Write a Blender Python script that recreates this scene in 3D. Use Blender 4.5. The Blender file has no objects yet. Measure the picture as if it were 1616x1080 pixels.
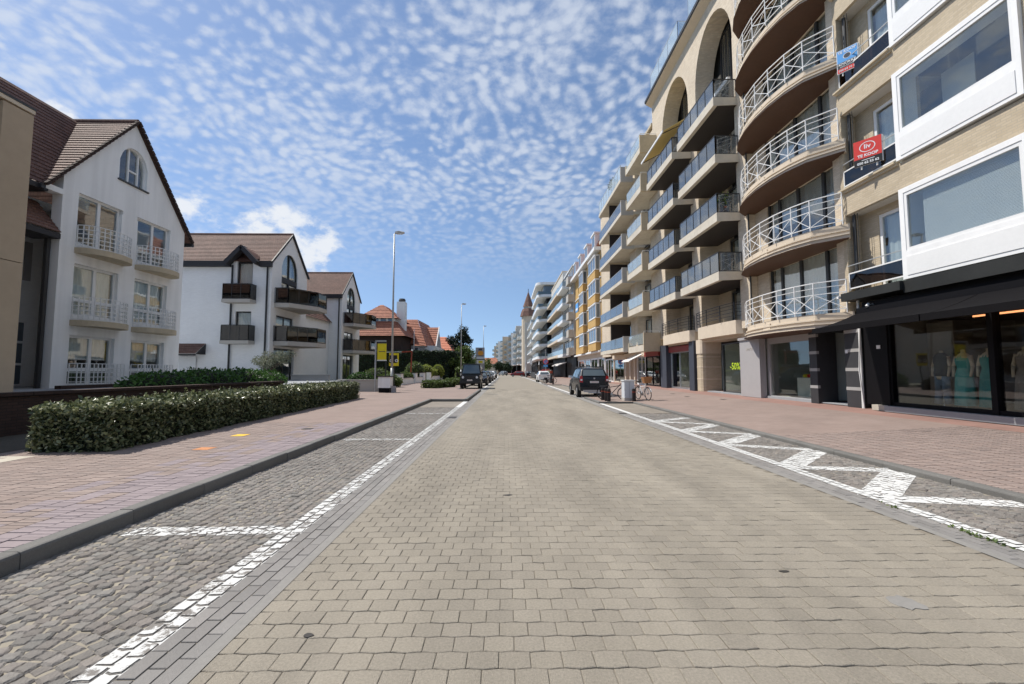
import bpy, math, random
from mathutils import Vector, Matrix
R = math.radians
random.seed(7)
scene = bpy.context.scene
col = scene.collection
S = 1.08            # metres per working unit (all coordinates below are in working units)
CH = 1.4            # camera height in working units

# ---------------------------------------------------------------- camera, sky, sun, exposure
cam_d = bpy.data.cameras.new('camera'); cam = bpy.data.objects.new('camera', cam_d); col.objects.link(cam)
cam_d.sensor_width = 36; cam_d.lens = 36 * 686 / 1616; cam_d.clip_start = 0.05; cam_d.clip_end = 3000
cam.location = (0, 0, CH * S)
cam.rotation_euler = (R(90 + 3.836), 0, R(-0.75))
scene.camera = cam

SUN_DIR = Vector((-0.80, 0.34, 0)).normalized() * math.cos(R(57)) + Vector((0, 0, math.sin(R(57))))
sd = bpy.data.lights.new('sun', 'SUN'); sun = bpy.data.objects.new('sun', sd); col.objects.link(sun)
sd.energy = 4.3; sd.angle = R(0.6); sd.color = (1.0, 0.95, 0.87)
sun.rotation_euler = SUN_DIR.to_track_quat('Z', 'Y').to_euler()

world = bpy.data.worlds.new('World'); scene.world = world; world.use_nodes = True
def make_sky():
    nt = world.node_tree; N = nt.nodes; L = nt.links; N.clear()
    out = N.new('ShaderNodeOutputWorld'); bg = N.new('ShaderNodeBackground'); bg.inputs[1].default_value = 0.115
    sky = N.new('ShaderNodeTexSky'); sky.sky_type = 'NISHITA'; sky.sun_disc = False
    sky.sun_elevation = R(57); sky.sun_rotation = math.atan2(SUN_DIR.x, SUN_DIR.y)
    sky.altitude = 0; sky.air_density = 1.0; sky.dust_density = 0.3; sky.ozone_density = 1.8
    tc = N.new('ShaderNodeTexCoord'); sep = N.new('ShaderNodeSeparateXYZ'); L.new(tc.outputs['Generated'], sep.inputs[0])
    def mth(op, a, b=None, clamp=False):
        n = N.new('ShaderNodeMath'); n.operation = op; n.use_clamp = clamp
        for i, q in enumerate((a, b)):
            if q is None: continue
            if isinstance(q, (int, float)): n.inputs[i].default_value = q
            else: L.new(q, n.inputs[i])
        return n.outputs[0]
    x, y, z = sep.outputs
    lift = N.new('ShaderNodeCombineXYZ'); L.new(x, lift.inputs[0]); L.new(y, lift.inputs[1]); L.new(mth('ADD', mth('MAXIMUM', z, 0.0), 0.13), lift.inputs[2])
    nrm = N.new('ShaderNodeVectorMath'); nrm.operation = 'NORMALIZE'; L.new(lift.outputs[0], nrm.inputs[0]); L.new(nrm.outputs[0], sky.inputs['Vector'])
    zz = mth('ADD', mth('MAXIMUM', z, 0.0), 0.26)
    px, py = mth('DIVIDE', x, zz), mth('DIVIDE', y, zz)
    cmb = N.new('ShaderNodeCombineXYZ'); L.new(px, cmb.inputs[0]); L.new(py, cmb.inputs[1])
    def noise(vec, scale, detail, rough, dist=0.0, w=None):
        n = N.new('ShaderNodeTexNoise'); n.inputs['Scale'].default_value = scale; n.inputs['Detail'].default_value = detail
        n.inputs['Roughness'].default_value = rough; n.inputs['Distortion'].default_value = dist; L.new(vec, n.inputs['Vector']); return n.outputs[0]
    def ramp(v, a, b):
        n = N.new('ShaderNodeMapRange'); n.interpolation_type = 'SMOOTHSTEP'
        L.new(v, n.inputs[0]); n.inputs[1].default_value = a; n.inputs[2].default_value = b; return n.outputs[0]
    # altocumulus sheet: small puffs, in broad patches
    wob = N.new('ShaderNodeTexNoise'); wob.inputs['Scale'].default_value = 3.0; L.new(cmb.outputs[0], wob.inputs['Vector'])
    wv = N.new('ShaderNodeVectorMath'); wv.operation = 'MULTIPLY_ADD'; L.new(wob.outputs[1], wv.inputs[0]); wv.inputs[1].default_value = (0.11, 0.11, 0); L.new(cmb.outputs[0], wv.inputs[2])
    vor = N.new('ShaderNodeTexVoronoi'); vor.feature = 'SMOOTH_F1'; vor.inputs['Scale'].default_value = 36.0; vor.inputs['Smoothness'].default_value = 0.8
    L.new(wv.outputs[0], vor.inputs['Vector'])
    puff = ramp(vor.outputs['Distance'], 0.72, 0.10)
    fine = noise(wv.outputs[0], 25.0, 5, 0.58)
    patch = noise(cmb.outputs[0], 1.9, 3, 0.5)
    cov = mth('ADD', ramp(patch, 0.30, 0.62), mth('MULTIPLY', mth('MINIMUM', mth('MAXIMUM', px, -1.2), 1.0), 0.16))
    body = mth('ADD', mth('MULTIPLY', puff, 0.40), mth('MULTIPLY', fine, 1.08))
    body = mth('ADD', body, mth('MULTIPLY', mth('SUBTRACT', cov, 0.40), 0.30))
    alto = mth('MULTIPLY', ramp(body, 0.44, 1.16), ramp(z, 0.15, 0.46))
    # fair weather cumulus: one bank, low over the roofs
    gv = N.new('ShaderNodeVectorMath'); gv.operation = 'MULTIPLY'; L.new(tc.outputs['Generated'], gv.inputs[0]); gv.inputs[1].default_value = (1, 1, 1.5)
    cn = noise(gv.outputs[0], 8.5, 8, 0.62)
    big = noise(gv.outputs[0], 2.1, 1, 0.5)
    def blob(cx, cz, rx, rz):
        a = mth('DIVIDE', mth('SUBTRACT', mth('DIVIDE', x, mth('MAXIMUM', y, 0.05)), cx), rx); b = mth('DIVIDE', mth('SUBTRACT', z, cz), rz)
        d = mth('SQRT', mth('ADD', mth('MULTIPLY', a, a), mth('MULTIPLY', b, b)))
        return mth('MULTIPLY', mth('SUBTRACT', 1.0, d, True), mth('GREATER_THAN', y, 0.05))
    bl = mth('MAXIMUM', blob(-0.60, 0.22, 0.34, 0.15), blob(-1.06, 0.35, 0.11, 0.07))
    cum = mth('ADD', mth('MULTIPLY', bl, 0.9), mth('MULTIPLY', mth('MULTIPLY', mth('SUBTRACT', cn, 0.5), 2.0), mth('MULTIPLY', bl, 3.0, True)))
    elsewhere = mth('MULTIPLY', mth('MULTIPLY', ramp(big, 0.6, 0.72), mth('LESS_THAN', y, 0.05)), 0.5)
    cum = mth('ADD', cum, mth('MULTIPLY', elsewhere, mth('SUBTRACT', 1.0, mth('MULTIPLY', z, 1.8), True)))
    cum = mth('MULTIPLY', ramp(cum, 0.26, 0.52), ramp(z, 0.01, 0.08))
    m1 = N.new('ShaderNodeMix'); m1.data_type = 'RGBA'; L.new(mth('MULTIPLY', alto, 0.70), m1.inputs[0])
    # slightly stronger blue between the clouds
    hs = N.new('ShaderNodeHueSaturation'); hs.inputs['Saturation'].default_value = 1.02; hs.inputs['Value'].default_value = 1.0; L.new(sky.outputs[0], hs.inputs['Color'])
    L.new(hs.outputs[0], m1.inputs[6]); m1.inputs[7].default_value = (5.0, 5.4, 6.05, 1)
    m2 = N.new('ShaderNodeMix'); m2.data_type = 'RGBA'; L.new(mth('MULTIPLY', cum, 0.92), m2.inputs[0])
    L.new(m1.outputs[2], m2.inputs[6]); m2.inputs[7].default_value = (5.9, 6.1, 6.4, 1)
    L.new(m2.outputs[2], bg.inputs[0]); L.new(bg.outputs[0], out.inputs[0])
make_sky()
scene.view_settings.view_transform = 'Standard'; scene.view_settings.look = 'None'
scene.view_settings.exposure = 0.35; scene.view_settings.gamma = 1.0; scene.view_settings.use_curve_mapping = False
scene.render.engine = 'CYCLES'
scene.cycles.max_bounces = 8; scene.cycles.transparent_max_bounces = 12

# ---------------------------------------------------------------- materials
MATS = {}
def mat(name, c, rough=0.8, var=0.12, scale=6.0, bump=0.0, bscale=40.0, metal=0.0, rnd=0.0, c2=None, island=False, spec=0.4, blotch=1.2, world=False, bvec=None, streak=0.0, contrast=0.4):
    """plain surface: base colour with two scales of noise, optional per-piece random tint"""
    m = bpy.data.materials.new(name); m.use_nodes = True; nt = m.node_tree; N = nt.nodes; L = nt.links
    b = N['Principled BSDF']; b.inputs['Roughness'].default_value = rough; b.inputs['Metallic'].default_value = metal
    b.inputs['Specular IOR Level'].default_value = spec
    tc = N.new('ShaderNodeTexCoord'); cs = tc.outputs['Object']
    if world: cs = N.new('ShaderNodeNewGeometry').outputs['Position']
    n1 = N.new('ShaderNodeTexNoise'); n1.inputs['Scale'].default_value = scale; n1.inputs['Detail'].default_value = 6; n1.inputs['Roughness'].default_value = 0.65
    L.new(cs, n1.inputs['Vector'])
    n0 = N.new('ShaderNodeTexNoise'); n0.inputs['Scale'].default_value = blotch; n0.inputs['Detail'].default_value = 5; n0.inputs['Roughness'].default_value = 0.6
    if bvec:
        vm0 = N.new('ShaderNodeVectorMath'); vm0.operation = 'MULTIPLY'; vm0.inputs[1].default_value = bvec; L.new(cs, vm0.inputs[0]); L.new(vm0.outputs[0], n0.inputs['Vector'])
    else: L.new(cs, n0.inputs['Vector'])
    av = N.new('ShaderNodeMath'); av.operation = 'ADD'; L.new(n1.outputs[0], av.inputs[0]); L.new(n0.outputs[0], av.inputs[1])
    mr = N.new('ShaderNodeMapRange'); L.new(av.outputs[0], mr.inputs[0]); mr.inputs[1].default_value = 1 - contrast; mr.inputs[2].default_value = 1 + contrast
    mr.inputs[3].default_value = 1 - var; mr.inputs[4].default_value = 1 + var
    val = mr.outputs[0]
    if streak:
        vs = N.new('ShaderNodeVectorMath'); vs.operation = 'MULTIPLY'; vs.inputs[1].default_value = (3.0, 3.0, 0.18); L.new(cs, vs.inputs[0]); ns = N.new('ShaderNodeTexNoise'); ns.inputs['Scale'].default_value = 1.0; ns.inputs['Detail'].default_value = 6; L.new(vs.outputs[0], ns.inputs['Vector'])
        ms_ = N.new('ShaderNodeMapRange'); L.new(ns.outputs[0], ms_.inputs[0]); ms_.inputs[1].default_value = 0.35; ms_.inputs[2].default_value = 0.6; ms_.inputs[3].default_value = 1 - streak; ms_.inputs[4].default_value = 1.0
        mu = N.new('ShaderNodeMath'); mu.operation = 'MULTIPLY'; L.new(val, mu.inputs[0]); L.new(ms_.outputs[0], mu.inputs[1]); val = mu.outputs[0]
    if rnd:
        if island: g = N.new('ShaderNodeNewGeometry'); ro = g.outputs['Random Per Island']
        else: g = N.new('ShaderNodeObjectInfo'); ro = g.outputs['Random']
        r2 = N.new('ShaderNodeMapRange'); L.new(ro, r2.inputs[0]); r2.inputs[3].default_value = 1 - rnd; r2.inputs[4].default_value = 1 + rnd
        mm = N.new('ShaderNodeMath'); mm.operation = 'MULTIPLY'; L.new(val, mm.inputs[0]); L.new(r2.outputs[0], mm.inputs[1]); val = mm.outputs[0]
    vm = N.new('ShaderNodeVectorMath'); vm.operation = 'SCALE'; L.new(val, vm.inputs['Scale'])
    if c2 is None: vm.inputs[0].default_value = c[:3]
    else:
        mx = N.new('ShaderNodeMix'); mx.data_type = 'RGBA'; mx.inputs[6].default_value = (*c, 1); mx.inputs[7].default_value = (*c2, 1)
        if rnd:
            wn = N.new('ShaderNodeTexWhiteNoise'); wn.noise_dimensions = '1D'; L.new(ro, wn.inputs['W']); L.new(wn.outputs[0], mx.inputs[0])
        else:
            r3 = N.new('ShaderNodeMapRange'); L.new(n0.outputs[0], r3.inputs[0]); r3.inputs[1].default_value = 0.4; r3.inputs[2].default_value = 0.62; L.new(r3.outputs[0], mx.inputs[0])
        L.new(mx.outputs[2], vm.inputs[0])
    L.new(vm.outputs[0], b.inputs['Base Color'])
    if bump:
        n2 = N.new('ShaderNodeTexNoise'); n2.inputs['Scale'].default_value = bscale; n2.inputs['Detail'].default_value = 4; L.new(tc.outputs['Object'], n2.inputs['Vector'])
        bp = N.new('ShaderNodeBump'); bp.inputs['Strength'].default_value = bump; bp.inputs['Distance'].default_value = 0.02
        L.new(n2.outputs[0], bp.inputs['Height']); L.new(bp.outputs[0], b.inputs['Normal'])
    MATS[name] = m; return m

def brick_mat(name, c1, c2, mortar, w=0.21, h=0.065, gap=0.008, rough=0.85, bump=0.5, horiz=False, offset=0.5, squash=1.0, blot=0.15, swap=False):
    m = bpy.data.materials.new(name); m.use_nodes = True; nt = m.node_tree; N = nt.nodes; L = nt.links
    b = N['Principled BSDF']; b.inputs['Roughness'].default_value = rough; b.inputs['Specular IOR Level'].default_value = 0.3
    tc = N.new('ShaderNodeTexCoord'); sp = N.new('ShaderNodeSeparateXYZ'); L.new(tc.outputs['Object'], sp.inputs[0])
    cb = N.new('ShaderNodeCombineXYZ')
    if horiz:
        L.new(sp.outputs[1 if swap else 0], cb.inputs[0]); L.new(sp.outputs[0 if swap else 1], cb.inputs[1])
    else:
        ad = N.new('ShaderNodeMath'); L.new(sp.outputs[0], ad.inputs[0]); L.new(sp.outputs[1], ad.inputs[1]); L.new(ad.outputs[0], cb.inputs[0]); L.new(sp.outputs[2], cb.inputs[1])
    br = N.new('ShaderNodeTexBrick'); br.inputs['Scale'].default_value = 1.0; br.inputs['Brick Width'].default_value = w; br.inputs['Row Height'].default_value = h
    br.inputs['Mortar Size'].default_value = gap; br.inputs['Mortar Smooth'].default_value = 0.3; br.offset = offset
    br.inputs['Color1'].default_value = (*c1, 1); br.inputs['Color2'].default_value = (*c2, 1); br.inputs['Mortar'].default_value = (*mortar, 1)
    L.new(cb.outputs[0], br.inputs['Vector'])
    n0 = N.new('ShaderNodeTexNoise'); n0.inputs['Scale'].default_value = 0.7; n0.inputs['Detail'].default_value = 6; n0.inputs['Roughness'].default_value = 0.65; L.new(tc.outputs['Object'], n0.inputs['Vector'])
    mr = N.new('ShaderNodeMapRange'); L.new(n0.outputs[0], mr.inputs[0]); mr.inputs[1].default_value = 0.3; mr.inputs[2].default_value = 0.7; mr.inputs[3].default_value = 1 - blot; mr.inputs[4].default_value = 1 + blot
    vm = N.new('ShaderNodeVectorMath'); vm.operation = 'SCALE'; L.new(br.outputs[0], vm.inputs[0]); L.new(mr.outputs[0], vm.inputs['Scale']); L.new(vm.outputs[0], b.inputs['Base Color'])
    if bump:
        bp = N.new('ShaderNodeBump'); bp.inputs['Strength'].default_value = bump; bp.inputs['Distance'].default_value = 0.006; bp.invert = True
        L.new(br.outputs['Fac'], bp.inputs['Height']); L.new(bp.outputs[0], b.inputs['Normal'])
    MATS[name] = m; return m

def glass_mat(name, tint=(0.55, 0.6, 0.6), ior=1.5, gloss=1.0, rough=0.02, boost=0.0, frost=0.0):
    m = bpy.data.materials.new(name); m.use_nodes = True; nt = m.node_tree; N = nt.nodes; L = nt.links; N.clear()
    o = N.new('ShaderNodeOutputMaterial'); t = N.new('ShaderNodeBsdfTransparent'); t.inputs[0].default_value = (*tint, 1)
    g = N.new('ShaderNodeBsdfGlossy'); g.inputs['Color'].default_value = (gloss, gloss, gloss, 1); g.inputs['Roughness'].default_value = rough
    f = N.new('ShaderNodeLayerWeight'); f.inputs[0].default_value = 0.5
    pw = N.new('ShaderNodeMath'); pw.operation = 'POWER'; pw.inputs[1].default_value = 4.0; L.new(f.outputs['Facing'], pw.inputs[0])
    ad = N.new('ShaderNodeMath'); ad.operation = 'MULTIPLY_ADD'; ad.inputs[1].default_value = 0.9; ad.inputs[2].default_value = 0.05 + boost; ad.use_clamp = True; L.new(pw.outputs[0], ad.inputs[0])
    tc = N.new('ShaderNodeTexCoord'); nz = N.new('ShaderNodeTexNoise'); nz.inputs['Scale'].default_value = 0.9; L.new(tc.outputs['Object'], nz.inputs['Vector'])
    bp = N.new('ShaderNodeBump'); bp.inputs['Strength'].default_value = 0.05; bp.inputs['Distance'].default_value = 0.05; L.new(nz.outputs[0], bp.inputs['Height'])
    L.new(bp.outputs[0], g.inputs['Normal'])
    mx = N.new('ShaderNodeMixShader'); L.new(ad.outputs[0], mx.inputs[0]); L.new(t.outputs[0], mx.inputs[1]); L.new(g.outputs[0], mx.inputs[2]); L.new(mx.outputs[0], o.inputs[0])
    if frost:
        df = N.new('ShaderNodeBsdfDiffuse'); df.inputs[0].default_value = (0.72, 0.80, 0.82, 1); m2 = N.new('ShaderNodeMixShader'); m2.inputs[0].default_value = frost
        L.new(mx.outputs[0], m2.inputs[1]); L.new(df.outputs[0], m2.inputs[2]); L.new(m2.outputs[0], o.inputs[0])
    MATS[name] = m; return m

def leaf_mat(name, c, c2, rough=0.45, trans=0.25, spec=0.4, power=1.0):
    m = bpy.data.materials.new(name); m.use_nodes = True; nt = m.node_tree; N = nt.nodes; L = nt.links
    b = N['Principled BSDF']; b.inputs['Roughness'].default_value = rough; b.inputs['Specular IOR Level'].default_value = spec; out = N['Material Output']
    g = N.new('ShaderNodeNewGeometry'); mx = N.new('ShaderNodeMix'); mx.data_type = 'RGBA'; mx.inputs[6].default_value = (*c, 1); mx.inputs[7].default_value = (*c2, 1)
    pw = N.new('ShaderNodeMath'); pw.operation = 'POWER'; pw.inputs[1].default_value = power; L.new(g.outputs['Random Per Island'], pw.inputs[0]); L.new(pw.outputs[0], mx.inputs[0]); L.new(mx.outputs[2], b.inputs['Base Color'])
    tr = N.new('ShaderNodeBsdfTranslucent'); L.new(mx.outputs[2], tr.inputs[0]); ms = N.new('ShaderNodeMixShader'); ms.inputs[0].default_value = trans
    L.new(b.outputs[0], ms.inputs[1]); L.new(tr.outputs[0], ms.inputs[2]); L.new(ms.outputs[0], out.inputs[0])
    MATS[name] = m; return m

def paint_mat(name, c, under, thr=0.36):
    """road paint worn through to the stone"""
    m = mat(name, c, 0.7, 0.1, 8.0); nt = m.node_tree; N = nt.nodes; L = nt.links; b = N['Principled BSDF']
    src = b.inputs['Base Color'].links[0].from_socket
    tc = N.new('ShaderNodeTexCoord'); n = N.new('ShaderNodeTexNoise'); n.inputs['Scale'].default_value = 9.0; n.inputs['Detail'].default_value = 8; n.inputs['Roughness'].default_value = 0.75
    L.new(tc.outputs['Object'], n.inputs['Vector']); mr = N.new('ShaderNodeMapRange'); L.new(n.outputs[0], mr.inputs[0]); mr.inputs[1].default_value = thr; mr.inputs[2].default_value = thr + 0.06
    mx = N.new('ShaderNodeMix'); mx.data_type = 'RGBA'; L.new(mr.outputs[0], mx.inputs[0]); mx.inputs[6].default_value = (*under, 1); L.new(src, mx.inputs[7]); L.new(mx.outputs[2], b.inputs['Base Color'])
    return m

def emit_mat(name, c, strength):
    m = bpy.data.materials.new(name); m.use_nodes = True; b = m.node_tree.nodes['Principled BSDF']
    b.inputs['Base Color'].default_value = (*c, 1); b.inputs['Emission Color'].default_value = (*c, 1); b.inputs['Emission Strength'].default_value = strength
    MATS[name] = m; return m

# ---- ground
mat('paver', (0.262, 0.233, 0.188), 0.9, 0.30, 70.0, 0.5, 160.0, rnd=0.06, c2=(0.25, 0.223, 0.182), blotch=1.1, world=True, bvec=(1.0, 0.22, 1.0), contrast=0.32)
mat('paver_field', (0.262, 0.233, 0.188), 0.9, 0.30, 70.0, 0.5, 160.0, rnd=0.06, c2=(0.25, 0.223, 0.182), island=True, blotch=1.1, world=True, bvec=(1.0, 0.22, 1.0), contrast=0.32)
mat('joint_sand', (0.205, 0.178, 0.14), 0.95, 0.25, 20.0)
mat('sett_joint', (0.27, 0.24, 0.19), 0.95, 0.3, 14.0)
mat('sett', (0.180, 0.170, 0.155), 0.8, 0.26, 30.0, 0.6, 70.0, world=True, rnd=0.20, c2=(0.195, 0.172, 0.153))
mat('sett_field', (0.180, 0.170, 0.155), 0.8, 0.26, 30.0, 0.6, 70.0, world=True, rnd=0.20, c2=(0.195, 0.172, 0.153), island=True, blotch=0.6)
paint_mat('road_paint', (0.60, 0.60, 0.585), (0.17, 0.155, 0.14), 0.345)
paint_mat('road_paint_worn', (0.58, 0.58, 0.565), (0.17, 0.155, 0.14), 0.44)
mat('grey_brick', (0.205, 0.195, 0.185), 0.85, 0.15, 40.0, 0.3, 100.0, rnd=0.12, c2=(0.225, 0.212, 0.20))
mat('grey_brick_field', (0.205, 0.195, 0.185), 0.85, 0.15, 40.0, 0.3, 100.0, rnd=0.12, c2=(0.225, 0.212, 0.20), island=True)
mat('grey_strip', (0.225, 0.215, 0.20), 0.85, 0.15, 25.0, 0.2, 80.0)
mat('clay', (0.268, 0.205, 0.178), 0.85, 0.14, 30.0, 0.2, 90.0, rnd=0.10, world=True, c2=(0.25, 0.198, 0.175))
mat('clay_field', (0.268, 0.205, 0.178), 0.85, 0.14, 30.0, 0.2, 90.0, rnd=0.10, world=True, c2=(0.25, 0.198, 0.175), island=True, blotch=0.5)
mat('mauve', (0.262, 0.215, 0.22), 0.8, 0.14, 30.0, 0.2, 90.0, rnd=0.10, world=True, c2=(0.245, 0.2, 0.208))
mat('mauve_field', (0.262, 0.215, 0.22), 0.8, 0.14, 30.0, 0.2, 90.0, rnd=0.10, world=True, c2=(0.245, 0.2, 0.208), island=True, blotch=0.5)
mat('clay_joint', (0.16, 0.12, 0.10), 0.95, 0.2, 20.0)
brick_mat('clay_far', (0.268, 0.205, 0.178), (0.245, 0.182, 0.156), (0.205, 0.165, 0.145), 0.216, 0.07, 0.006, horiz=True, bump=0.2, blot=0.12)
brick_mat('clay_red', (0.30, 0.175, 0.145), (0.265, 0.158, 0.132), (0.21, 0.145, 0.12), 0.216, 0.07, 0.006, horiz=True, bump=0.2, blot=0.14)
brick_mat('paver_far', (0.262, 0.233, 0.188), (0.242, 0.216, 0.175), (0.19, 0.168, 0.135), 0.167, 0.135, 0.010, horiz=True, bump=0.3, blot=0.09)
brick_mat('sett_far', (0.22, 0.20, 0.18), (0.18, 0.158, 0.14), (0.25, 0.215, 0.165), 0.12, 0.11, 0.016, horiz=True, bump=0.4, blot=0.15)
mat('kerb_stone', (0.15, 0.145, 0.135), 0.8, 0.2, 40.0, 0.4, 120.0, rnd=0.06)
mat('slab_concrete', (0.47, 0.43, 0.36), 0.9, 0.1, 12.0, 0.2, 60.0)
mat('soil', (0.07, 0.06, 0.045), 0.95, 0.3, 15.0, 0.6, 40.0)
mat('terrain', (0.11, 0.13, 0.06), 0.95, 0.3, 0.4, 0.0, 10.0, c2=(0.20, 0.18, 0.14), blotch=0.05)
mat('iron', (0.05, 0.045, 0.04), 0.6, 0.2, 30.0, metal=0.3)
mat('yellow_paint', (0.75, 0.45, 0.03), 0.7, 0.2, 20.0)
mat('orange_paint', (0.50, 0.21, 0.085), 0.75, 0.35, 25.0)
# ---- buildings
mat('white_render', (0.87, 0.87, 0.86), 0.9, 0.03, 3.0, 0.06, 50.0, blotch=0.5, streak=0.10)
brick_mat('white_brick', (0.84, 0.84, 0.83), (0.80, 0.80, 0.79), (0.76, 0.76, 0.75), 0.22, 0.07, 0.006, bump=0.35, blot=0.04)
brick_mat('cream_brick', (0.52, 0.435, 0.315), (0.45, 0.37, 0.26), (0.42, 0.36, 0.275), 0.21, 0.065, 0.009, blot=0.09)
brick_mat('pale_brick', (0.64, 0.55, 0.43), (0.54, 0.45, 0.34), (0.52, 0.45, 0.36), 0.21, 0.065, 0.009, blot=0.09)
brick_mat('ochre_brick', (0.56, 0.36, 0.13), (0.50, 0.31, 0.11), (0.46, 0.33, 0.16), 0.21, 0.065, 0.008, blot=0.07)
brick_mat('dark_brick', (0.062, 0.036, 0.028), (0.045, 0.027, 0.022), (0.03, 0.022, 0.02), 0.21, 0.065, 0.008, blot=0.2)
brick_mat('brown_tile', (0.195, 0.108, 0.082), (0.145, 0.08, 0.062), (0.075, 0.045, 0.036), 0.17, 0.16, 0.008, rough=0.75, blot=0.22)
brick_mat('red_tile', (0.43, 0.175, 0.105), (0.33, 0.13, 0.08), (0.16, 0.06, 0.04), 0.26, 0.33, 0.025, rough=0.7, blot=0.15, offset=0.0)
mat('orange_tile', (0.58, 0.21, 0.12), 0.75, 0.12, 3.0)
mat('red_facing', (0.45, 0.12, 0.06), 0.7, 0.18, 8.0)
mat('cream_stone', (0.60, 0.51, 0.40), 0.85, 0.10, 5.0, 0.15, 60.0, blotch=0.8)
mat('concrete', (0.60, 0.55, 0.46), 0.85, 0.13, 4.0, 0.15, 60.0, c2=(0.50, 0.45, 0.37), blotch=0.9)
mat('grey_concrete', (0.47, 0.44, 0.40), 0.85, 0.12, 4.0, 0.15, 60.0, c2=(0.41, 0.385, 0.345), blotch=1.0)
mat('tan_concrete', (0.50, 0.42, 0.30), 0.85, 0.14, 5.0, 0.15, 60.0, blotch=1.2)
mat('tan_panel', (0.43, 0.335, 0.235), 0.7, 0.08, 3.0, 0.05, 40.0, blotch=0.6)
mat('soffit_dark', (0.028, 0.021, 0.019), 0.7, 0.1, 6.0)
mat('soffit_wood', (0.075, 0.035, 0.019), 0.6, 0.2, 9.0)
mat('soffit_pale', (0.55, 0.53, 0.49), 0.8, 0.05, 5.0)
mat('white_paint', (0.80, 0.80, 0.79), 0.45, 0.04, 8.0, streak=0.07)
mat('white_metal', (0.74, 0.74, 0.73), 0.4, 0.05, 10.0)
mat('black_metal', (0.028, 0.028, 0.03), 0.45, 0.15, 12.0)
mat('charcoal_frame', (0.05, 0.052, 0.055), 0.5, 0.1, 12.0)
mat('black_panel', (0.0065, 0.006, 0.007), 0.5, 0.1, 8.0, spec=0.12)
mat('black_fascia', (0.03, 0.028, 0.03), 0.6, 0.15, 8.0)
mat('black_granite', (0.026, 0.027, 0.026), 0.6, 0.4, 70.0, spec=0.2)
mat('dark_granite', (0.045, 0.045, 0.048), 0.5, 0.2, 60.0, spec=0.25)
mat('pale_granite', (0.33, 0.32, 0.31), 0.5, 0.15, 50.0)
mat('blue_stone', (0.045, 0.052, 0.07), 0.5, 0.12, 10.0)
mat('grey_panel', (0.36, 0.345, 0.345), 0.6, 0.05, 5.0)
mat('plinth_stone', (0.30, 0.31, 0.32), 0.7, 0.1, 10.0)
mat('awning_black', (0.0075, 0.007, 0.008), 0.85, 0.12, 10.0, 0.1, 200.0, spec=0.08)
mat('awning_yellow', (0.72, 0.56, 0.22), 0.85, 0.06, 6.0)
mat('awning_white', (0.80, 0.78, 0.74), 0.85, 0.05, 6.0)
mat('sign_red', (0.24, 0.035, 0.03), 0.5, 0.2, 9.0)
mat('brass_strip', (0.5, 0.3, 0.15), 0.5, 0.1, 5.0)
mat('steel', (0.50, 0.52, 0.54), 0.35, 0.08, 10.0, metal=0.8)
mat('galvanised', (0.40, 0.41, 0.41), 0.5, 0.1, 10.0, metal=0.4)
mat('curtain', (0.80, 0.80, 0.77), 0.9, 0.06, 3.0)
mat('curtain_grey', (0.62, 0.64, 0.63), 0.9, 0.08, 3.0)
mat('blind', (0.70, 0.71, 0.70), 0.7, 0.04, 3.0)
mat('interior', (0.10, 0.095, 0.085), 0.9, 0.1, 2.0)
mat('shop_interior', (0.20, 0.18, 0.155), 0.9, 0.1, 2.0)
mat('shop_pale', (0.55, 0.57, 0.52), 0.8, 0.06, 2.0)
glass_mat('glass', (0.86, 0.89, 0.89), 1.5, 0.95, boost=0.05)
glass_mat('shop_glass', (0.91, 0.93, 0.91), 1.5, 0.95, boost=0.01)
glass_mat('rail_glass', (0.90, 0.95, 0.95), 1.5, 1.0, boost=0.02, frost=0.16)
glass_mat('smoked_glass', (0.16, 0.13, 0.12), 1.5, 0.8, boost=0.03)
glass_mat('dark_rail_glass', (0.50, 0.53, 0.57), 1.5, 0.9, boost=0.06, frost=0.05)
glass_mat('blue_rail_glass', (0.30, 0.34, 0.42), 1.5, 0.9, boost=0.06, frost=0.06)
mat('far_glass', (0.10, 0.13, 0.16), 0.08, 0.1, 1.0, spec=1.0)
mat('far_rail', (0.30, 0.38, 0.42), 0.12, 0.1, 1.0, spec=1.0)
# ---- plants
leaf_mat('leaf_hedge', (0.028, 0.045, 0.014), (0.30, 0.32, 0.16), 0.32, 0.18, 0.5, 1.7)
leaf_mat('leaf_tip', (0.26, 0.29, 0.14), (0.50, 0.50, 0.34), 0.35, 0.2, 0.5)
leaf_mat('leaf_green', (0.030, 0.085, 0.015), (0.075, 0.16, 0.03), 0.5)
leaf_mat('leaf_dark', (0.010, 0.022, 0.008), (0.025, 0.05, 0.014), 0.55, 0.12)
leaf_mat('leaf_pine', (0.010, 0.020, 0.012), (0.028, 0.045, 0.02), 0.6, 0.1)
leaf_mat('leaf_olive', (0.16, 0.18, 0.12), (0.30, 0.31, 0.22), 0.6, 0.2)
leaf_mat('leaf_yellow', (0.17, 0.22, 0.025), (0.34, 0.37, 0.06), 0.5)
leaf_mat('leaf_mid', (0.06, 0.10, 0.022), (0.14, 0.19, 0.045), 0.5)
mat('hedge_core', (0.012, 0.016, 0.007), 0.95, 0.3, 10.0)
mat('bark', (0.10, 0.075, 0.055), 0.9, 0.3, 14.0, 0.8, 25.0)
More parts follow.
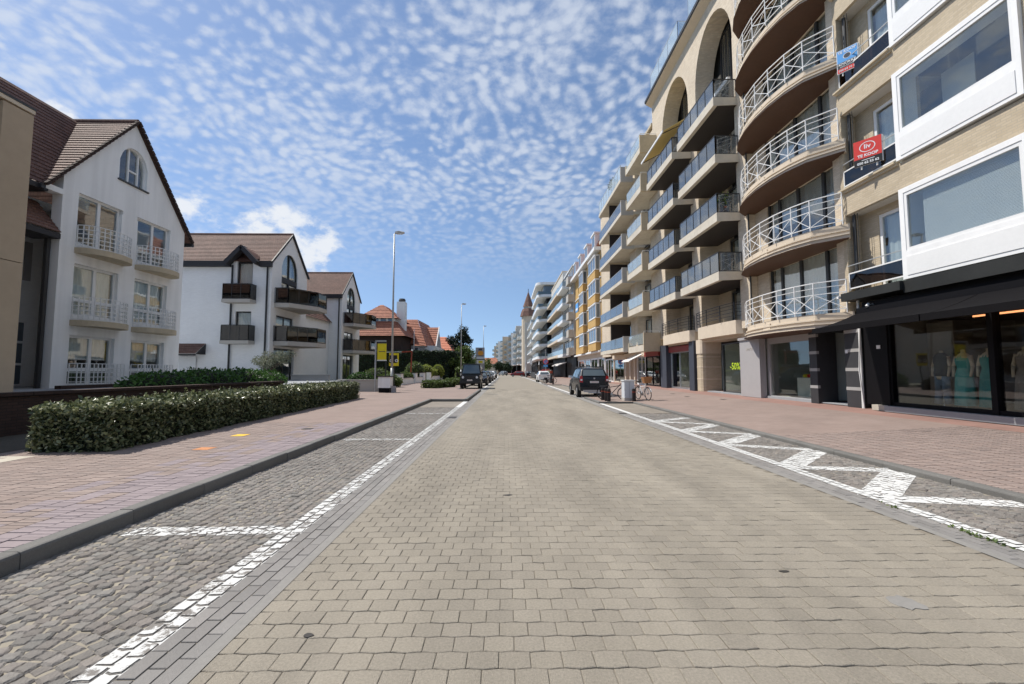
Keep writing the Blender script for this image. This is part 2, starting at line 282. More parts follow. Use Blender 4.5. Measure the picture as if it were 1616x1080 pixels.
# ---- vehicles and small things
def paint(name, c, rough=0.25):
    m = mat(name, c, rough, 0.03, 3.0); m.node_tree.nodes['Principled BSDF'].inputs['Coat Weight'].default_value = 0.25
paint('car_black', (0.005, 0.0055, 0.006)); paint('car_navy', (0.006, 0.008, 0.012)); paint('car_white', (0.80, 0.80, 0.80)); paint('car_grey', (0.18, 0.19, 0.20)); paint('car_red', (0.22, 0.02, 0.02))
mat('car_glass', (0.13, 0.16, 0.165), 0.06, 0.1, 2.0, spec=1.0, metal=0.6)
mat('tyre', (0.018, 0.018, 0.018), 0.85, 0.15, 30.0)
mat('rim', (0.32, 0.33, 0.34), 0.35, 0.1, 10.0, metal=0.7)
mat('plastic_dark', (0.025, 0.025, 0.026), 0.6, 0.1, 10.0)
mat('silver', (0.45, 0.45, 0.45), 0.4, 0.08, 8.0, metal=0.5)
mat('tail_red', (0.45, 0.02, 0.02), 0.2, 0.1, 5.0)
mat('lamp_clear', (0.75, 0.76, 0.78), 0.15, 0.05, 5.0)
mat('plate_white', (0.78, 0.78, 0.76), 0.4, 0.05, 5.0)
mat('plate_red', (0.35, 0.02, 0.03), 0.5, 0.05, 5.0)
mat('wicker', (0.42, 0.20, 0.085), 0.8, 0.25, 40.0, 0.5, 80.0)
mat('saddle', (0.02, 0.018, 0.017), 0.6, 0.1, 8.0)
mat('bollard', (0.014, 0.009, 0.009), 0.5, 0.15, 10.0)
mat('cabinet', (0.60, 0.63, 0.66), 0.55, 0.05, 6.0)
mat('sign_blue', (0.10, 0.36, 0.75), 0.5, 0.03, 5.0); mat('sign_bright_red', (0.68, 0.045, 0.035), 0.5, 0.03, 5.0)
mat('sign_white', (0.80, 0.80, 0.80), 0.5, 0.03, 5.0); mat('sign_black', (0.012, 0.012, 0.012), 0.5, 0.03, 5.0)
mat('sign_yellow', (0.72, 0.58, 0.015), 0.5, 0.05, 5.0); mat('text_red', (0.60, 0.05, 0.06), 0.5, 0.03, 5.0)
mat('rust_red', (0.32, 0.06, 0.03), 0.6, 0.15, 9.0)
mat('shell_orange', (0.70, 0.30, 0.03), 0.5, 0.2, 4.0)
mat('dress_teal', (0.03, 0.24, 0.23), 0.85, 0.1, 6.0, blotch=2.0); mat('dress_pale_teal', (0.10, 0.40, 0.38), 0.85, 0.1, 6.0)
mat('jeans', (0.20, 0.26, 0.34), 0.9, 0.15, 10.0); mat('dark_cloth', (0.03, 0.03, 0.035), 0.9, 0.1, 8.0); mat('print_cloth', (0.26, 0.22, 0.19), 0.9, 0.35, 25.0)
mat('mannequin', (0.55, 0.47, 0.36), 0.6, 0.05, 5.0)
mat('skin', (0.55, 0.33, 0.25), 0.6, 0.05, 8.0); mat('hair', (0.05, 0.03, 0.02), 0.7, 0.2, 20.0)
mat('shirt_green', (0.10, 0.38, 0.20), 0.9, 0.1, 8.0); mat('shirt_red', (0.50, 0.05, 0.05), 0.9, 0.1, 8.0)
mat('terracotta', (0.40, 0.15, 0.08), 0.8, 0.1, 8.0)
mat('neon_yellow', (0.55, 0.75, 0.02), 0.6, 0.02, 5.0)

# ---------------------------------------------------------------- helpers
BASE = {}
def tag(o, label=None, cat=None, group=None, kind=None):
    if label: o['label'] = label
    if cat: o['category'] = cat
    if group: o['group'] = group
    if kind: o['kind'] = kind
    return o
def thing(name, label, cat, loc, group=None, rz=0.0, local=False):
    """Empty at a thing's base. Parts are given in scene coordinates, or in the thing's own when local"""
    o = bpy.data.objects.new(name, None); col.objects.link(o); o.empty_display_size = 0.3
    o.location = Vector(loc) * S; o.rotation_euler = (0, 0, rz)
    BASE[o.name] = Vector((0, 0, 0)) if local else Vector(loc)
    return tag(o, label, cat, group)
def copy_tree(o, parent=None):
    c = o.copy(); col.objects.link(c)
    if parent is not None: c.parent = parent
    for ch in list(o.children): copy_tree(ch, c)
    return c

class MB:
    def __init__(s): s.v = []; s.f = []
    def add(s, vs, fs):
        k = len(s.v); s.v += [tuple(p) for p in vs]; s.f += [tuple(i + k for i in f) for f in fs]; return s
    def box(s, x0, x1, y0, y1, z0, z1):
        return s.add([(x0,y0,z0),(x1,y0,z0),(x1,y1,z0),(x0,y1,z0),(x0,y0,z1),(x1,y0,z1),(x1,y1,z1),(x0,y1,z1)],
                     [(0,3,2,1),(4,5,6,7),(0,1,5,4),(1,2,6,5),(2,3,7,6),(3,0,4,7)])
    def quad(s, a, b, c, d): return s.add([a, b, c, d], [(0,1,2,3)])
    def poly(s, pts): return s.add(pts, [tuple(range(len(pts)))])
    def prism(s, pts, d):
        """closed polygon extruded by vector d"""
        n = len(pts); d = Vector(d); q = [Vector(p) for p in pts]
        return s.add(q + [p + d for p in q], [tuple(range(n - 1, -1, -1)), tuple(range(n, 2 * n))] + [(i, (i + 1) % n, n + (i + 1) % n, n + i) for i in range(n)])
    def plan(s, pts, z0, z1): return s.prism([(p[0], p[1], z0) for p in pts], (0, 0, z1 - z0))
    def tube(s, a, b, r, n=8, r2=None, cap=True):
        a = Vector(a); b = Vector(b); r2 = r if r2 is None else r2
        d = (b - a).normalized(); u = d.orthogonal().normalized(); w = d.cross(u)
        vs = [a + (u * math.cos(6.28319 * i / n) + w * math.sin(6.28319 * i / n)) * r for i in range(n)] + [b + (u * math.cos(6.28319 * i / n) + w * math.sin(6.28319 * i / n)) * r2 for i in range(n)]
        fs = [(i, (i + 1) % n, n + (i + 1) % n, n + i) for i in range(n)]
        if cap: fs += [tuple(range(n - 1, -1, -1)), tuple(range(n, 2 * n))]
        return s.add(vs, fs)
    def path(s, pts, r, n=6):
        for a, b in zip(pts, pts[1:]): s.tube(a, b, r, n)
        return s
    def bar(s, a, b, w, h):
        """square bar: w across (horizontal), h along the third direction"""
        a = Vector(a); b = Vector(b); d = (b - a).normalized(); up = Vector((0, 0, 1)) if abs(d.z) < 0.95 else Vector((1, 0, 0))
        u = d.cross(up).normalized() * w / 2; q = u.cross(d).normalized() * h / 2
        c = [a - u - q, a + u - q, a + u + q, a - u + q]; e = [p + (b - a) for p in c]
        return s.add(c + e, [(0,1,2,3),(7,6,5,4),(0,4,5,1),(1,5,6,2),(2,6,7,3),(3,7,4,0)])
    def lathe(s, prof, cx, cy, n=12, cz=0.0):
        vs = []; fs = []
        for r, z in prof: vs += [(cx + r * math.cos(6.28319 * i / n), cy + r * math.sin(6.28319 * i / n), cz + z) for i in range(n)]
        for j in range(len(prof) - 1): fs += [(j*n+i, j*n+(i+1)%n, (j+1)*n+(i+1)%n, (j+1)*n+i) for i in range(n)]
        fs += [tuple(range(n - 1, -1, -1)), tuple(range((len(prof)-1)*n, len(prof)*n))]
        return s.add(vs, fs)
    def torus(s, c, axis, Rr, r, n=20, k=6):
        c = Vector(c); d = Vector(axis).normalized(); u = d.orthogonal().normalized(); w = d.cross(u); vs = []; fs = []
        for i in range(n):
            e = u * math.cos(6.28319*i/n) + w * math.sin(6.28319*i/n)
            for j in range(k): vs.append(c + e * (Rr + r * math.cos(6.28319*j/k)) + d * r * math.sin(6.28319*j/k))
        for i in range(n):
            for j in range(k): fs.append((i*k+j, ((i+1)%n)*k+j, ((i+1)%n)*k+(j+1)%k, i*k+(j+1)%k))
        return s.add(vs, fs)
    def xf(s, M):
        s.v = [tuple(M @ Vector(p)) for p in s.v]; return s
    def build(s, name, m, parent=None, smooth=False, kind=None, base=None, flip=True):
        if parent is not None: b = BASE[parent.name]
        elif base is not None: b = Vector(base)
        else:
            xs, ys, zs = zip(*s.v); b = Vector(((min(xs) + max(xs)) / 2, (min(ys) + max(ys)) / 2, min(zs)))
        me = bpy.data.meshes.new(name); me.from_pydata([((p[0]-b.x)*S, (p[1]-b.y)*S, (p[2]-b.z)*S) for p in s.v], [], s.f)
        if flip:
            import bmesh
            bm = bmesh.new(); bm.from_mesh(me); bmesh.ops.recalc_face_normals(bm, faces=bm.faces); bm.to_mesh(me); bm.free()
        me.materials.append(MATS[m] if isinstance(m, str) else m)
        if smooth: me.polygons.foreach_set('use_smooth', [True] * len(me.polygons))
        me.update(); o = bpy.data.objects.new(name, me); col.objects.link(o)
        if parent is not None: o.parent = parent
        else: o.location = b * S
        BASE[o.name] = b
        if kind: o['kind'] = kind
        return o
def B(*a): return MB().box(*a)

def cutwall(mb, axis, f, k, a0, a1, z0, z1, holes):
    """wall slab between planes f and k (axis 'x': planes of constant X, a runs along Y) with rectangular holes (a0,a1,z0,z1)"""
    As = sorted({a0, a1} | {min(max(h[i], a0), a1) for h in holes for i in (0, 1)})
    lo, hi = min(f, k), max(f, k)
    for p, q in zip(As, As[1:]):
        if q - p < 1e-5: continue
        cuts = sorted((max(h[2], z0), min(h[3], z1)) for h in holes if h[0] <= p + 1e-6 and h[1] >= q - 1e-6)
        z = z0; spans = []
        for c0, c1 in cuts:
            if c0 > z + 1e-5: spans.append((z, c0))
            z = max(z, c1)
        if z < z1 - 1e-5: spans.append((z, z1))
        for s0, s1 in spans:
            if axis == 'x': mb.box(lo, hi, p, q, s0, s1)
            else: mb.box(p, q, lo, hi, s0, s1)
    return mb
def bx(mb, axis, c0, c1, a0, a1, z0, z1):
    if axis == 'x': mb.box(min(c0,c1), max(c0,c1), min(a0,a1), max(a0,a1), z0, z1)
    else: mb.box(min(a0,a1), max(a0,a1), min(c0,c1), max(c0,c1), z0, z1)
    return mb
def window(parent, axis, c, inw, a0, a1, z0, z1, cols=(1,), rows=(1,), fm='white_paint', gm='glass', fw=0.06, curtain=None, name='window', depth=0.07, mw=None):
    """frame with sashes as one part; each pane, and a curtain behind, a sub-part. inw=+1/-1: direction into the building"""
    mb = MB(); c1 = c + inw * depth; mw = mw or fw
    bx(mb, axis, c, c1, a0, a1, z0, z0 + fw); bx(mb, axis, c, c1, a0, a1, z1 - fw, z1)
    bx(mb, axis, c, c1, a0, a0 + fw, z0 + fw, z1 - fw); bx(mb, axis, c, c1, a1 - fw, a1, z0 + fw, z1 - fw)
    ta, tz = sum(cols), sum(rows); A = [a0 + (a1 - a0) * sum(cols[:i]) / ta for i in range(len(cols) + 1)]; Z = [z0 + (z1 - z0) * sum(rows[:i]) / tz for i in range(len(rows) + 1)]
    for a in A[1:-1]: bx(mb, axis, c + inw*0.004, c1, a - mw/2, a + mw/2, z0 + fw, z1 - fw)
    for z in Z[1:-1]: bx(mb, axis, c + inw*0.008, c1 - inw*0.004, a0 + fw, a1 - fw, z - mw/2, z + mw/2)
    w = mb.build(name, fm, parent)
    for i in range(len(cols)):
        for j in range(len(rows)):
            p0 = A[i] + (fw if i == 0 else mw/2) ; p1 = A[i+1] - (fw if i == len(cols)-1 else mw/2); q0 = Z[j] + (fw if j == 0 else mw/2); q1 = Z[j+1] - (fw if j == len(rows)-1 else mw/2)
            bx(MB(), axis, c + inw*depth*0.45, c + inw*depth*0.6, p0, p1, q0, q1).build('pane', gm, w)
    if curtain:
        m, frac = curtain; q = MB(); n = max(6, int((a1 - a0) * 14)); zt = z1 - fw; zb = z0 + (z1 - z0) * (1 - frac) + fw * 0.5
        pts = []
        for i in range(n + 1):
            a = a0 + fw + (a1 - a0 - 2 * fw) * i / n; d = c1 + inw * (0.08 + 0.018 * math.sin(i * 2.1) + 0.008 * math.sin(i * 0.7))
            pts.append((a, d))
        for (pa, pd), (qa, qd) in zip(pts, pts[1:]):
            if axis == 'x': q.quad((pd, pa, zb), (qd, qa, zb), (qd, qa, zt), (pd, pa, zt))
            else: q.quad((pa, pd, zb), (qa, qd, zb), (qa, qd, zt), (pa, pd, zt))
        q.build('curtain', m, w)
    return w
def text(s, size, M, m, parent, name='lettering', extrude=0.002, align='CENTER', bold=0.0):
    """flat lettering cut as a mesh; M places the text's own plane in the parent's coordinates (working units)"""
    cu = bpy.data.curves.new('lettering', 'FONT'); cu.body = s; cu.size = size; cu.align_x = align; cu.align_y = 'CENTER'; cu.extrude = extrude; cu.offset = bold; cu.resolution_u = 3
    t = bpy.data.objects.new('tmp', cu); col.objects.link(t)
    me = bpy.data.meshes.new_from_object(t.evaluated_get(bpy.context.evaluated_depsgraph_get())); bpy.data.objects.remove(t); bpy.data.curves.remove(cu)
    b = BASE[parent.name]; me.transform(Matrix.Scale(S, 4) @ Matrix.Translation(-b) @ M)
    me.materials.clear(); me.materials.append(MATS[m]); o = bpy.data.objects.new(name, me); col.objects.link(o); o.parent = parent; BASE[o.name] = b
    return o
def frame_M(o, right, up):
    r = Vector(right).normalized(); u = Vector(up).normalized(); n = r.cross(u)
    return Matrix(((r.x, u.x, n.x, o[0]), (r.y, u.y, n.y, o[1]), (r.z, u.z, n.z, o[2]), (0, 0, 0, 1)))
def course_roof(mb, a, b, c, d, n=24, lift=0.03):
    """tiled slope: a-b eaves, d-c ridge, laid in n overlapping courses"""
    a, b, c, d = map(Vector, (a, b, c, d)); nr = (b - a).cross(d - a).normalized()
    if nr.z < 0: nr = -nr
    for i in range(n):
        t0, t1 = i / n, (i + 1) / n
        p0, p1, q0, q1 = a.lerp(d, t0), b.lerp(c, t0), a.lerp(d, t1), b.lerp(c, t1)
        mb.add([p0 + nr*lift, p1 + nr*lift, q1 + nr*0.004, q0 + nr*0.004, p0, p1], [(0,1,2,3), (4,5,1,0)])
    return mb
# ---- camera test used only to decide which loose pieces are near enough to be separate objects
def seen(x, y, z=0.0):
    dz = z - CH; c, s_ = math.cos(R(3.836)), math.sin(R(3.836)); yy = y * c + dz * s_; zz = -y * s_ + dz * c
    if yy < 0.2: return False
    return abs(x / yy) < 1.20 and -0.80 < zz / yy < 0.8
def pieces(name, fieldname, parent, variants, places, m, mfield, limit=300):
    """places: (x,y,z,rz,variant). The ones that show largest become objects that share mesh data, the rest one joined field"""
    vis = [p for p in places if seen(p[0], p[1], p[2])]; vis.sort(key=lambda p: p[0]**2 + p[1]**2)
    own = vis[:limit]; ids = {id(p) for p in own}; base = BASE[parent.name]; meshes = {}
    for p in own:
        k = p[4]
        if k not in meshes:
            me = bpy.data.meshes.new(name); me.from_pydata([tuple(q * S for q in v) for v in variants[k][0]], [], variants[k][1]); me.materials.append(MATS[m]); me.update(); meshes[k] = me
        o = bpy.data.objects.new(name, meshes[k]); col.objects.link(o); o.parent = parent; o.location = (Vector(p[:3]) - base) * S; o.rotation_euler = (0, 0, p[3])
    f = MB()
    for p in places:
        if id(p) in ids: continue
        c, s_ = math.cos(p[3]), math.sin(p[3])
        f.add([(p[0] + v[0]*c - v[1]*s_, p[1] + v[0]*s_ + v[1]*c, p[2] + v[2]) for v in variants[p[4]][0]], variants[p[4]][1])
    if f.v: f.build(fieldname, mfield, parent, kind='stuff', flip=False)
def piece_from_outline(pts, h=0.035, bev=0.008, drop=0.006):
    """stone with a flat top, a chamfer and sides; outline counter-clockwise"""
    n = len(pts); cx = sum(p[0] for p in pts)/n; cy = sum(p[1] for p in pts)/n; top = []
    for x, y in pts:
        d = math.hypot(x-cx, y-cy); k = (d - bev) / d; top.append((cx + (x-cx)*k, cy + (y-cy)*k, 0.0))
    vs = top + [(x, y, -drop) for x, y in pts] + [(x, y, -h) for x, y in pts]
    fs = [tuple(range(n))] + [(n+i, n+(i+1)%n, (i+1)%n, i) for i in range(n)] + [(2*n+i, 2*n+(i+1)%n, n+(i+1)%n, n+i) for i in range(n)]
    return vs, fs
def clip_poly(sub, clip):
    """Sutherland-Hodgman: polygon sub cut by the convex, counter-clockwise polygon clip"""
    out = sub
    for i in range(len(clip)):
        a, b = clip[i], clip[(i+1) % len(clip)]; inp, out = out, []
        if not inp: return []
        def side(p): return (b[0]-a[0])*(p[1]-a[1]) - (b[1]-a[1])*(p[0]-a[0])
        for j in range(len(inp)):
            p, q = inp[j], inp[(j+1) % len(inp)]; sp, sq = side(p), side(q)
            if sp >= 0: out.append(p)
            if (sp >= 0) != (sq >= 0):
                t = sp / (sp - sq); out.append((p[0]+(q[0]-p[0])*t, p[1]+(q[1]-p[1])*t))
    return out
def ccw(p):
    a = sum(p[i][0]*p[(i+1)%len(p)][1] - p[(i+1)%len(p)][0]*p[i][1] for i in range(len(p)))
    return p if a > 0 else p[::-1]
# ---- foliage
def leaves(mb, pts, size, rng, up=0.3, aspect=0.55):
    """one small folded leaf (two triangles each side of the midrib kept as a quad) per point"""
    for p in pts:
        d = Vector((rng.gauss(0,1), rng.gauss(0,1), rng.gauss(0,1) + up)); d.normalize(); u = d.orthogonal(); u.rotate(Matrix.Rotation(rng.random()*6.283, 3, d)); w = d.cross(u)
        s = size * (0.7 + 0.6 * rng.random()); P = Vector(p)
        mb.add([P, P + u*s*0.5 + w*s*aspect*0.5 + d*s*0.08, P + u*s, P + u*s*0.5 - w*s*aspect*0.5 + d*s*0.08], [(0,1,2,3)])
    return mb
def blob_pts(rng, c, r, n, shell=0.55):
    out = []
    for _ in range(n):
        d = Vector((rng.gauss(0,1), rng.gauss(0,1), rng.gauss(0,1))).normalized(); k = shell + (1-shell) * rng.random()**0.6
        out.append((c[0]+d.x*r[0]*k, c[1]+d.y*r[1]*k, c[2]+d.z*r[2]*k))
    return out
def off(y): return -(max(0.0, y - 80.0)) ** 2 / 2850.0      # the street bends gently to the left far away

# ---------------------------------------------------------------- ground, road, bays, pavements
LK = -3.45; RK = 5.50            # kerb faces
def strip(mb, x0, x1, y0, y1, z, z1=None, step=10.0):
    n = max(1, int((y1 - y0) / step)); z1 = z if z1 is None else z1
    for i in range(n):
        a, b = y0 + (y1-y0)*i/n, y0 + (y1-y0)*(i+1)/n
        mb.quad((x0+off(a), a, z), (x1+off(a), a, z1), (x1+off(b), b, z1), (x0+off(b), b, z))
    return mb
MB().quad((-700, -60, -0.10), (700, -60, -0.10), (700, 1500, -0.10), (-700, 1500, -0.10)).build('ground', 'terrain', base=(0, 0, -0.10), kind='structure')
road = strip(MB(), -1.43, 3.68, -6, 430, -0.0062).build('road', 'joint_sand', base=(0, 0, 0), kind='structure')
NEAR = 34.0
strip(MB(), -1.43, 3.68, NEAR, 430, 0.0, step=6).build('distant_paving', 'paver_far', road)
# -- road pavers: wave-edged blocks in running bond
PW = 0.155; PL = 0.126; g = 0.0018; rng = random.Random(3); pav = []
for k in range(6):
    o = []; n = 8; A = 0.0042
    for i in range(n + 1):
        x = -PW/2 + g + (PW - 2*g) * i / n; o.append((x, -PL/2 + g - A * math.cos(2*math.pi*x/PW)))
    for i in range(n + 1):
        x = PW/2 - g - (PW - 2*g) * i / n; o.append((x, PL/2 - g + A * math.cos(2*math.pi*x/PW)))
    o = [(x + rng.uniform(-.0012, .0012), y + rng.uniform(-.0012, .0012)) for x, y in o]
    pav.append(piece_from_outline(o, 0.03, 0.004, 0.003))
pl = []; row = 0; y = 0.7
while y < NEAR:
    x = -1.43 + PW/2 + (PW/2 if row % 2 else 0)
    if row % 2: pl.append((-1.43 + PW/4, y, rng.uniform(-.002, .001), 0, 'half'))
    while x < 3.68 - PW*0.45:
        pl.append((x, y, rng.gauss(0, 0.0012), rng.gauss(0, 0.006), rng.randrange(6))); x += PW
    y += PL; row += 1
half = piece_from_outline([(-PW/4+g, -PL/2+g), (PW/4-g, -PL/2+g), (PW/4-g, PL/2-g), (-PW/4+g, PL/2-g)], 0.03, 0.004, 0.003)
pav = {i: p for i, p in enumerate(pav)}; pav['half'] = half
pieces('paver', 'paver_field', road, pav, pl, 'paver', 'paver_field')

def patch_disc(name, x, y, r, m, label, cat, rx=1.0, h=0.004, z=0.0, n=14, jag=0.25, seed=1):
    q = random.Random(seed); pts = [(x + math.cos(6.283*i/n)*r*rx*(1+q.uniform(-jag, jag)), y + math.sin(6.283*i/n)*r*(1+q.uniform(-jag, jag))) for i in range(n)]
    return tag(MB().plan(pts, z + 0.0005, z + h).build(name, m), label, cat)

# -- gutters: grey brick bands on both sides of the road
def brick_piece(l, w, h=0.03, gap=0.004, bev=0.003):
    return piece_from_outline([(-l/2+gap, -w/2+gap), (l/2-gap, -w/2+gap), (l/2-gap, w/2-gap), (-l/2+gap, w/2-gap)], h, bev, 0.003)
gut = strip(MB(), -1.78, -1.43, -6, 430, -0.006).build('gutter', 'joint_sand', base=(-1.6, 0, 0), kind='structure')
strip(MB(), -1.505, -1.43, -6, 430, 0.001).build('drain_strip', 'grey_strip', gut)
strip(MB(), -1.78, -1.505, 22, 430, 0.0).build('distant_bricks', 'grey_strip', gut)
pl = []
for c in range(3):
    y = 0.8 + 0.07 * c
    while y < 22: pl.append((-1.78 + 0.0917*(c+0.5), y, rng.gauss(0, .0012), rng.gauss(0, .006), 0)); y += 0.2
pieces('gutter_brick', 'gutter_brick_field', gut, {0: brick_piece(0.0917, 0.2)}, pl, 'grey_brick', 'grey_brick_field')
gur = strip(MB(), 3.68, 4.0, -6, 430, -0.006).build('gutter', 'joint_sand', base=(3.8, 0, 0), kind='structure')
strip(MB(), 3.68, 3.76, -6, 430, 0.001).build('drain_strip', 'grey_strip', gur)
strip(MB(), 3.76, 4.0, 18, 430, 0.0).build('distant_bricks', 'grey_strip', gur)
pl = []
for c in range(3):
    y = 1.0 + 0.07 * c
    while y < 18: pl.append((3.76 + 0.08*(c+0.5), y, rng.gauss(0, .0012), rng.gauss(0, .006), 0)); y += 0.2
pieces('gutter_brick', 'gutter_brick_field', gur, {0: brick_piece(0.08, 0.2)}, pl, 'grey_brick', 'grey_brick_field')

# -- parking bays of small setts laid in flat arcs; road paint lies stone by stone on top
def sett_variants(n, a, b, q):
    out = {}
    for k in range(n):
        o = []
        for sx, sy in ((-1,-1), (-.1,-1.06), (1,-1), (1.06,0), (1,1), (0,1.05), (-1,1), (-1.05,.1)):
            o.append((sx*a/2*(1+q.uniform(-.10,.10)), sy*b/2*(1+q.uniform(-.10,.10))))
        out[k] = piece_from_outline(o, 0.045, 0.012, 0.009)
    return out
def bay(name, x0, x1, y0, y1, paint_polys, white_rows, near, seed, arcA=0.16):
    q = random.Random(seed); p = strip(MB(), x0, x1, y0, y1, -0.0105, step=6).build(name, 'sett_joint', base=((x0+x1)/2, 0, 0), kind='structure')
    if y1 > near: strip(MB(), x0, x1, near, y1, 0.0, step=6).build('distant_setts', 'sett_far', p)
    V = sett_variants(12, 0.079, 0.077, q); pl = []; lo, hi = min(white_rows[0], white_rows[1]), max(white_rows[0], white_rows[1])
    inner = (x0, lo) if abs(lo - x0) > abs(hi - x1) else (hi, x1)
    y = 0.6
    while y < near + 0.2:
        nx = int((inner[1]-inner[0]) / 0.084); sp = (inner[1]-inner[0]) / nx; sh = q.uniform(-.03, .03)
        for i in range(nx):
            x = inner[0] + sp*(i+0.5) + q.gauss(0, .006); t = (x - inner[0]) / (inner[1]-inner[0]); t2 = (t * 2) % 1.0
            yy = y + arcA * (math.sin(math.pi * t2) - 0.6) + q.gauss(0, .006)
            rz = math.atan(arcA * math.pi * 2 * math.cos(math.pi * t2) / (inner[1]-inner[0])) * 0.8
            if x0+.03 < x < x1-.03 and 0.5 < yy < min(y1, near) - .04: pl.append((x, yy, q.gauss(-.001, .003), rz + q.gauss(0, .08), q.randrange(12)))
        y += 0.081
    wl = []; w = (hi - lo) / 2
    for c in range(2):
        y = 0.6 + 0.06 * c
        while y < min(near, y1) - .06: wl.append((lo + w*(c+.5), y, q.gauss(0, .0015), q.gauss(0, .04), 20 + q.randrange(6))); y += 0.118
    VW = sett_variants(6, w*0.96, 0.112, q); V.update({20 + k: v for k, v in VW.items()})
    pieces('sett', 'sett_field', p, V, pl + wl, 'sett', 'sett_field')
    paint_b = MB(); polys = [ccw(pp) for pp in paint_polys]
    for (x, yy, z, rz, k) in pl + wl:
        c, s_ = math.cos(rz), math.sin(rz); n = len(V[k][0]) // 3
        top = [(x + v[0]*c - v[1]*s_, yy + v[0]*s_ + v[1]*c) for v in V[k][0][:n]]
        for ip, pp in enumerate(polys):
            r_ = clip_poly(top, pp)
            if len(r_) > 2: paint_b.poly([(a, b, z + 0.0025 + 0.0004*ip) for a, b in r_])
    for ip, pp in enumerate(polys):
        r_ = clip_poly(pp, [(x0, .5), (x1, .5), (x1, near), (x0, near)])
        if len(r_) > 2: paint_b.poly([(a, b, (-0.005 if x0 < 0 else -0.003) + 0.0002*ip) for a, b in r_])
    if paint_b.v: paint_b.build('road_marking', 'road_paint_worn' if x0 < 0 else 'road_paint', p, flip=False)
    far = MB()
    for pp in polys:
        ys = [v[1] for v in pp]
        if max(ys) > near:
            r_ = clip_poly(pp, [(x0-1, near), (x1+1, near), (x1+1, 500), (x0-1, 500)])
            if len(r_) > 2: far.poly([(a + off(b), b, 0.004 + 0.0004*len(far.f)) for a, b in r_])
    if far.v: far.build('distant_marking', 'road_paint', p, flip=False)
    return p
def rect(x0, x1, y0, y1): return [(x0, y0), (x1, y0), (x1, y1), (x0, y1)]
def line(a, b, w):
    d = Vector((b[0]-a[0], b[1]-a[1])).normalized(); nx, ny = -d.y*w/2, d.x*w/2
    return [(a[0]-nx, a[1]-ny), (b[0]-nx, b[1]-ny), (b[0]+nx, b[1]+ny), (a[0]+nx, a[1]+ny)]
bay('parking_bay', LK, -1.78, -6, 20.2, [rect(-1.975, -1.78, -6, 20.2), rect(-3.30, -1.96, 3.86, 4.06), rect(-3.32, -1.96, 9.0, 9.18), rect(-3.32, -1.96, 14.45, 14.65)], (-1.97, -1.78), 17.0, 11)
zb, zt = [1.9, 3.35, 4.88, 6.42, 8.38, 10.25, 12.2], [3.05, 4.52, 6.08, 7.70, 9.62, 11.40, 13.15]; zig = []
for i_ in range(7):
    if i_ > 1: zig.append(line((4.12, zb[i_]), (5.47, zt[i_]), .40 - .02*i_))
    if 0 < i_ < 6: zig.append(line((5.47, zt[i_] + .10), (4.12, zb[i_+1]), .25))
bay('parking_bay', 4.0, RK, -6, 18.9, zig + [rect(4.02, 4.19, -6, 18.9)], (4.01, 4.19), 14.5, 23)
# further bays, seen only small
for nm, x0, x1, y0, y1, wl in (('parking_bay', LK, -1.78, 31.5, 140, (-1.9, -1.78)), ('parking_bay', 4.0, RK, 22.6, 43.2, (4.02, 4.19)), ('parking_bay', 4.0, RK, 50, 120, (4.02, 4.19))):
    p = strip(MB(), x0, x1, y0, y1, 0.0, step=6).build(nm, 'sett_far', base=((x0+x1)/2, y0, 0), kind='structure')
    strip(MB(), wl[0], wl[1], y0, y1, 0.004, step=6).build('road_marking', 'road_paint', p)
    if x0 > 0:
        for yy in ((33.0,) if y0 < 30 else (56.0, 62.0)): MB().quad((4.2, yy, .004), (5.4, yy, .004), (5.4, yy+.13, .004), (4.2, yy+.13, .004)).build('road_marking', 'road_paint', p)

# -- kerbs: stones about a metre long
def kerb(pts, side, name='kerb', z=0.12, w=0.13, L=0.95):
    """pts: face line on the road side; side=+1 when the pavement lies to the left of the walking direction"""
    root = None; k = 0
    for a, b in zip(pts, pts[1:]):
        a, b = Vector((*a, 0)), Vector((*b, 0)); d = (b - a); n = max(1, round(d.length / L)); d.normalize(); nr = Vector((-d.y, d.x, 0)) * side
        for i in range(n):
            p = a + (b - a) * (i / n) + d * 0.003; q = a + (b - a) * ((i + 1) / n) - d * 0.003
            jz = rng.gauss(0, .002); jn = nr * rng.gauss(0, .002)
            mb = MB(); prof = [(0.0, -0.05), (0.0, z - 0.022), (0.008, z - 0.006), (0.024, z), (w, z), (w, -0.05)]
            mb.add([p + jn + nr*o + Vector((0, 0, h + jz)) for o, h in prof] + [q + jn + nr*o + Vector((0, 0, h + jz)) for o, h in prof],
                   [(j, (j+1) % 6, 6 + (j+1) % 6, 6 + j) for j in range(6)] + [(5,4,3,2,1,0), (6,7,8,9,10,11)])
            if root is None:
                root = MB().box(-0.01, 0.01, -0.01, 0.01, -0.09, -0.07).xf(Matrix.Translation(a)).build(name, 'kerb_stone', base=a, kind='structure'); BASE[root.name] = a
            mb.build('kerbstone', 'kerb_stone', root); k += 1
kerb([(LK, 0.4), (LK, 20.2), (-1.80, 20.2), (-1.80, 31.5), (LK, 31.5), (LK, 60)], 1)
kerb([(RK, 0.6), (RK, 18.9), (4.02, 18.9), (4.02, 22.6), (RK, 22.6), (RK, 43.2), (4.02, 43.2), (4.02, 50), (RK, 50), (RK, 75)], -1, z=0.072)

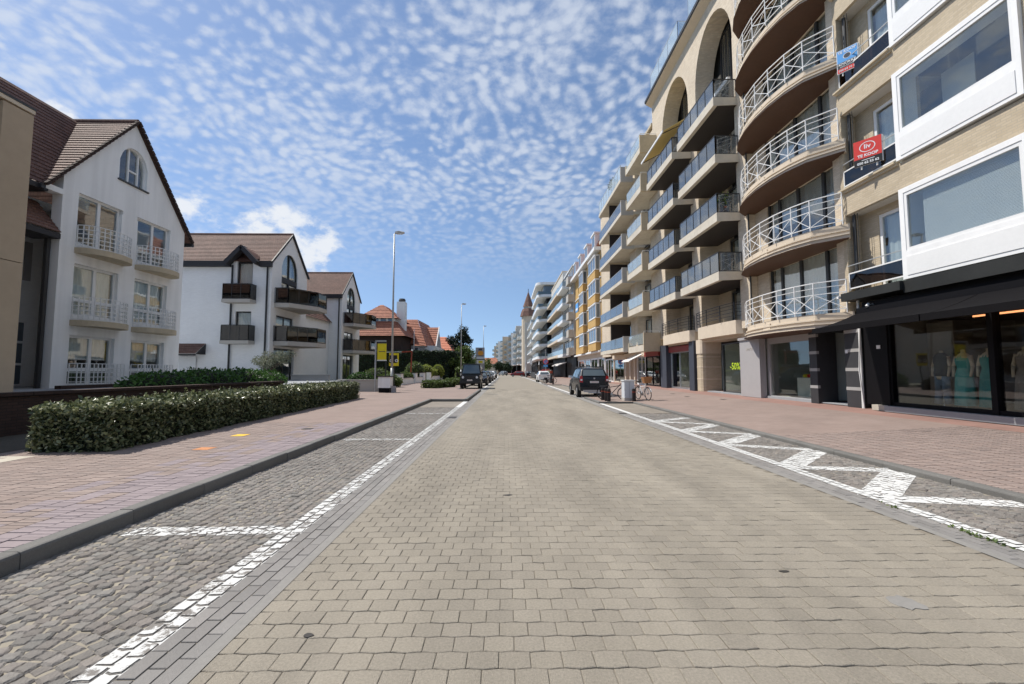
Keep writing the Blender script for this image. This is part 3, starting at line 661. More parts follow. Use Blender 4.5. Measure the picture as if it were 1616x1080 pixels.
# -- left pavement
PZ = 0.118
lp = MB()
lp.quad((-10, -6, PZ-.012), (LK-.13, -6, PZ-.012), (LK-.13, 11, PZ-.012), (-10, 11, PZ-.012))
pave_l = lp.build('pavement', 'clay_joint', base=(-6, 0, PZ), kind='structure')
f = MB(); f.quad((-9.8, 11, PZ), (LK-.13, 11, PZ), (LK-.13, 20.33, PZ), (-9.8, 20.33, PZ)); f.quad((-16, 20.33, PZ), (-1.93, 20.33, PZ), (-1.93, 31.37, PZ), (-16, 31.37, PZ)); f.quad((-14, 31.37, PZ), (LK-.13, 31.37, PZ), (LK-.13, 34, PZ), (-14, 34, PZ))
strip(f, -10, LK-.13, 34, 160, PZ); f.build('distant_bricks', 'clay_far', pave_l)
V = {0: brick_piece(0.2, 0.066, 0.025, 0.0028, 0.0025)}; A_, M_ = [], []
for c in range(31):
    x = LK - .13 - 0.1 - 0.2 * c; y = 0.7 + (0.033 if c % 2 else 0)
    while y < 11:
        grp = int((y + 0.13 * c) / 0.42)
        (M_ if (c < 2 or (c < 4 and (grp + c) % 2 == 0) or (c < 6 and (grp + c) % 3 == 0)) else A_).append((x, y, PZ + rng.gauss(0, .0012), rng.gauss(0, .008), 0)); y += 0.066
pieces('paving_brick', 'paving_brick_field', pave_l, V, A_, 'clay', 'clay_field', 220)
pieces('paving_brick', 'paving_brick_field', pave_l, V, M_, 'mauve', 'mauve_field', 80)
MB().quad((-14, 2, PZ+.002), (-7.1, 2, PZ+.002), (-7.1, 6.75, PZ+.002), (-14, 6.75, PZ+.002)).build('concrete_slab', 'slab_concrete', base=(-9, 5, PZ), kind='structure')
MB().quad((-14, 6.75, PZ+.003), (-7.9, 6.75, PZ+.003), (-7.9, 22, PZ+.003), (-14, 22, PZ+.003)).build('planting_bed', 'soil', base=(-9, 10, PZ), kind='structure')
# utility covers and paint marks on the left pavement
def cover(name, x0, x1, y0, y1, z, m, label, cat, h=0.004): return tag(B(x0, x1, y0, y1, z, z + h).build(name, m), label, cat)
cover('painted_cover', -5.13, -4.87, 7.25, 7.50, PZ, 'orange_paint', 'worn orange cover plate set in the brick pavement beside the hedge', 'cover plate')
cover('painted_cover', -5.45, -5.20, 8.75, 9.02, PZ, 'yellow_paint', 'bright yellow cover plate set in the brick pavement beside the hedge', 'cover plate')
cover('iron_cover', -4.52, -4.32, 9.75, 9.93, PZ, 'iron', 'small dark iron cover in the brick pavement by the hedge', 'cover plate')
cover('drain_grate', -1.76, -1.50, 13.1, 13.55, 0.0, 'iron', 'iron drain grate in the gutter next to the parking bays under the hedge side', 'drain')
cover('drain_grate', 3.72, 3.98, 14.3, 14.7, 0.0, 'iron', 'iron drain grate in the gutter beside the zigzag marking', 'drain')
patch_disc('mortar_patch', 2.42, 2.70, .085, 'grey_strip', 'pale smear of mortar on the road pavers', 'stain', 1.0, 0.003, 0.0, 16, .3, 3)
patch_disc('tar_spot', 0.02, 5.02, .028, 'iron', 'small black tar spot in the middle of the road', 'stain', 1.6, 0.003, 0.0, 9, .3, 5)
patch_disc('tar_spot', -1.05, 2.42, .018, 'iron', 'small black tar spot near the grey brick gutter', 'stain', 1.5, 0.003, 0.0, 9, .3, 6)
patch_disc('tar_spot', 1.95, 3.12, .018, 'iron', 'thin dark scrap on the pavers near the pale smear', 'stain', 2.2, 0.003, 0.0, 9, .3, 8)
# -- right pavement, rising gently to the shop fronts
ZR = lambda x: 0.070 + max(0.0, x - 5.63) * 0.048
XF = 10.62                                                    # shop front line
rp = MB(); rp.quad((RK+.13, -6, ZR(RK+.13)-.012), (XF, -6, ZR(XF)-.012), (XF, 10, ZR(XF)-.012), (RK+.13, 10, ZR(RK+.13)-.012))
pave_r = rp.build('pavement', 'clay_joint', base=(8, 0, .070), kind='structure')
f = MB()
for a, b in ((9.0, 18.77), (18.77, 22.73), (22.73, 43.07), (43.07, 50.13), (50.13, 80)):
    x0 = RK + .13
    f.quad((x0, a, ZR(x0)), (9.6, a, ZR(9.6)), (9.6, b, ZR(9.6)), (x0, b, ZR(x0)))
    if a in (18.77, 43.07): f.quad((4.15, a + .13, .070), (x0, a + .13, .070), (x0, b - .13, .070), (4.15, b - .13, .070))
f.build('distant_bricks', 'clay_far', pave_r)
f = MB(); f.quad((9.6, -6, ZR(9.6)), (XF+1.6, -6, ZR(XF+1.6)), (XF+1.6, 80, ZR(XF+1.6)), (9.6, 80, ZR(9.6))); strip(f, RK+.13, XF+2, 80, 330, .070, .33); f.build('red_brick_band', 'clay_red', pave_r)
V = {0: brick_piece(0.2, 0.066, 0.025, 0.0028, 0.0025)}; A_ = []
for c in range(20):
    x = RK + .13 + 0.1 + 0.2 * c; y = 2.2 + (0.033 if c % 2 else 0)
    while y < 9.0:
        if x < 9.55: A_.append((x, y, ZR(x) + rng.gauss(0, .0012), rng.gauss(0, .008), 0))
        y += 0.066
pieces('paving_brick', 'paving_brick_field', pave_r, V, A_, 'clay', 'clay_field', 200)
for x, y, l in ((8.4, 20.3, 'dark iron cover in the pavement before the discount window'), (8.9, 17.9, 'dark iron cover in the pavement before the grey shop pier'), (8.6, 22.6, 'dark iron cover in the pavement before the brick pillar')): cover('iron_cover', x, x+.3, y, y+.25, ZR(x)+.006, 'iron', l, 'cover plate')
# weeds in the joint beside the right hand line
wd = MB(); rw = random.Random(5)
for yc in (4.55, 3.85, 3.75, 3.6): leaves(wd, [(3.995 + rw.gauss(0, .01), yc + rw.gauss(0, .06), .004) for _ in range(22)], .03, rw, 1.0)
tag(wd.build('weeds', 'leaf_mid', kind='stuff'), 'tiny green weeds growing in the joint beside the white line', 'weeds')

# ---------------------------------------------------------------- right hand side of the street
def panel_rail(parent, pts, z0, z1, gm, fm, post=0.035, top=0.04, n_each=None, name='glass_panel', bottom=True, close=0.0):
    """rail along plan points: posts and rails one part, each sheet of glass a part of its own"""
    fr = MB()
    for (a, b), n in zip(zip(pts, pts[1:]), n_each or [1]*(len(pts)-1)):
        a, b = Vector((*a, 0)), Vector((*b, 0))
        fr.bar(a + Vector((0,0,z1)), b + Vector((0,0,z1)), post, top)
        if bottom: fr.bar(a + Vector((0,0,z0+.03)), b + Vector((0,0,z0+.03)), post*.8, top*.8)
        for i in range(n + 1):
            p = a.lerp(b, i / n); fr.bar(p + Vector((0,0,z0-.02)), p + Vector((0,0,z1-top/2)), post, post)
        for i in range(n):
            p, q = a.lerp(b, (i+.06/n)/n if n else 0), a.lerp(b, (i+1-.06/n)/n); d = (q-p).normalized(); nr = Vector((-d.y, d.x, 0)) * .005
            MB().prism([p+nr+Vector((0,0,z0+.05)), q+nr+Vector((0,0,z0+.05)), q+nr+Vector((0,0,z1-.03)), p+nr+Vector((0,0,z1-.03))], -nr*2).build(name, gm, parent)
    fr.build('railing', fm, parent)
ZB = 0.31
# ======== R1: cream brick block with white window bays over the black fashion shop
r1 = thing('apartment_block', 'cream brick apartment block with large white framed window bays above the black fashion shop', 'building', (10.62, 8.0, ZB))
FR1 = [3.75, 6.95, 10.15, 13.35]; BAYS = [(8.28, 11.16), (3.4, 6.3)]
mb = MB()
for z in FR1[1:] + [16.4]: mb.box(10.52, 11.0, 1.0, 13.08, z - 0.74, z)              # brick bands at the floors
for z in FR1:
    for a, b in ((1.0, 3.4), (6.3, 8.28)): mb.box(10.53, 11.0, a, b, z, z + 2.46)
mb.box(10.54, 10.90, 13.08, 13.22, 3.5, 16.4)                                        # far jamb
mb.box(10.9, 11.9, 13.10, 13.22, 3.5, 16.4)                                          # end wall of the recess
mb.build('wall', 'cream_brick', r1)
mb = MB()
for z in FR1: cutwall(mb, 'x', 11.0, 11.2, 11.16, 13.1, z, z + 2.46, [(11.25, 12.45, z + .02, z + 2.25)])
mb.build('recess_wall', 'cream_brick', r1)
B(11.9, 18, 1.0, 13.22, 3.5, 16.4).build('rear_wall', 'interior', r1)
B(10.5, 18.1, .95, 13.25, 16.4, 16.62).build('roof', 'grey_concrete', r1)
for z in FR1:
    B(10.62, 11.9, 11.18, 13.08, z - 0.75 if z > 4 else z - .1, z - .741 if z > 4 else z - .02).build('soffit', 'soffit_pale', r1)
    for a, b in BAYS:
        bay_ = MB().box(10.44, 10.98, a, b, z + .05, z + .78).box(10.44, 10.98, a, b, z + 2.33, z + 2.46).box(10.44, 10.98, a, a + .1, z + .78, z + 2.33).box(10.44, 10.98, b - .13, b, z + .78, z + 2.33).build('window_bay', 'white_paint', r1)
        B(10.425, 10.44, a + .12, b - .14, z + .14, z + .62).build('bay_panel', 'white_metal', bay_)
        fr = MB(); bx(fr, 'x', 10.455, 10.53, a + .1, b - .13, z + .78, z + .86); bx(fr, 'x', 10.455, 10.53, a + .1, b - .13, z + 2.24, z + 2.33); bx(fr, 'x', 10.455, 10.53, a + .1, a + .17, z + .86, z + 2.24); bx(fr, 'x', 10.455, 10.53, b - .21, b - .13, z + .86, z + 2.24)
        fr.build('window_frame', 'white_metal', bay_)
        B(10.49, 10.50, a + .17, b - .21, z + .86, z + 2.24).build('pane', 'glass', bay_)
        if z < 6:                                                                    # Venetian blind drawn on the first floor
            bl = MB(); n = 44
            for i in range(n):
                zz = z + .88 + 1.34 * i / n; bl.quad((10.60, a + .2, zz), (10.60, b - .5, zz), (10.615, b - .5, zz + .031), (10.615, a + .2, zz + .031))
            bl.build('blind', 'blind', bay_)
        else: B(11.5, 11.52, b - 1.1, b - .3, z + .4, z + 2.3).build('curtain', 'curtain_grey', bay_)
    w = window(r1, 'x', 11.03, 1, 11.25, 12.45, z + .02, z + 2.25, (1,), (1,), 'white_paint', 'glass', .09, ('curtain_grey', 1.0), 'balcony_door')
    bal = MB().box(10.46, 11.0, 11.18, 13.06, z - .05, z + .03).build('balcony', 'tan_concrete', r1)
    if z > 4: MB().prism([(10.52, 11.2, z - .02), (10.40, 11.2, z + .02), (10.40, 11.2, z + .07), (10.46, 11.2, z + .09), (10.60, 11.2, z + .09)], (0, 1.98, 0)).build('sill_moulding', 'tan_concrete', bal)
    fr = MB(); fr.bar((10.52, 11.18, z+.16), (10.52, 13.02, z+.16), .035, .035); fr.bar((10.52, 11.18, z+.62), (10.52, 13.02, z+.62), .035, .035); fr.bar((10.52, 13.02, z+.1), (10.52, 13.02, z+.62), .03, .035)
    fr.build('railing', 'white_metal', bal)
    MB().bar((10.5, 11.18, z+.86), (10.5, 13.05, z+.86), .022, .022).build('top_rail', 'galvanised', bal)
    B(10.517, 10.523, 11.2, 13.0, z+.18, z+.6).build('glass_panel', 'smoked_glass', bal)
# service pipes in the corner of the recess
mb = MB(); mb.tube((10.72, 12.98, 3.8), (10.72, 12.98, 16.3), .05)
mb.tube((10.64, 12.86, 3.8), (10.64, 12.86, 16.3), .012); mb.tube((10.66, 12.78, 3.8), (10.66, 12.78, 16.3), .009); mb.build('downpipe', 'charcoal_frame', r1)
mb = MB()
for z in (7.4, 7.55, 7.2): mb.torus((10.62, 12.85, z), (1, .3, .1), .14, .008, 14, 5)
mb.build('cable_coil', 'plastic_dark', r1)
# stone band and black shop front
B(10.28, 10.9, 1.0, 11.0, 3.42, 3.74).build('stone_band', 'black_granite', r1)
B(10.18, 10.9, 11.0, 12.98, 3.50, 3.74).build('stone_band', 'black_granite', r1)
B(10.50, 10.9, 1.0, 12.6, 2.75, 3.42).build('shop_fascia', 'black_panel', r1)
B(10.28, 10.60, 1.0, 11.78, ZB, .46).build('shop_plinth', 'plinth_stone', r1)
B(10.36, 10.58, 11.78, 12.28, ZB, .46).build('shop_plinth', 'slab_concrete', r1)
mb = MB().box(10.5, 10.62, 11.72, 12.60, .46, 2.75)
for a in (9.16, 6.5, 3.9, 1.0): mb.box(10.44, 10.62, a, a + .12, .46, 2.75)
mb.box(10.46, 10.60, 1.12, 11.72, .46, .56); mb.build('shop_frame', 'black_panel', r1)
mb = MB().box(10.40, 10.46, 11.72, 11.80, .46, 2.75); mb.build('shop_jamb', 'black_panel', r1)
for a, b in ((9.28, 11.72), (6.62, 9.16), (4.02, 6.5), (1.12, 3.9)): B(10.52, 10.53, a, b, .56, 2.75).build('shop_window', 'shop_glass', r1)
mb = MB().box(10.65, 14.2, 1.0, 11.9, .44, .47).box(14.2, 14.3, 1.0, 11.9, .47, 3.3).box(10.65, 14.2, 11.9, 12.0, .47, 3.3).box(10.65, 14.2, .9, 1.0, .47, 3.3).box(10.65, 14.2, 1.0, 11.9, 2.82, 2.9); mb.build('shop_interior', 'shop_interior', r1)
B(11.5, 11.53, 11.0, 11.7, .5, 2.7).build('display_screen', 'shop_interior', r1)
B(11.6, 11.64, 1.2, 10.6, 2.74, 2.78).build('light_strip', emit_mat('strip_light', (1.0, .38, .16), 1.6), r1)
MB().tube((10.46, 12.66, ZB), (10.40, 12.70, 1.4), .018).tube((10.40, 12.70, 1.4), (10.46, 12.66, 2.9), .018).tube((10.50, 12.74, ZB), (10.50, 12.74, 3.5), .035).build('downpipe', 'white_metal', r1)
B(10.488, 10.5, 12.05, 12.17, 2.03, 2.13).build('number_plate', 'sign_white', r1)
# awning of the fashion shop
aw = thing('awning', 'black fabric awning let down over the fashion shop windows', 'awning', (9.0, 8.0, 2.5))
tp, ft = (10.48, 3.16), (9.02, 2.62)
for a, b in ((9.3, 12.62), (5.6, 9.27), (1.6, 5.57)):
    mb = MB(); n = 8
    for i in range(n):
        t0, t1 = i/n, (i+1)/n; sg = lambda t: -.05 * math.sin(math.pi*t)
        x0, z0, x1, z1 = tp[0]+(ft[0]-tp[0])*t0, tp[1]+(ft[1]-tp[1])*t0+sg(t0), tp[0]+(ft[0]-tp[0])*t1, tp[1]+(ft[1]-tp[1])*t1+sg(t1)
        mb.quad((x0, a, z0), (x0, b, z0), (x1, b, z1), (x1, a, z1))
    mb.build('canopy', 'awning_black', aw, flip=False)
    B(8.985, 9.03, a, b, 2.49, 2.64).build('valance', 'awning_black', aw)
    mb = MB()
    for y in (a + .25, b - .25): mb.bar((10.46, y, 2.95), (9.7, y - .15, 2.74), .04, .05); mb.bar((9.7, y - .15, 2.74), (9.04, y, 2.56), .04, .05)
    mb.build('folding_arm', 'black_metal', aw)
B(10.32, 10.5, 1.5, 12.6, 3.08, 3.24).build('cassette', 'black_panel', aw)
# security lamp and camera above the awning
cl = thing('wall_lamp', 'small white spotlight under the black stone band above the awning', 'lamp', (10.2, 12.2, 3.2))
MB().tube((10.5, 12.2, 3.32), (10.36, 12.2, 3.3), .012).tube((10.36, 12.2, 3.33), (10.30, 12.2, 3.24), .035, 8, .05).build('spotlight', 'white_metal', cl)
cc = thing('security_camera', 'white security camera beside the lowest curved balcony', 'camera', (10.3, 13.05, 3.6))
MB().box(10.12, 10.32, 13.0, 13.07, 3.60, 3.67).tube((10.32, 13.03, 3.62), (10.5, 13.1, 3.55), .014).build('housing', 'white_metal', cc)
# estate agents' boards hung in the recesses
def board(p0, p1, z0, z1, tilt, label, draw):
    p0, p1 = Vector((*p0, 0)), Vector((*p1, 0)); r = (p1-p0).normalized(); w = (p1-p0).length; nrm = r.cross(Vector((0,0,1)))
    t = thing('estate_agent_board', label, 'sign', (p0.x, p0.y, z0)); h = z1 - z0; upv = Vector((nrm.x*tilt, nrm.y*tilt, 1)).normalized()
    O = p0 + Vector((0, 0, z0))
    def P(u, v, d=0.0): return O + r*(u*w) + upv*(v*h) + nrm*d
    def sheet(u0, u1, v0, v1, d, m, nm='panel', th=.012): return MB().prism([P(u0,v0,d), P(u1,v0,d), P(u1,v1,d), P(u0,v1,d)], -nrm*th).build(nm, m, t)
    sheet(0, 1, 0, 1, 0, 'sign_white', 'backing_board', .02)
    draw(t, P, sheet, r, upv, nrm, w, h)
    pp = P(1, 0, -.02); MB().prism([P(1,0,-.02), P(1,1,-.02), P(1,1,-.02)-nrm*.22, P(1,0,-.02)-nrm*.22], r*.02).build('side_panel', 'sign_white', t)
    MB().bar(P(.25, -.12, -.03), P(.25, .5, -.03), .03, .03).bar(P(.8, -.12, -.03), P(.8, .5, -.03), .03, .03).build('bracket', 'white_metal', t)
def T(t, P, r, upv, s, u, v, size, m, bold=0.0, d=.006): text(s, size, frame_M(P(u, v, d), r, upv), m, t, bold=bold)
def liv(t, P, sheet, r, upv, nrm, w, h):
    sheet(0, 1, .28, 1, .004, 'sign_bright_red'); sheet(0, 1, 0, .28, .004, 'sign_black')
    mb = MB(); n = 28
    for i in range(n):
        a, b = 6.2832*i/n, 6.2832*(i+1)/n; q = lambda an, k: P(.5 + .29*k*math.cos(an), .70 + .20*k*math.sin(an), .007)
        mb.quad(q(a, 1), q(b, 1), q(b, .88), q(a, .88))
    mb.build('ring', 'sign_white', t, flip=False)
    T(t, P, r, upv, 'liv', .5, .715, .24*h, 'sign_white', .004); T(t, P, r, upv, 'TE KOOP', .5, .385, .15*h, 'sign_white', .004); T(t, P, r, upv, '050 62 53 62', .5, .10, .125*h, 'sign_white', .003)
    sheet(.28, .74, .20, .222, .0065, 'sign_white', 'small_print', .002)
def kno(t, P, sheet, r, upv, nrm, w, h):
    sheet(.03, .97, .45, .98, .004, 'sign_blue'); sheet(.03, .97, .20, .44, .004, 'charcoal_frame', 'dark_band'); sheet(.03, .97, .02, .19, .004, 'sign_bright_red', 'red_band')
    mb = MB(); n = 20
    mb.poly([P(.5 + .19*math.cos(6.2832*i/n), .67 + .12*math.sin(6.2832*i/n), .007) for i in range(n)]); mb.build('emblem', 'sign_white', t, flip=False)
    mb = MB(); mb.poly([P(.5 + .16*math.cos(6.2832*i/n), .67 + .10*math.sin(6.2832*i/n), .009) for i in range(n)]); mb.build('emblem_disc', 'blue_stone', t, flip=False)
    T(t, P, r, upv, 'TE KOOP', .5, .88, .15*h, 'sign_white', .003); T(t, P, r, upv, 'KNOKKE', .5, .365, .15*h, 'sign_white', .002, .008); T(t, P, r, upv, 'REAL ESTATE', .5, .25, .085*h, 'sign_white', .0, .008); T(t, P, r, upv, '050 64 10 10', .5, .10, .115*h, 'sign_white', .001, .008)
board((10.10, 12.12), (10.47, 11.60), 7.27, 8.02, .0, "red and black for-sale board with a white ring, hung in a brick balcony recess", liv)
board((10.27, 12.78), (10.58, 12.34), 10.57, 11.30, .0, 'blue and white for-sale board with a round emblem, hung in a brick balcony recess', kno)

# ======== entrance beside the shop and R2: brick block with curved balconies
r2 = thing('apartment_block', 'brick apartment block with white railed curved balconies and wooden soffits', 'building', (10.62, 15.9, ZB))
FR2 = [3.22 + 2.73*k for k in range(6)]; TOP2 = FR2[-1] + 2.73
mb = MB()
mb.box(10.5, 11.9, 18.35, 19.15, 3.3, TOP2)                                          # pier next to the arched block
mb.box(10.58, 11.9, 13.22, 13.55, 2.9, TOP2)                                         # pier next to the window bays
mb.build('wall', 'pale_brick', r2)
for z in FR2:
    B(10.85, 11.2, 13.55, 18.35, z + 2.35, z + 2.73).build('recess_lintel', 'pale_brick', r2); B(10.80, 11.2, 17.50, 18.35, z, z + 2.35).build('recess_wall', 'pale_brick', r2)
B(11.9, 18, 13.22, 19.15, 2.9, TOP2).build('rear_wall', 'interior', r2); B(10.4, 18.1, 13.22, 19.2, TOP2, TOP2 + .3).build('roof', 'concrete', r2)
plan2 = [(10.58, 18.45), (10.10, 18.0), (9.82, 17.4), (9.66, 16.7), (9.58, 15.9), (9.60, 15.1), (9.72, 14.35), (9.92, 13.75), (10.58, 12.98)]
def inset(pts, d):
    out = []
    for i, p in enumerate(pts):
        a = pts[max(0, i-1)]; b = pts[min(len(pts)-1, i+1)]; t = Vector((b[0]-a[0], b[1]-a[1])).normalized(); out.append((p[0] - t.y*d, p[1] + t.x*d))
    return out
for k, z in enumerate(FR2):
    bal = MB()
    for d, z0, z1 in ((.0, z - .17, z), (.06, z - .22, z - .175), (.02, z - .30, z - .225), (.10, z - .35, z - .305), (.06, z - .47, z - .355)):
        bal.plan(inset(plan2, -d) + [(10.95, 13.3), (10.95, 18.4)], z0, z1)
    bal = bal.build('balcony', 'cream_stone', r2)
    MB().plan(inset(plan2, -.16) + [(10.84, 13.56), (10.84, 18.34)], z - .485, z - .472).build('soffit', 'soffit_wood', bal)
    m = (9.50, 15.75); MB().box(9.545, 9.72, 15.55, 15.95, z - .38, z - .10).build('keystone', 'cream_stone', bal)
    # railing: posts, three rails, crossed braces
    rp_ = inset(plan2, -.05)[:-1] + [(10.42, 13.05)]
    fr = MB()
    for h, w_ in ((1.0, .028), (.83, .016), (.62, .022), (.10, .022)):
        for a, b in zip(rp_, rp_[1:]): fr.bar((*a, z + h), (*b, z + h), w_, w_)
    fr.build('railing', 'white_metal', bal)
    br = MB()
    for a in rp_: MB().bar((*a, z - .02), (*a, z + 1.0), .026, .026).build('post', 'white_metal', bal)
    for a, b in zip(rp_, rp_[1:]):
        br.bar((*a, z + .62), (*b, z + .10), .014, .020); br.bar((*a, z + .10), (*b, z + .62), .012, .017)
    br.build('braces', 'white_metal', bal)
    w = window(r2, 'x', 10.86, 1, 13.6, 17.5, z + .02, z + 2.35, (.8, 1.3, 1.1, .7), (1,), 'charcoal_frame', 'glass', .07, ('curtain' if k % 2 == 0 else 'curtain_grey', 1.0 if k != 1 else .55), 'window_wall', .09, .11)
mb = MB(); mb.tube((10.48, 18.30, 3.3), (10.48, 18.30, TOP2), .035); mb.build('downpipe', 'charcoal_frame', r2)
# ground floor of R2
B(10.4, 10.66, 17.72, 19.22, ZB, 2.75).build('shop_pier', 'grey_panel', r2)
B(10.34, 10.7, 17.68, 19.26, 2.75, 2.86).build('pier_cap', 'grey_panel', r2)
text('search', .2, frame_M((10.394, 18.45, 2.35), (0, -1, 0), (0, 0, 1)), 'grey_concrete', r2)
mb = MB(); cutwall(mb, 'x', 10.72, 10.86, 14.98, 17.72, ZB, 2.9, [(15.14, 17.56, .42, 2.5)]); mb.build('shop_frame', 'grey_panel', r2)
B(10.78, 10.79, 15.14, 17.56, .42, 2.5).build('shop_window', 'shop_glass', r2)
B(10.62, 10.86, 14.98, 17.72, ZB, .40).build('shop_plinth', 'plinth_stone', r2)
mb = MB().box(10.9, 13.5, 14.9, 19.1, .38, .41).box(13.5, 13.6, 14.9, 19.1, .41, 2.9).box(10.9, 13.5, 14.85, 14.9, .41, 2.9).box(10.9, 13.5, 19.1, 19.15, .41, 2.9).box(10.9, 13.5, 14.9, 19.1, 2.82, 2.88); mb.build('shop_interior', 'shop_pale', r2)
B(10.62, 11.9, 13.4, 19.15, 2.75, 2.88).build('lintel', 'grey_panel', r2)
# dark granite entrance with pale courses
for y0, y1 in ((12.80, 13.36), (14.60, 14.96)):
    p = B(10.52, 11.2, y0, y1, ZB, 2.9).build('entrance_pier', 'dark_granite', r2)
    for z in (.82, 1.40, 1.98, 2.56): B(10.512, 10.6, y0 - .004, y1 + .004, z, z + .1).build('stone_course', 'pale_granite', p)
B(11.9, 11.98, 13.36, 14.60, ZB, 2.9).build('door', 'black_panel', r2); B(10.62, 11.9, 13.36, 14.6, ZB + .02, ZB + .05).build('threshold', 'plinth_stone', r2)
B(10.62, 11.9, 13.36, 14.6, 2.7, 2.9).build('porch_ceiling', 'black_panel', r2)
B(11.86, 11.9, 13.5, 14.25, .85, 1.75).build('letterbox_bank', 'black_metal', r2)
for i in range(3):
    for j in range(2): B(11.845, 11.86, 13.60 + .34*j, 13.72 + .34*j, 1.05 + .26*i, 1.09 + .26*i).build('letter_slot', 'steel', r2)
B(10.505, 10.515, 13.24, 13.33, 1.95, 2.05).build('number_plate', 'sign_white', r2)

# ======== R3: arched block with dark glass balconies
r3 = thing('apartment_block', 'tall brick apartment block with two great arches and dark glass balconies', 'building', (10.62, 24.5, ZB))
TOP3 = 20.8; COLS = [(19.28, 23.25), (24.25, 28.45)]
FR3 = [3.7, 5.82, 8.50, 11.2, 13.88]
mb = MB()
mb.box(10.58, 11.9, 23.25, 24.25, 3.6, 17.0); mb.box(10.58, 11.9, 28.45, 30.3, 3.6, 17.0); mb.box(10.56, 11.9, 19.15, 19.28, 3.6, 17.0)
# arches: the wall above the springing, cut by two round-headed openings
for (a, b), rgt in zip(COLS, (24.25, 30.3)):
    c, hw, zs, rise = (a + b)/2, (b - a)/2, 17.0, 2.75; n = 16
    arc = [(c + hw*math.cos(math.pi*i/n), zs + rise*math.sin(math.pi*i/n)) for i in range(n + 1)]     # from b to a
    for (p, q) in zip(arc, arc[1:]): mb.prism([(10.58, p[0], p[1]), (10.58, q[0], q[1]), (10.58, q[0], TOP3), (10.58, p[0], TOP3)], (1.0, 0, 0))
for a, b in ((19.15, 19.28), (23.25, 24.25), (28.45, 30.3)): mb.box(10.58, 11.58, a, b, 17.0, TOP3)
mb.build('wall', 'pale_brick', r3)
for a, b in COLS:
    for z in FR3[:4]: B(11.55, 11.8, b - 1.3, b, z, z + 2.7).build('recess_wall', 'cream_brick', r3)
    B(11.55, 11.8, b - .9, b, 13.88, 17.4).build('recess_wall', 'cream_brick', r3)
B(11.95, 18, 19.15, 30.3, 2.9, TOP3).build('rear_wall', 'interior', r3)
MB().prism([(10.6, 19.1, TOP3-.25), (10.15, 19.1, TOP3), (10.15, 19.1, TOP3+.22), (10.6, 19.1, TOP3+.35), (18, 19.1, TOP3+.35), (18, 19.1, TOP3-.25)], (0, 11.3, 0)).build('cornice', 'cream_stone', r3)
B(10.08, 10.16, 19.1, 30.4, TOP3+.06, TOP3+.24).build('gutter', 'black_metal', r3)
for a, b in COLS:
    c = a
    for k, z in enumerate(FR3):
        if k == 0:
            pl_ = [(10.56, b + .1), (10.30, b - .1), (10.22, (a+b)/2 + .6), (10.22, (a+b)/2 - .8), (10.32, a + .05), (10.56, a - .1)]
            bal = MB().plan(pl_ + [(11.6, a - .1), (11.6, b + .1)], z - .62, z).build('balcony', 'cream_stone', r3)
            fr = MB(); q = inset(pl_, -.04)
            for h in (.2, .36, .52, .68, .8):
                for s_, e_ in zip(q, q[1:]): fr.bar((*s_, z + h), (*e_, z + h), .022, .022)
            for p in q: fr.bar((*p, z), (*p, z + .8), .03, .03)
            fr.build('railing', 'black_metal', bal)
        else:
            ya, yb = a - .36, b - .1
            bal = MB().prism([(9.42, 0, z - .40), (9.42, 0, z), (11.5, 0, z), (11.5, 0, z - .30), (9.6, 0, z - .40)], (0, yb - ya, 0)).xf(Matrix.Translation((0, ya, 0))).build('balcony', 'concrete', r3)
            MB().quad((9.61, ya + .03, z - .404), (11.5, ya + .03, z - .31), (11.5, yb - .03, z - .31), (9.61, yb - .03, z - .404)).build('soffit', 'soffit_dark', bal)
            panel_rail(bal, [(10.5, ya + .05), (9.47, ya + .05), (9.47, yb - .05)], z, z + .88, 'dark_rail_glass', 'black_metal', .035, .04, [1, 5])
            MB().tube((10.5, ya + .05, z + .45), (10.5, ya + .05, z + .5), .01).build('clip', 'black_metal', bal)
        h = 2.2 if k < 4 else 3.0
        if k < 4: window(r3, 'x', 11.6, 1, a + .02, b - 1.3, z + .02, z + (1.72 if k == 0 else 2.3), (1.4, .7), (1,), 'charcoal_frame', 'glass', .07, ('curtain_grey' if (k + int(a)) % 3 else 'curtain', 1.0))
    w = window(r3, 'x', 11.6, 1, a + .02, b - .9, 13.9, 19.5, (1, 1, 1), (2.6, 3.0), 'black_metal', 'glass', .07)
    mb = MB()
    for i in range(1, 9): mb.box(11.56, 11.59, a + .05 + .33*i, a + .075 + .33*i, 16.5, 19.45)
    mb.build('window_bars', 'black_metal', r3)
B(10.35, 10.5, 19.4, 22.8, 15.0, 15.2).build('awning_cassette', 'white_metal', r3)
ay = thing('awning', 'yellow fabric sun awning let down over the top dark glass balcony', 'awning', (10.0, 26.3, 14.8))
MB().prism([(10.55, 24.3, 16.2), (9.1, 24.3, 15.35), (9.1, 24.3, 15.33), (10.55, 24.3, 16.17)], (0, 4.0, 0)).build('canopy', 'awning_yellow', ay); B(9.06, 9.12, 24.3, 28.3, 15.27, 15.40).build('front_rail', 'white_metal', ay)
MB().bar((10.5, 24.6, 16.0), (9.15, 24.5, 15.3), .03, .04).bar((10.5, 28.0, 16.0), (9.15, 28.1, 15.3), .03, .04).build('folding_arm', 'black_metal', ay)
# glass balustrade on the roof
for a, b in ((19.3, 23.2), (24.6, 29.6)):
    rr = B(10.2, 10.32, a, b, TOP3 + .33, TOP3 + .42).build('roof_kerb', 'black_metal', r3); panel_rail(rr, [(11.6, a + .05), (10.26, a + .05), (10.26, b - .05)], TOP3 + .42, TOP3 + 1.6, 'rail_glass', 'steel', .02, .02, [1, 3], bottom=False)
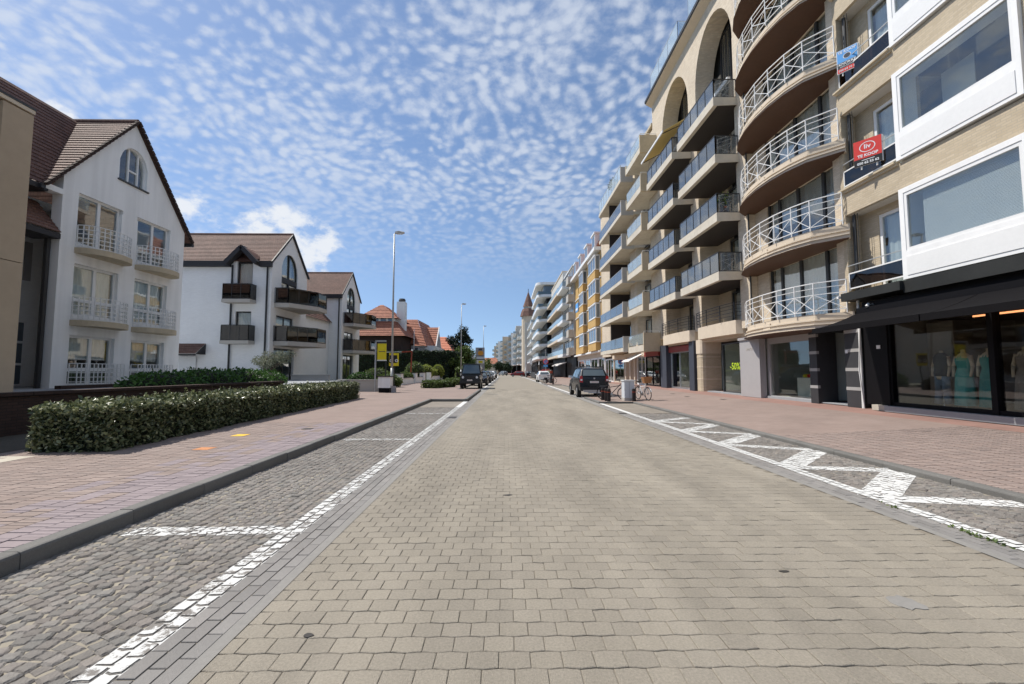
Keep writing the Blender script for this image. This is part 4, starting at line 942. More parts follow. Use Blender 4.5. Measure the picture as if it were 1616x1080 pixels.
# potted plant on a balcony
pt = thing('potted_plant', 'leafy plant in a terracotta pot on a dark glass balcony', 'plant', (9.85, 19.15, FR3[2]))
MB().lathe([(.13, 0), (.17, .2), (.19, .26), (.19, .3), (.16, .3)], 9.85, 19.15, 14, FR3[2]).build('pot', 'terracotta', pt)
rl = random.Random(4); mb = MB(); leaves(mb, blob_pts(rl, (9.85, 19.15, FR3[2] + .62), (.27, .27, .36), 260, .1), .1, rl, .4); mb.build('foliage', 'leaf_mid', pt)
# ground floor of R3
def shop(parent, x, y0, y1, z0, z1, fm, fw=.09, inner='shop_pale', gm='shop_glass', depth=2.2, mull=()):
    f_ = MB(); cutwall(f_, 'x', x, x + .12, y0, y1, z0, z1, [(y0 + fw, y1 - fw, z0 + .1, z1 - fw)])
    for m_ in mull: f_.box(x + .02, x + .1, m_ - .03, m_ + .03, z0 + .1, z1 - fw)
    f_ = f_.build('shop_frame', fm, parent)
    ys = [y0 + fw] + list(mull) + [y1 - fw]
    for a, b in zip(ys, ys[1:]): B(x + .05, x + .06, a, b, z0 + .1, z1 - fw).build('shop_window', gm, f_)
    B(x + depth, x + depth + .1, y0, y1, z0, z1).build('shop_back', inner, f_); B(x + .13, x + depth, y0, y1, z0, z0 + .04).build('shop_floor', inner, f_); B(x + .13, x + depth, y0 - .02, y0, z0 + .04, z1).build('shop_side', inner, f_); B(x + .13, x + depth, y1, y1 + .02, z0 + .04, z1).build('shop_side', inner, f_)
    return f_
s50 = shop(r3, 10.8, 19.22, 21.6, ZB, 2.75, 'charcoal_frame', .05, 'shop_pale', depth=2.6)
text('-50%', .46, frame_M((10.84, 20.5, 1.62), (0, -1, 0), (0, 0, 1)), 'neon_yellow', s50)
B(11.2, 11.8, 19.7, 20.7, ZB + .05, 1.15).build('display_block', 'shop_pale', s50)
B(10.6, 11.0, 19.15, 22.9, ZB, ZB + .06).build('shop_plinth', 'plinth_stone', r3)
B(11.7, 11.8, 21.6, 23.4, ZB, 3.0).build('door', 'soffit_dark', r3)
mb = MB().plan([(10.56, 23.95), (10.56, 23.5), (10.62, 23.38), (10.75, 23.32), (11.6, 23.32), (11.6, 23.95)], ZB, 2.35); pil = mb.build('brick_pillar', 'cream_brick', r3)
for z in (.95, 1.6, 2.15): MB().plan([(10.55, 23.96), (10.55, 23.49), (10.61, 23.37), (10.75, 23.31), (11.6, 23.31), (11.6, 23.96)], z, z + .05).build('stone_course', 'cream_stone', pil)
MB().plan([(10.53, 23.97), (10.53, 23.48), (10.60, 23.35), (10.75, 23.29), (11.6, 23.29), (11.6, 23.97)], 2.35, 3.1).build('pillar_head', 'cream_stone', pil)
B(10.62, 11.6, 19.15, 30.3, 2.95, 3.12).build('lintel', 'cream_stone', r3)
for a, b in ((24.1, 24.75), (28.3, 29.35)): B(10.45, 11.3, a, b, ZB, 3.1).build('stone_pilaster', 'blue_stone', r3)
shop(r3, 10.75, 24.8, 28.3, ZB, 2.6, 'steel', .06, 'shop_pale', depth=2.4, mull=(26.9,)); B(10.62, 10.9, 24.75, 28.3, 2.6, 3.0).build('shop_sign', 'sign_red', r3)
shop(r3, 10.9, 29.4, 30.3, ZB, 2.6, 'black_panel', .06, 'interior')

# ======== R4: tan concrete balconies with clear glass
r4 = thing('apartment_block', 'narrow apartment block with deep tan concrete balconies and clear glass fronts', 'building', (10.62, 33, ZB))
FR4 = [3.05 + 2.8*k for k in range(6)]
mb = MB(); mb.box(10.6, 11.9, 30.32, 31.3, 2.9, 18.9); mb.box(10.62, 11.9, 34.9, 35.8, 2.9, 18.9)
for z in FR4: mb.box(11.2, 11.5, 31.3, 32.4, z, z + 2.5)
mb.build('wall', 'pale_brick', r4)
B(11.9, 18, 30.32, 35.8, 2.9, 19.2).build('rear_wall', 'interior', r4); B(10.5, 18, 30.32, 35.8, 19.2, 19.4).build('roof', 'tan_concrete', r4)
for k, z in enumerate(FR4):
    if k < 5 or True:
        bal = MB().prism([(9.4, 29.6, z - .28), (9.4, 29.6, z + .16), (9.5, 29.6, z + .16), (9.5, 29.6, z - .02), (11.5, 29.6, z - .02), (11.5, 29.6, z - .16)], (0, 3.6, 0)).build('balcony', 'concrete', r4)
        B(9.38, 10.55, 29.48, 29.62, z - .30, z + .98).build('side_wall', 'tan_concrete', bal); B(9.39, 9.7, 33.15, 33.28, z - .30, z + .5).build('side_wall', 'tan_concrete', bal)
        panel_rail(bal, [(9.44, 29.64), (9.44, 33.18)], z + .18, z + (.98 if k < 5 else 1.1), 'rail_glass', 'steel', .02, .02, [3], bottom=False)
        MB().bar((9.44, 29.56, z + 1.1), (10.55, 29.56, z + 1.1), .03, .03).bar((9.44, 29.56, z + .98), (9.44, 29.56, z + 1.1), .03, .03).bar((10.5, 29.56, z + .98), (10.5, 29.56, z + 1.1), .03, .03).build('top_rail', 'white_metal', bal)
        if k < 5: window(r4, 'x', 11.3, 1, 32.4, 34.9, z, z + 2.45, (1, 1), (1,), 'charcoal_frame', 'glass', .07, ('curtain_grey', 1.0))
shop(r4, 10.75, 30.4, 33.4, ZB, 2.5, 'black_panel', .08, 'interior', mull=(31.9,)); B(10.66, 10.95, 30.35, 33.5, 2.5, 2.95).build('shop_sign', 'sign_red', r4)
shop(r4, 10.75, 33.5, 35.7, ZB, 2.6, 'white_paint', .09, 'shop_interior', mull=(34.5,)); B(10.7, 10.95, 33.5, 35.8, 2.6, 2.95).build('shop_sign', 'cream_stone', r4)
tag(MB().prism([(10.6, 33.6, 2.75), (9.5, 33.6, 2.2), (9.5, 33.6, 2.12), (10.6, 33.6, 2.68)], (0, 2.1, 0)).build('awning', 'awning_white', base=(10, 34.6, 2.1)), 'small white shop awning let down beside the tan balconies', 'awning')

# ======== R5: wide balconies with blue glass
r5 = thing('apartment_block', 'apartment block with long concrete balconies fronted in dark blue glass', 'building', (10.62, 41, ZB))
FR5 = [3.22 + 2.8*k for k in range(6)]
mb = MB(); mb.box(10.6, 11.9, 35.8, 36.6, 2.9, 18.6); mb.box(10.62, 11.9, 44.0, 47.9, 2.9, 18.6)
for z in FR5: mb.box(11.3, 11.6, 36.6, 38.6, z, z + 2.5)
mb.build('wall', 'pale_brick', r5)
B(11.95, 18, 35.8, 47.9, 2.9, 18.6).build('rear_wall', 'interior', r5); B(10.5, 18, 35.8, 47.9, 18.6, 18.8).build('roof', 'tan_concrete', r5)
for k, z in enumerate(FR5):
    bal = MB().prism([(9.4, 34.7, z - .24), (9.4, 34.7, z + .05), (11.5, 34.7, z + .05), (11.5, 34.7, z - .12)], (0, 8.5, 0)).build('balcony', 'concrete', r5)
    B(9.38, 10.4, 34.66, 34.80, z - .28, z + .98).build('side_wall', 'grey_concrete', bal)
    B(9.45, 11.4, 39.6, 39.72, z - .35, z - .12).build('downstand_beam', 'tan_concrete', bal)
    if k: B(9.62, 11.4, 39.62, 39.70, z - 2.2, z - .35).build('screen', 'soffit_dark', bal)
    panel_rail(bal, [(9.44, 34.82), (9.44, 43.15)], z + .05, z + (.92 if k < 5 else 1.2), 'blue_rail_glass' if k < 5 else 'rail_glass', 'galvanised', .025, .03, [4 if k < 5 else 8], bottom=False)
    if k < 5: window(r5, 'x', 11.4, 1, 38.6, 44.0, z + .05, z + 2.45, (1, 1, 1, 1), (1,), 'charcoal_frame', 'glass', .07, ('curtain_grey', 1.0))
rl = random.Random(14); tp_ = thing('potted_plant', 'pale feathery shrub in a pot behind the roof terrace glass', 'plant', (9.8, 38.5, FR5[5] + .05)); MB().lathe([(.15, 0), (.2, .35), (.18, .35)], 9.8, 38.5, 10, FR5[5] + .05).build('pot', 'terracotta', tp_); mb = MB(); leaves(mb, blob_pts(rl, (9.75, 38.5, FR5[5] + 1.15), (.55, .6, .6), 420, .1), .16, rl, .3, .25); mb.build('foliage', 'leaf_olive', tp_)
for y0, y1 in ((35.9, 37.2), (37.3, 38.6), (38.7, 40.0), (40.1, 43.9)): shop(r5, 10.9, y0, y1, ZB, 2.6, 'cream_stone', .12, 'interior')
B(10.75, 11.2, 35.8, 44.0, 2.6, 2.95).build('lintel', 'cream_stone', r5)
for y in (36.0, 37.3, 38.7): B(10.62, 10.9, y - .12, y + .12, ZB, 2.6).build('shop_pier', 'cream_stone', r5)
shop(r5, 10.9, 44.1, 47.8, ZB, 2.7, 'white_paint', .12, 'interior', mull=(45.4, 46.6))

# ======== R6: ochre brick house with bay windows and red mansard
r6 = thing('apartment_block', 'ochre brick block with white bay windows, white bands and a red tiled mansard', 'building', (10.62, 57, ZB))
Y6 = (47.95, 66.0); FR6 = [3.95 + 2.75*k for k in range(4)]
mb = MB(); cutwall(mb, 'x', 10.6, 10.9, Y6[0], Y6[1], 3.7, 15.0, [(53.4, 55.2, z + .55, z + 2.2) for z in FR6] + [(60.6, 63.4, z + .6, z + 2.3) for z in FR6]); mb.build('wall', 'ochre_brick', r6)
B(11.4, 18, *Y6, ZB, 15.0).build('rear_wall', 'interior', r6)
for z in FR6:
    for y0, y1 in ((48.6, 52.8), (56.5, 59.6)):
        B(10.05, 10.6, y0, y1, z - .2, z + .7).build('bay_apron', 'ochre_brick', r6)
        bw = window(r6, 'x', 10.07, 1, y0, y1, z + .78, z + 2.3, (1, 1, 1), (1,), 'white_paint', 'far_glass', .1, name='bay_window'); B(10.1, 10.6, y0 - .06, y0, z + .72, z + 2.3).build('bay_side', 'far_glass', bw)
        MB().box(10.0, 10.6, y0 - .1, y1, z + .70, z + .78).box(10.0, 10.6, y0 - .1, y1, z + 2.3, z + 2.44).box(10.05, 10.14, y0 - .09, y0 - .0, z + .78, z + 2.3).box(10.5, 10.6, y0 - .09, y0, z + .78, z + 2.3).build('bay_trim', 'white_paint', bw)
    window(r6, 'x', 10.75, 1, 60.6, 63.4, z + .6, z + 2.3, (1, 1), (1,), 'white_paint', 'far_glass', .12)
    bl = MB().box(10.45, 11.2, 53.3, 55.3, z - .05, z + .08).build('balcony', 'white_paint', r6); B(10.5, 10.58, 53.35, 55.25, z + .08, z + .55).build('parapet', 'ochre_brick', bl)
    B(11.1, 11.15, 53.4, 55.2, z + .1, z + 2.2).build('balcony_door', 'far_glass', bl)
    MB().box(10.5, 10.6, *Y6, z - .26, z - .14).build('white_band', 'white_paint', r6)
B(10.3, 11.0, Y6[0], Y6[1], 3.55, 3.72).build('cornice', 'white_paint', r6)
B(9.85, 11.0, Y6[0] - .05, Y6[1], 15.0, 15.4).build('eaves', 'white_paint', r6)
mb = MB(); course_roof(mb, (10.2, Y6[0], 15.4), (10.2, Y6[1], 15.4), (11.5, Y6[1], 18.0), (11.5, Y6[0], 18.0), 8, .05); mb.poly([(10.2, Y6[0], 15.4), (11.5, Y6[0], 18.0), (18, Y6[0], 18.0), (18, Y6[0], 15.4)]); mb.poly([(11.5, Y6[0], 18), (11.5, Y6[1], 18), (18, Y6[1], 18), (18, Y6[0], 18)])
roof6 = mb.build('roof', 'red_tile', r6)
for y in (50.5, 55.2, 60.0, 64.4):
    B(10.3, 11.6, y - .9, y + .9, 15.7, 17.4).build('dormer', 'white_paint', roof6); B(10.18, 11.7, y - 1.05, y + 1.05, 17.4, 17.6).build('dormer_roof', 'white_paint', roof6)
    B(10.285, 10.3, y - .7, y + .7, 15.95, 17.2).build('dormer_window', 'far_glass', roof6)
for y0, y1 in ((48.1, 51.5), (51.8, 56), (56.3, 60), (60.3, 65.8)): shop(r6, 10.9, y0, y1, ZB, 3.0, 'white_paint', .2, 'interior', mull=((y0+y1)/2,))
B(10.85, 11.2, Y6[0], Y6[1], 3.0, 3.55).build('lintel', 'cream_stone', r6)
sb = thing('estate_agent_board', 'blue for-sale board fixed to the ochre brick block', 'sign', (10.3, 59.5, 9.7)); MB().box(9.9, 10.0, 59.6, 61.6, 9.7, 10.9).build('panel', 'sign_blue', sb); MB().box(9.88, 9.9, 59.7, 61.5, 9.9, 10.2).build('text_band', 'sign_white', sb)

# ======== blocks further along the street
def balcony_block(label, y0, y1, x, top, first, fh, wallm, slabm, railm, splits, proj=1.0, bh=.28, cols=4, ground='black_panel', offs=0.0, group=None, solid=False, round_=False, shift=None):
    xo = x + (off((y0+y1)/2) if shift is None else shift); t = thing('apartment_block', label, 'building', (xo, (y0+y1)/2, ZB), group)
    B(xo, xo + 8, y0, y1, first, top).build('wall', wallm, t); B(xo - .1, xo + 8, y0, y1, top, top + .25).build('roof', slabm, t)
    B(xo + .35, xo + 8, y0, y1, ZB, first).build('ground_floor', ground, t); z = first
    while z < top - 1.5:
        for a, b in splits:
            ya, yb = y0 + (y1-y0)*a, y0 + (y1-y0)*b
            bal = B(xo - proj, xo, ya, yb, z - bh/2, z + bh/2).build('balcony', slabm, t)
            B(xo - proj + .02, xo - proj + .06, ya + .05, yb - .05, z + bh/2 + .02, z + 1.0).build('glass_panel', railm, bal); B(xo - proj + .06, xo - .02, ya + .02, ya + .06, z + bh/2 + .02, z + 1.0).build('glass_panel', railm, bal)
        n = cols
        for i in range(n):
            a = y0 + (y1-y0)*(i+.15)/n; b = y0 + (y1-y0)*(i+.85)/n
            w = B(xo - .03, xo + .05, a, b, z + bh/2 + .05, z + fh - .45).build('window', 'far_glass', t); m_ = (a+b)/2; MB().box(xo - .06, xo - .031, m_ - .05, m_ + .05, z + bh/2 + .05, z + fh - .45).box(xo - .06, xo - .031, a, b, z + fh - .55, z + fh - .45).build('frame', slabm, w)
        z += fh
    return t
t = balcony_block('grey rendered block with small balconies between the ochre block and the glass balconies', 66.05, 70.5, 10.3, 17.6, 4.0, 2.75, 'grey_concrete', 'grey_concrete', 'grey_concrete', [(0.02, .6)], .8, .3, 2)
t = balcony_block('white and black block with box-like balconies of pale blue glass', 70.6, 78.0, 10.5, 18.0, 4.0, 2.8, 'charcoal_frame', 'white_paint', 'far_rail', [(0.02, .98)], 1.3, .45, 3)
t = balcony_block('long pale block with continuous white balconies and pale glass fronts', 78.1, 98, 10.3, 19.4, 4.1, 2.85, 'soffit_pale', 'cream_stone', 'far_rail', [(0.0, .99)], 1.0, .42, 8)
for y, l in ((82, 'white awning let down over a shop in the long pale block'), (75, 'white awning let down over a shop under the pale blue glass balconies')):
    tag(MB().prism([(10.4, y, 3.0), (8.9, y, 2.5), (8.9, y, 2.3), (10.4, y, 2.85)], (0, 4.0, 0)).build('awning', 'awning_white', base=(9.7, y + 2, 2.3)), l, 'awning')
# black tower with rounded white floors
r8 = thing('corner_building', 'black corner building with rounded white floor bands and a white crown', 'building', (9.6, 110, ZB))
def rounded(x0, x1, y0, y1, r, n=6): return [(x1, y0), (x1, y1), (x0, y1)] + [(x0 + r - r*math.cos(math.pi/2*i/n), y0 + r - r*math.sin(math.pi/2*i/n)) for i in range(n + 1)]
xo = off(108); MB().plan(rounded(10.0+xo, 17, 104, 124, 1.0), ZB, 22.5).build('wall', 'black_panel', r8)
for k in range(7):
    z = 4.6 + 2.95*k; wide = 2.4 if k < 6 else 2.6
    bal = MB().plan(rounded(10.0+xo-wide, 17, 102.2, 124, 2.0), z - .3, z + .3).build('balcony', 'white_paint', r8)
    if k < 6:
        MB().plan(rounded(10.0+xo-wide+.2, 16.5, 102.4, 103.0, .4), z + .3, z + 1.0).build('glass_panel', 'car_glass', bal)
        B(10.0+xo-wide+.2, 10.0+xo-wide+.3, 104.5, 123.5, z + .3, z + 1.15).build('glass_panel', 'far_rail', bal); window(r8, 'y', 103.9, 1, 11.2+xo, 14.5, z + .4, z + 2.3, (1, 1), (1,), 'black_metal', 'far_glass', .1)
MB().plan(rounded(9.2+xo, 17, 103.4, 122, .8), 19.8, 22.3).build('penthouse', 'far_glass', r8)
# conical tower house and the row beyond
r9 = balcony_block('grey and white block with stacked small balconies under the pointed tower', 124.2, 150, 9.6, 18.5, 4.2, 2.8, 'soffit_pale', 'white_paint', 'far_rail', [(.02, .3), (.36, .62), (.68, .98)], 1.3, .35, 6)
sp = thing('spire_house', 'old house with a pointed brown tiled tower and flared roof', 'building', (12, 165, ZB)); xo = off(158)
B(8.6+xo, 18, 152, 176, ZB, 18.5).build('wall', 'soffit_pale', sp); tx = 7.9; MB().lathe([(2.4, 0), (2.4, 21.2)], tx, 155, 10, ZB).build('turret', 'pale_brick', sp)
MB().lathe([(3.0, 20.6), (2.5, 22.4), (2.0, 23.4)], tx, 155, 8, ZB).build('flared_roof', 'brown_tile', sp); MB().lathe([(1.6, 23.3), (1.7, 24.2)], tx, 155, 8, ZB).build('lantern', 'grey_concrete', sp)
spr = MB().lathe([(1.95, 24.1), (1.1, 26.6), (.08, 29.6)], tx, 155, 8, ZB).build('spire', 'brown_tile', sp); MB().tube((tx, 155, 29.8), (tx, 155, 31.0), .1).build('finial', 'black_metal', spr)
for k in range(5):
    for j in range(3): B(8.5+xo, 8.62+xo, 160+5*j, 162.5+5*j, 4 + 2.6*k, 5.7 + 2.6*k).build('window', 'far_glass', sp); B(7.6+xo, 8.6+xo, 157.5+6*j, 160+6*j, 3.6+2.6*k, 4.0+2.6*k).build('balcony', 'white_paint', sp)
hues = [('soffit_pale', 'white_paint'), ('grey_concrete', 'white_paint'), ('white_render', 'grey_concrete'), ('soffit_pale', 'cream_stone'), ('pale_brick', 'white_paint'), ('white_render', 'white_paint'), ('cream_stone', 'white_paint')]
labs = ['pale block just beyond the pointed tower house', 'grey block in the far row, second beyond the tower house', 'white block with grey floors, third beyond the tower house', 'pale block with cream floors, fourth beyond the tower house', 'brick coloured block, fifth beyond the tower house', 'plain white block, sixth beyond the tower house', 'cream block closing the far row of apartments']
y = 176.5
for i, (wm, sm) in enumerate(hues):
    L_ = 17 + 3*(i % 3); balcony_block(labs[i], y, y + L_, 9.8, 18.5 + 1.5*((i*2) % 3), 4.2, 2.8, wm, sm, 'far_rail', [(.02, .46), (.54, .98)], 1.3, .4, 4, group='far row of apartments', shift=off(y + L_/2)); y += L_ + .4

# ---------------------------------------------------------------- left hand side of the street
GL = 0.80                                                     # raised garden level
XA = -16.0
# ======== A: white gabled house with curved balconies
ha = thing('gabled_house', 'white gabled house with white grid railed curved balconies and brown tiled roof', 'house', (XA, 18.32, GL))
y0, y1, yc, ze, zp = 14.96, 21.68, 18.32, 7.9, 12.02; yw0, yw1 = 15.5, 21.42
LV = [(0.86, 2.72), (3.45, 5.40), (6.15, 8.08)]; WC = [(16.08, 17.92), (18.70, 20.50)]
mb = MB(); cutwall(mb, 'x', XA, XA - .3, yw0, yw1, GL - .6, ze, [(a, b, z0, z1) for a, b in WC for z0, z1 in LV[:2]] + [(a, b, LV[2][0], ze) for a, b in WC])
# gable above the eaves: built in vertical strips round the heads of the upper windows and the arched attic window
ga = lambda y: ze + (zp - ze) * (1 - abs(y - yc) / (yc - y0))
ac, ahw, az0, azs, arise = 18.37, .66, 9.38, 10.2, .72
n = 60
for i in range(n):
    p, q = yw0 + (yw1-yw0)*i/n, yw0 + (yw1-yw0)*(i+1)/n; m_ = (p+q)/2; lo = ze
    for a, b in WC:
        if a <= m_ <= b: lo = LV[2][1]
    spans = [(lo, lo, ga(p), ga(q))]
    if abs(m_ - ac) < ahw:
        top = lambda y: azs + arise * math.sqrt(max(0.0, 1 - ((y - ac)/ahw)**2))
        spans = [(lo, lo, az0, az0), (top(p), top(q), ga(p), ga(q))]
    for l0, l1, h0, h1 in spans:
        if max(h0 - l0, h1 - l1) > .01: mb.prism([(XA, p, l0), (XA, q, l1), (XA, q, max(h1, l1)), (XA, p, max(h0, l0))], (-.3, 0, 0))
mb.build('wall', 'white_render', ha)
B(XA - .36, XA - .3, yw0, yw0 + .25, GL - .6, 8.2).build('side_wall', 'white_render', ha); B(XA - 9, XA - .3, yw1 - .25, yw1, GL - .6, 8.2).build('side_wall', 'white_render', ha)
MB().plan([(XA - .3, yw0 + .25), (-18.75, 17.95), (-18.85, 17.85), (XA - .3, yw0 + .1)], GL - .6, 8.0).build('porch_wall', 'white_brick', ha); B(XA - 3.2, XA - 3, 17.95, yw1 - .25, GL - .6, 8.0).build('rear_wall', 'interior', ha)
B(XA - .36, XA + .02, y0 - .05, yw0 + .02, 7.75, 7.95).build('eaves_box', 'white_render', ha)
for k, (z0, z1) in enumerate(LV):
    for j, (a, b) in enumerate(WC):
        window(ha, 'x', XA - .12, -1, a, b, z0, z1, (1.08, 1), (.46, 1) if k < 2 else (1,), 'white_paint', 'glass', .085, ('curtain' if k < 2 else 'curtain_grey', 1.0 if k == 1 else (.5 if k == 0 else .0001)), 'window', .08, .12)
        c, hw = (a+b)/2 + .08, (b-a)/2 + .12; nn = 16
        if k:
            plan = [(XA + .80 * math.sin(math.pi*i/nn)**.75, c + hw*math.cos(math.pi*i/nn)) for i in range(nn + 1)]
            bal = MB().plan([(XA - .1, c + hw)] + plan + [(XA - .1, c - hw)], z0 - .38, z0 - .17).build('balcony', 'tan_concrete', ha); zb = z0 - .13; H_ = .82
            rl_ = [(XA + .03 + .70 * math.sin(math.pi*i/nn)**.75, c + (hw - .05)*math.cos(math.pi*i/nn)) for i in range(nn + 1)]
        else:
            bal = MB().box(XA + .02, XA + .40, c - hw, c + hw, z0 - .16, z0 - .05).build('balcony', 'tan_concrete', ha); zb = z0 - .02; H_ = .84
            rl_ = [(XA + .05, c + hw - .05)] + [(XA + .34, c + (hw - .06) * (1 - 2*i/12)) for i in range(13)] + [(XA + .05, c - hw + .05)]
        fr = MB()
        for h in range(6):
            for s_, e_ in zip(rl_, rl_[1:]): fr.bar((*s_, zb + H_*h/5), (*e_, zb + H_*h/5), .026, .026)
        for p in rl_: fr.bar((*p, zb), (*p, zb + H_), .026, .026)
        fr.build('railing', 'white_metal', bal)
# attic window
n = 14; arcp = [(ac + ahw*math.cos(math.pi*i/n), azs + arise*math.sin(math.pi*i/n)) for i in range(n + 1)]; full = [(ac - ahw, az0), (ac + ahw, az0)] + arcp[0:]
at = MB()
for p, q in zip([full[0], full[1]] + arcp, [full[1]] + arcp + [full[0]]):
    if p != q: at.bar((XA - .15, *p), (XA - .15, *q), .1, .09)
at.bar((XA - .15, ac - .16, az0), (XA - .15, ac - .16, azs + arise*.96), .06, .08); at.bar((XA - .15, ac + .30, az0), (XA - .15, ac + .30, azs + arise*.85), .06, .08); at.bar((XA - .15, ac - .16, 9.95), (XA - .15, ac + .30, 9.95), .06, .07)
aw_ = at.build('attic_window', 'white_paint', ha); MB().prism([(XA - .16, *p) for p in full], (-.01, 0, 0)).build('pane', 'glass', aw_)
B(XA - .02, XA + .06, ac - ahw - .1, ac + ahw + .1, az0 - .09, az0 - .03).build('sill', 'charcoal_frame', aw_)
# roof
ov = .16; sl = (zp - ze)/(yc - y0)
mb = MB(); course_roof(mb, (XA + .14, y0 - ov, ze - ov*sl + .1), (XA - 9, y0 - ov, ze - ov*sl + .1), (XA - 9, yc, zp + .1), (XA + .14, yc, zp + .1), 26, .035)
course_roof(mb, (XA - 9, y1 + ov, ze - ov*sl + .1), (XA + .14, y1 + ov, ze - ov*sl + .1), (XA + .14, yc, zp + .1), (XA - 9, yc, zp + .1), 26, .035); rf = mb.build('roof', 'brown_tile', ha, flip=False)
vg = MB(); n = 24
for sgn in (-1, 1):
    for i in range(n):
        t0, t1 = i/n, (i+1)/n; ya, yb = yc + sgn*(yc - y0 + ov)*t0, yc + sgn*(yc - y0 + ov)*t1; za, zb_ = zp + .12 - (zp - ze + ov*sl)*t0, zp + .12 - (zp - ze + ov*sl)*t1
        vg.bar((XA + .12, ya, za), (XA + .12, yb, zb_ + .03), .12, .10)
vg.build('verge_tiles', 'dark_brick', rf); MB().tube((XA + .1, yc, zp + .14), (XA - 9, yc, zp + .14), .09).build('ridge_tiles', 'brown_tile', rf)
MB().box(XA - 8, XA + .1, y0 - ov - .12, y0 - ov + .02, ze - .22, ze - .06).box(XA - 8, XA + .1, y1 + ov - .02, y1 + ov + .12, ze - .22, ze - .06).build('gutter', 'black_metal', rf)
# setback wing between the tan block and the gable
B(-18.85, -18.6, 9.0, 18.0, GL - .6, 8.2).build('wing_wall', 'white_brick', ha)
window(ha, 'x', -18.58, -1, 16.55, 17.0, GL + .02, 3.35, (1,), (1, 1, 1), 'white_paint', 'far_glass', .09, name='door', depth=.015); B(-18.6, -18.56, 16.75, 17.0, 4.9, 6.4).build('window', 'grey_panel', ha)
mb = MB(); course_roof(mb, (-16.1, 9.0, 7.9), (-16.1, 15.0, 7.9), (-18.5, 18.32, 12.14), (-18.5, 9.0, 12.14), 24, .03); mb.build('wing_roof', 'brown_tile', ha, flip=False); B(-18.7, -16.0, 9.0, 15.0, 7.66, 7.84).build('wing_eaves', 'black_fascia', ha)
mb = MB(); course_roof(mb, (-15.95, 11.0, 6.35), (-15.95, 15.48, 6.35), (-16.9, 15.48, 7.5), (-16.9, 11.0, 7.5), 8, .03); mb.build('porch_roof', 'brown_tile', ha, flip=False); B(-16.9, -15.95, 11.0, 15.48, 6.12, 6.30).build('porch_fascia', 'black_fascia', ha)
MB().tube((-16.3, 15.38, GL - .5), (-16.3, 15.38, 6.3), .085).build('downpipe', 'black_metal', ha)

# ======== tan stone-clad block at the edge
tb = thing('tan_block', 'tan stone clad building corner with wide panels and thin dark roof edge', 'building', (-12.6, 5.0, GL))
B(-24, -12.75, -8, 11.2, GL - .6, 8.2).build('core', 'tan_panel', tb)
for i, yy in enumerate((11.3, 10.55, 9.0, 7.4, 5.8, 4.2, 2.6, 1.0, -.6)):
    yb = (10.57, 9.02, 7.42, 5.82, 4.22, 2.62, 1.02, -.58, -2.2)[i]
    for za, zb_ in ((GL - .5, 4.18), (4.2, 8.15)): B(-12.75 if i != 1 else -12.9, -12.55 if i == 0 else -12.68, yb + .012, yy - .012, za, zb_).build('facing_panel', 'tan_panel', tb)
B(-24, -12.54, -8, 11.31, 8.2, 8.30).build('roof_edge', 'cream_stone', tb); B(-24, -12.53, -8, 11.32, 8.30, 8.36).build('roof', 'charcoal_frame', tb)

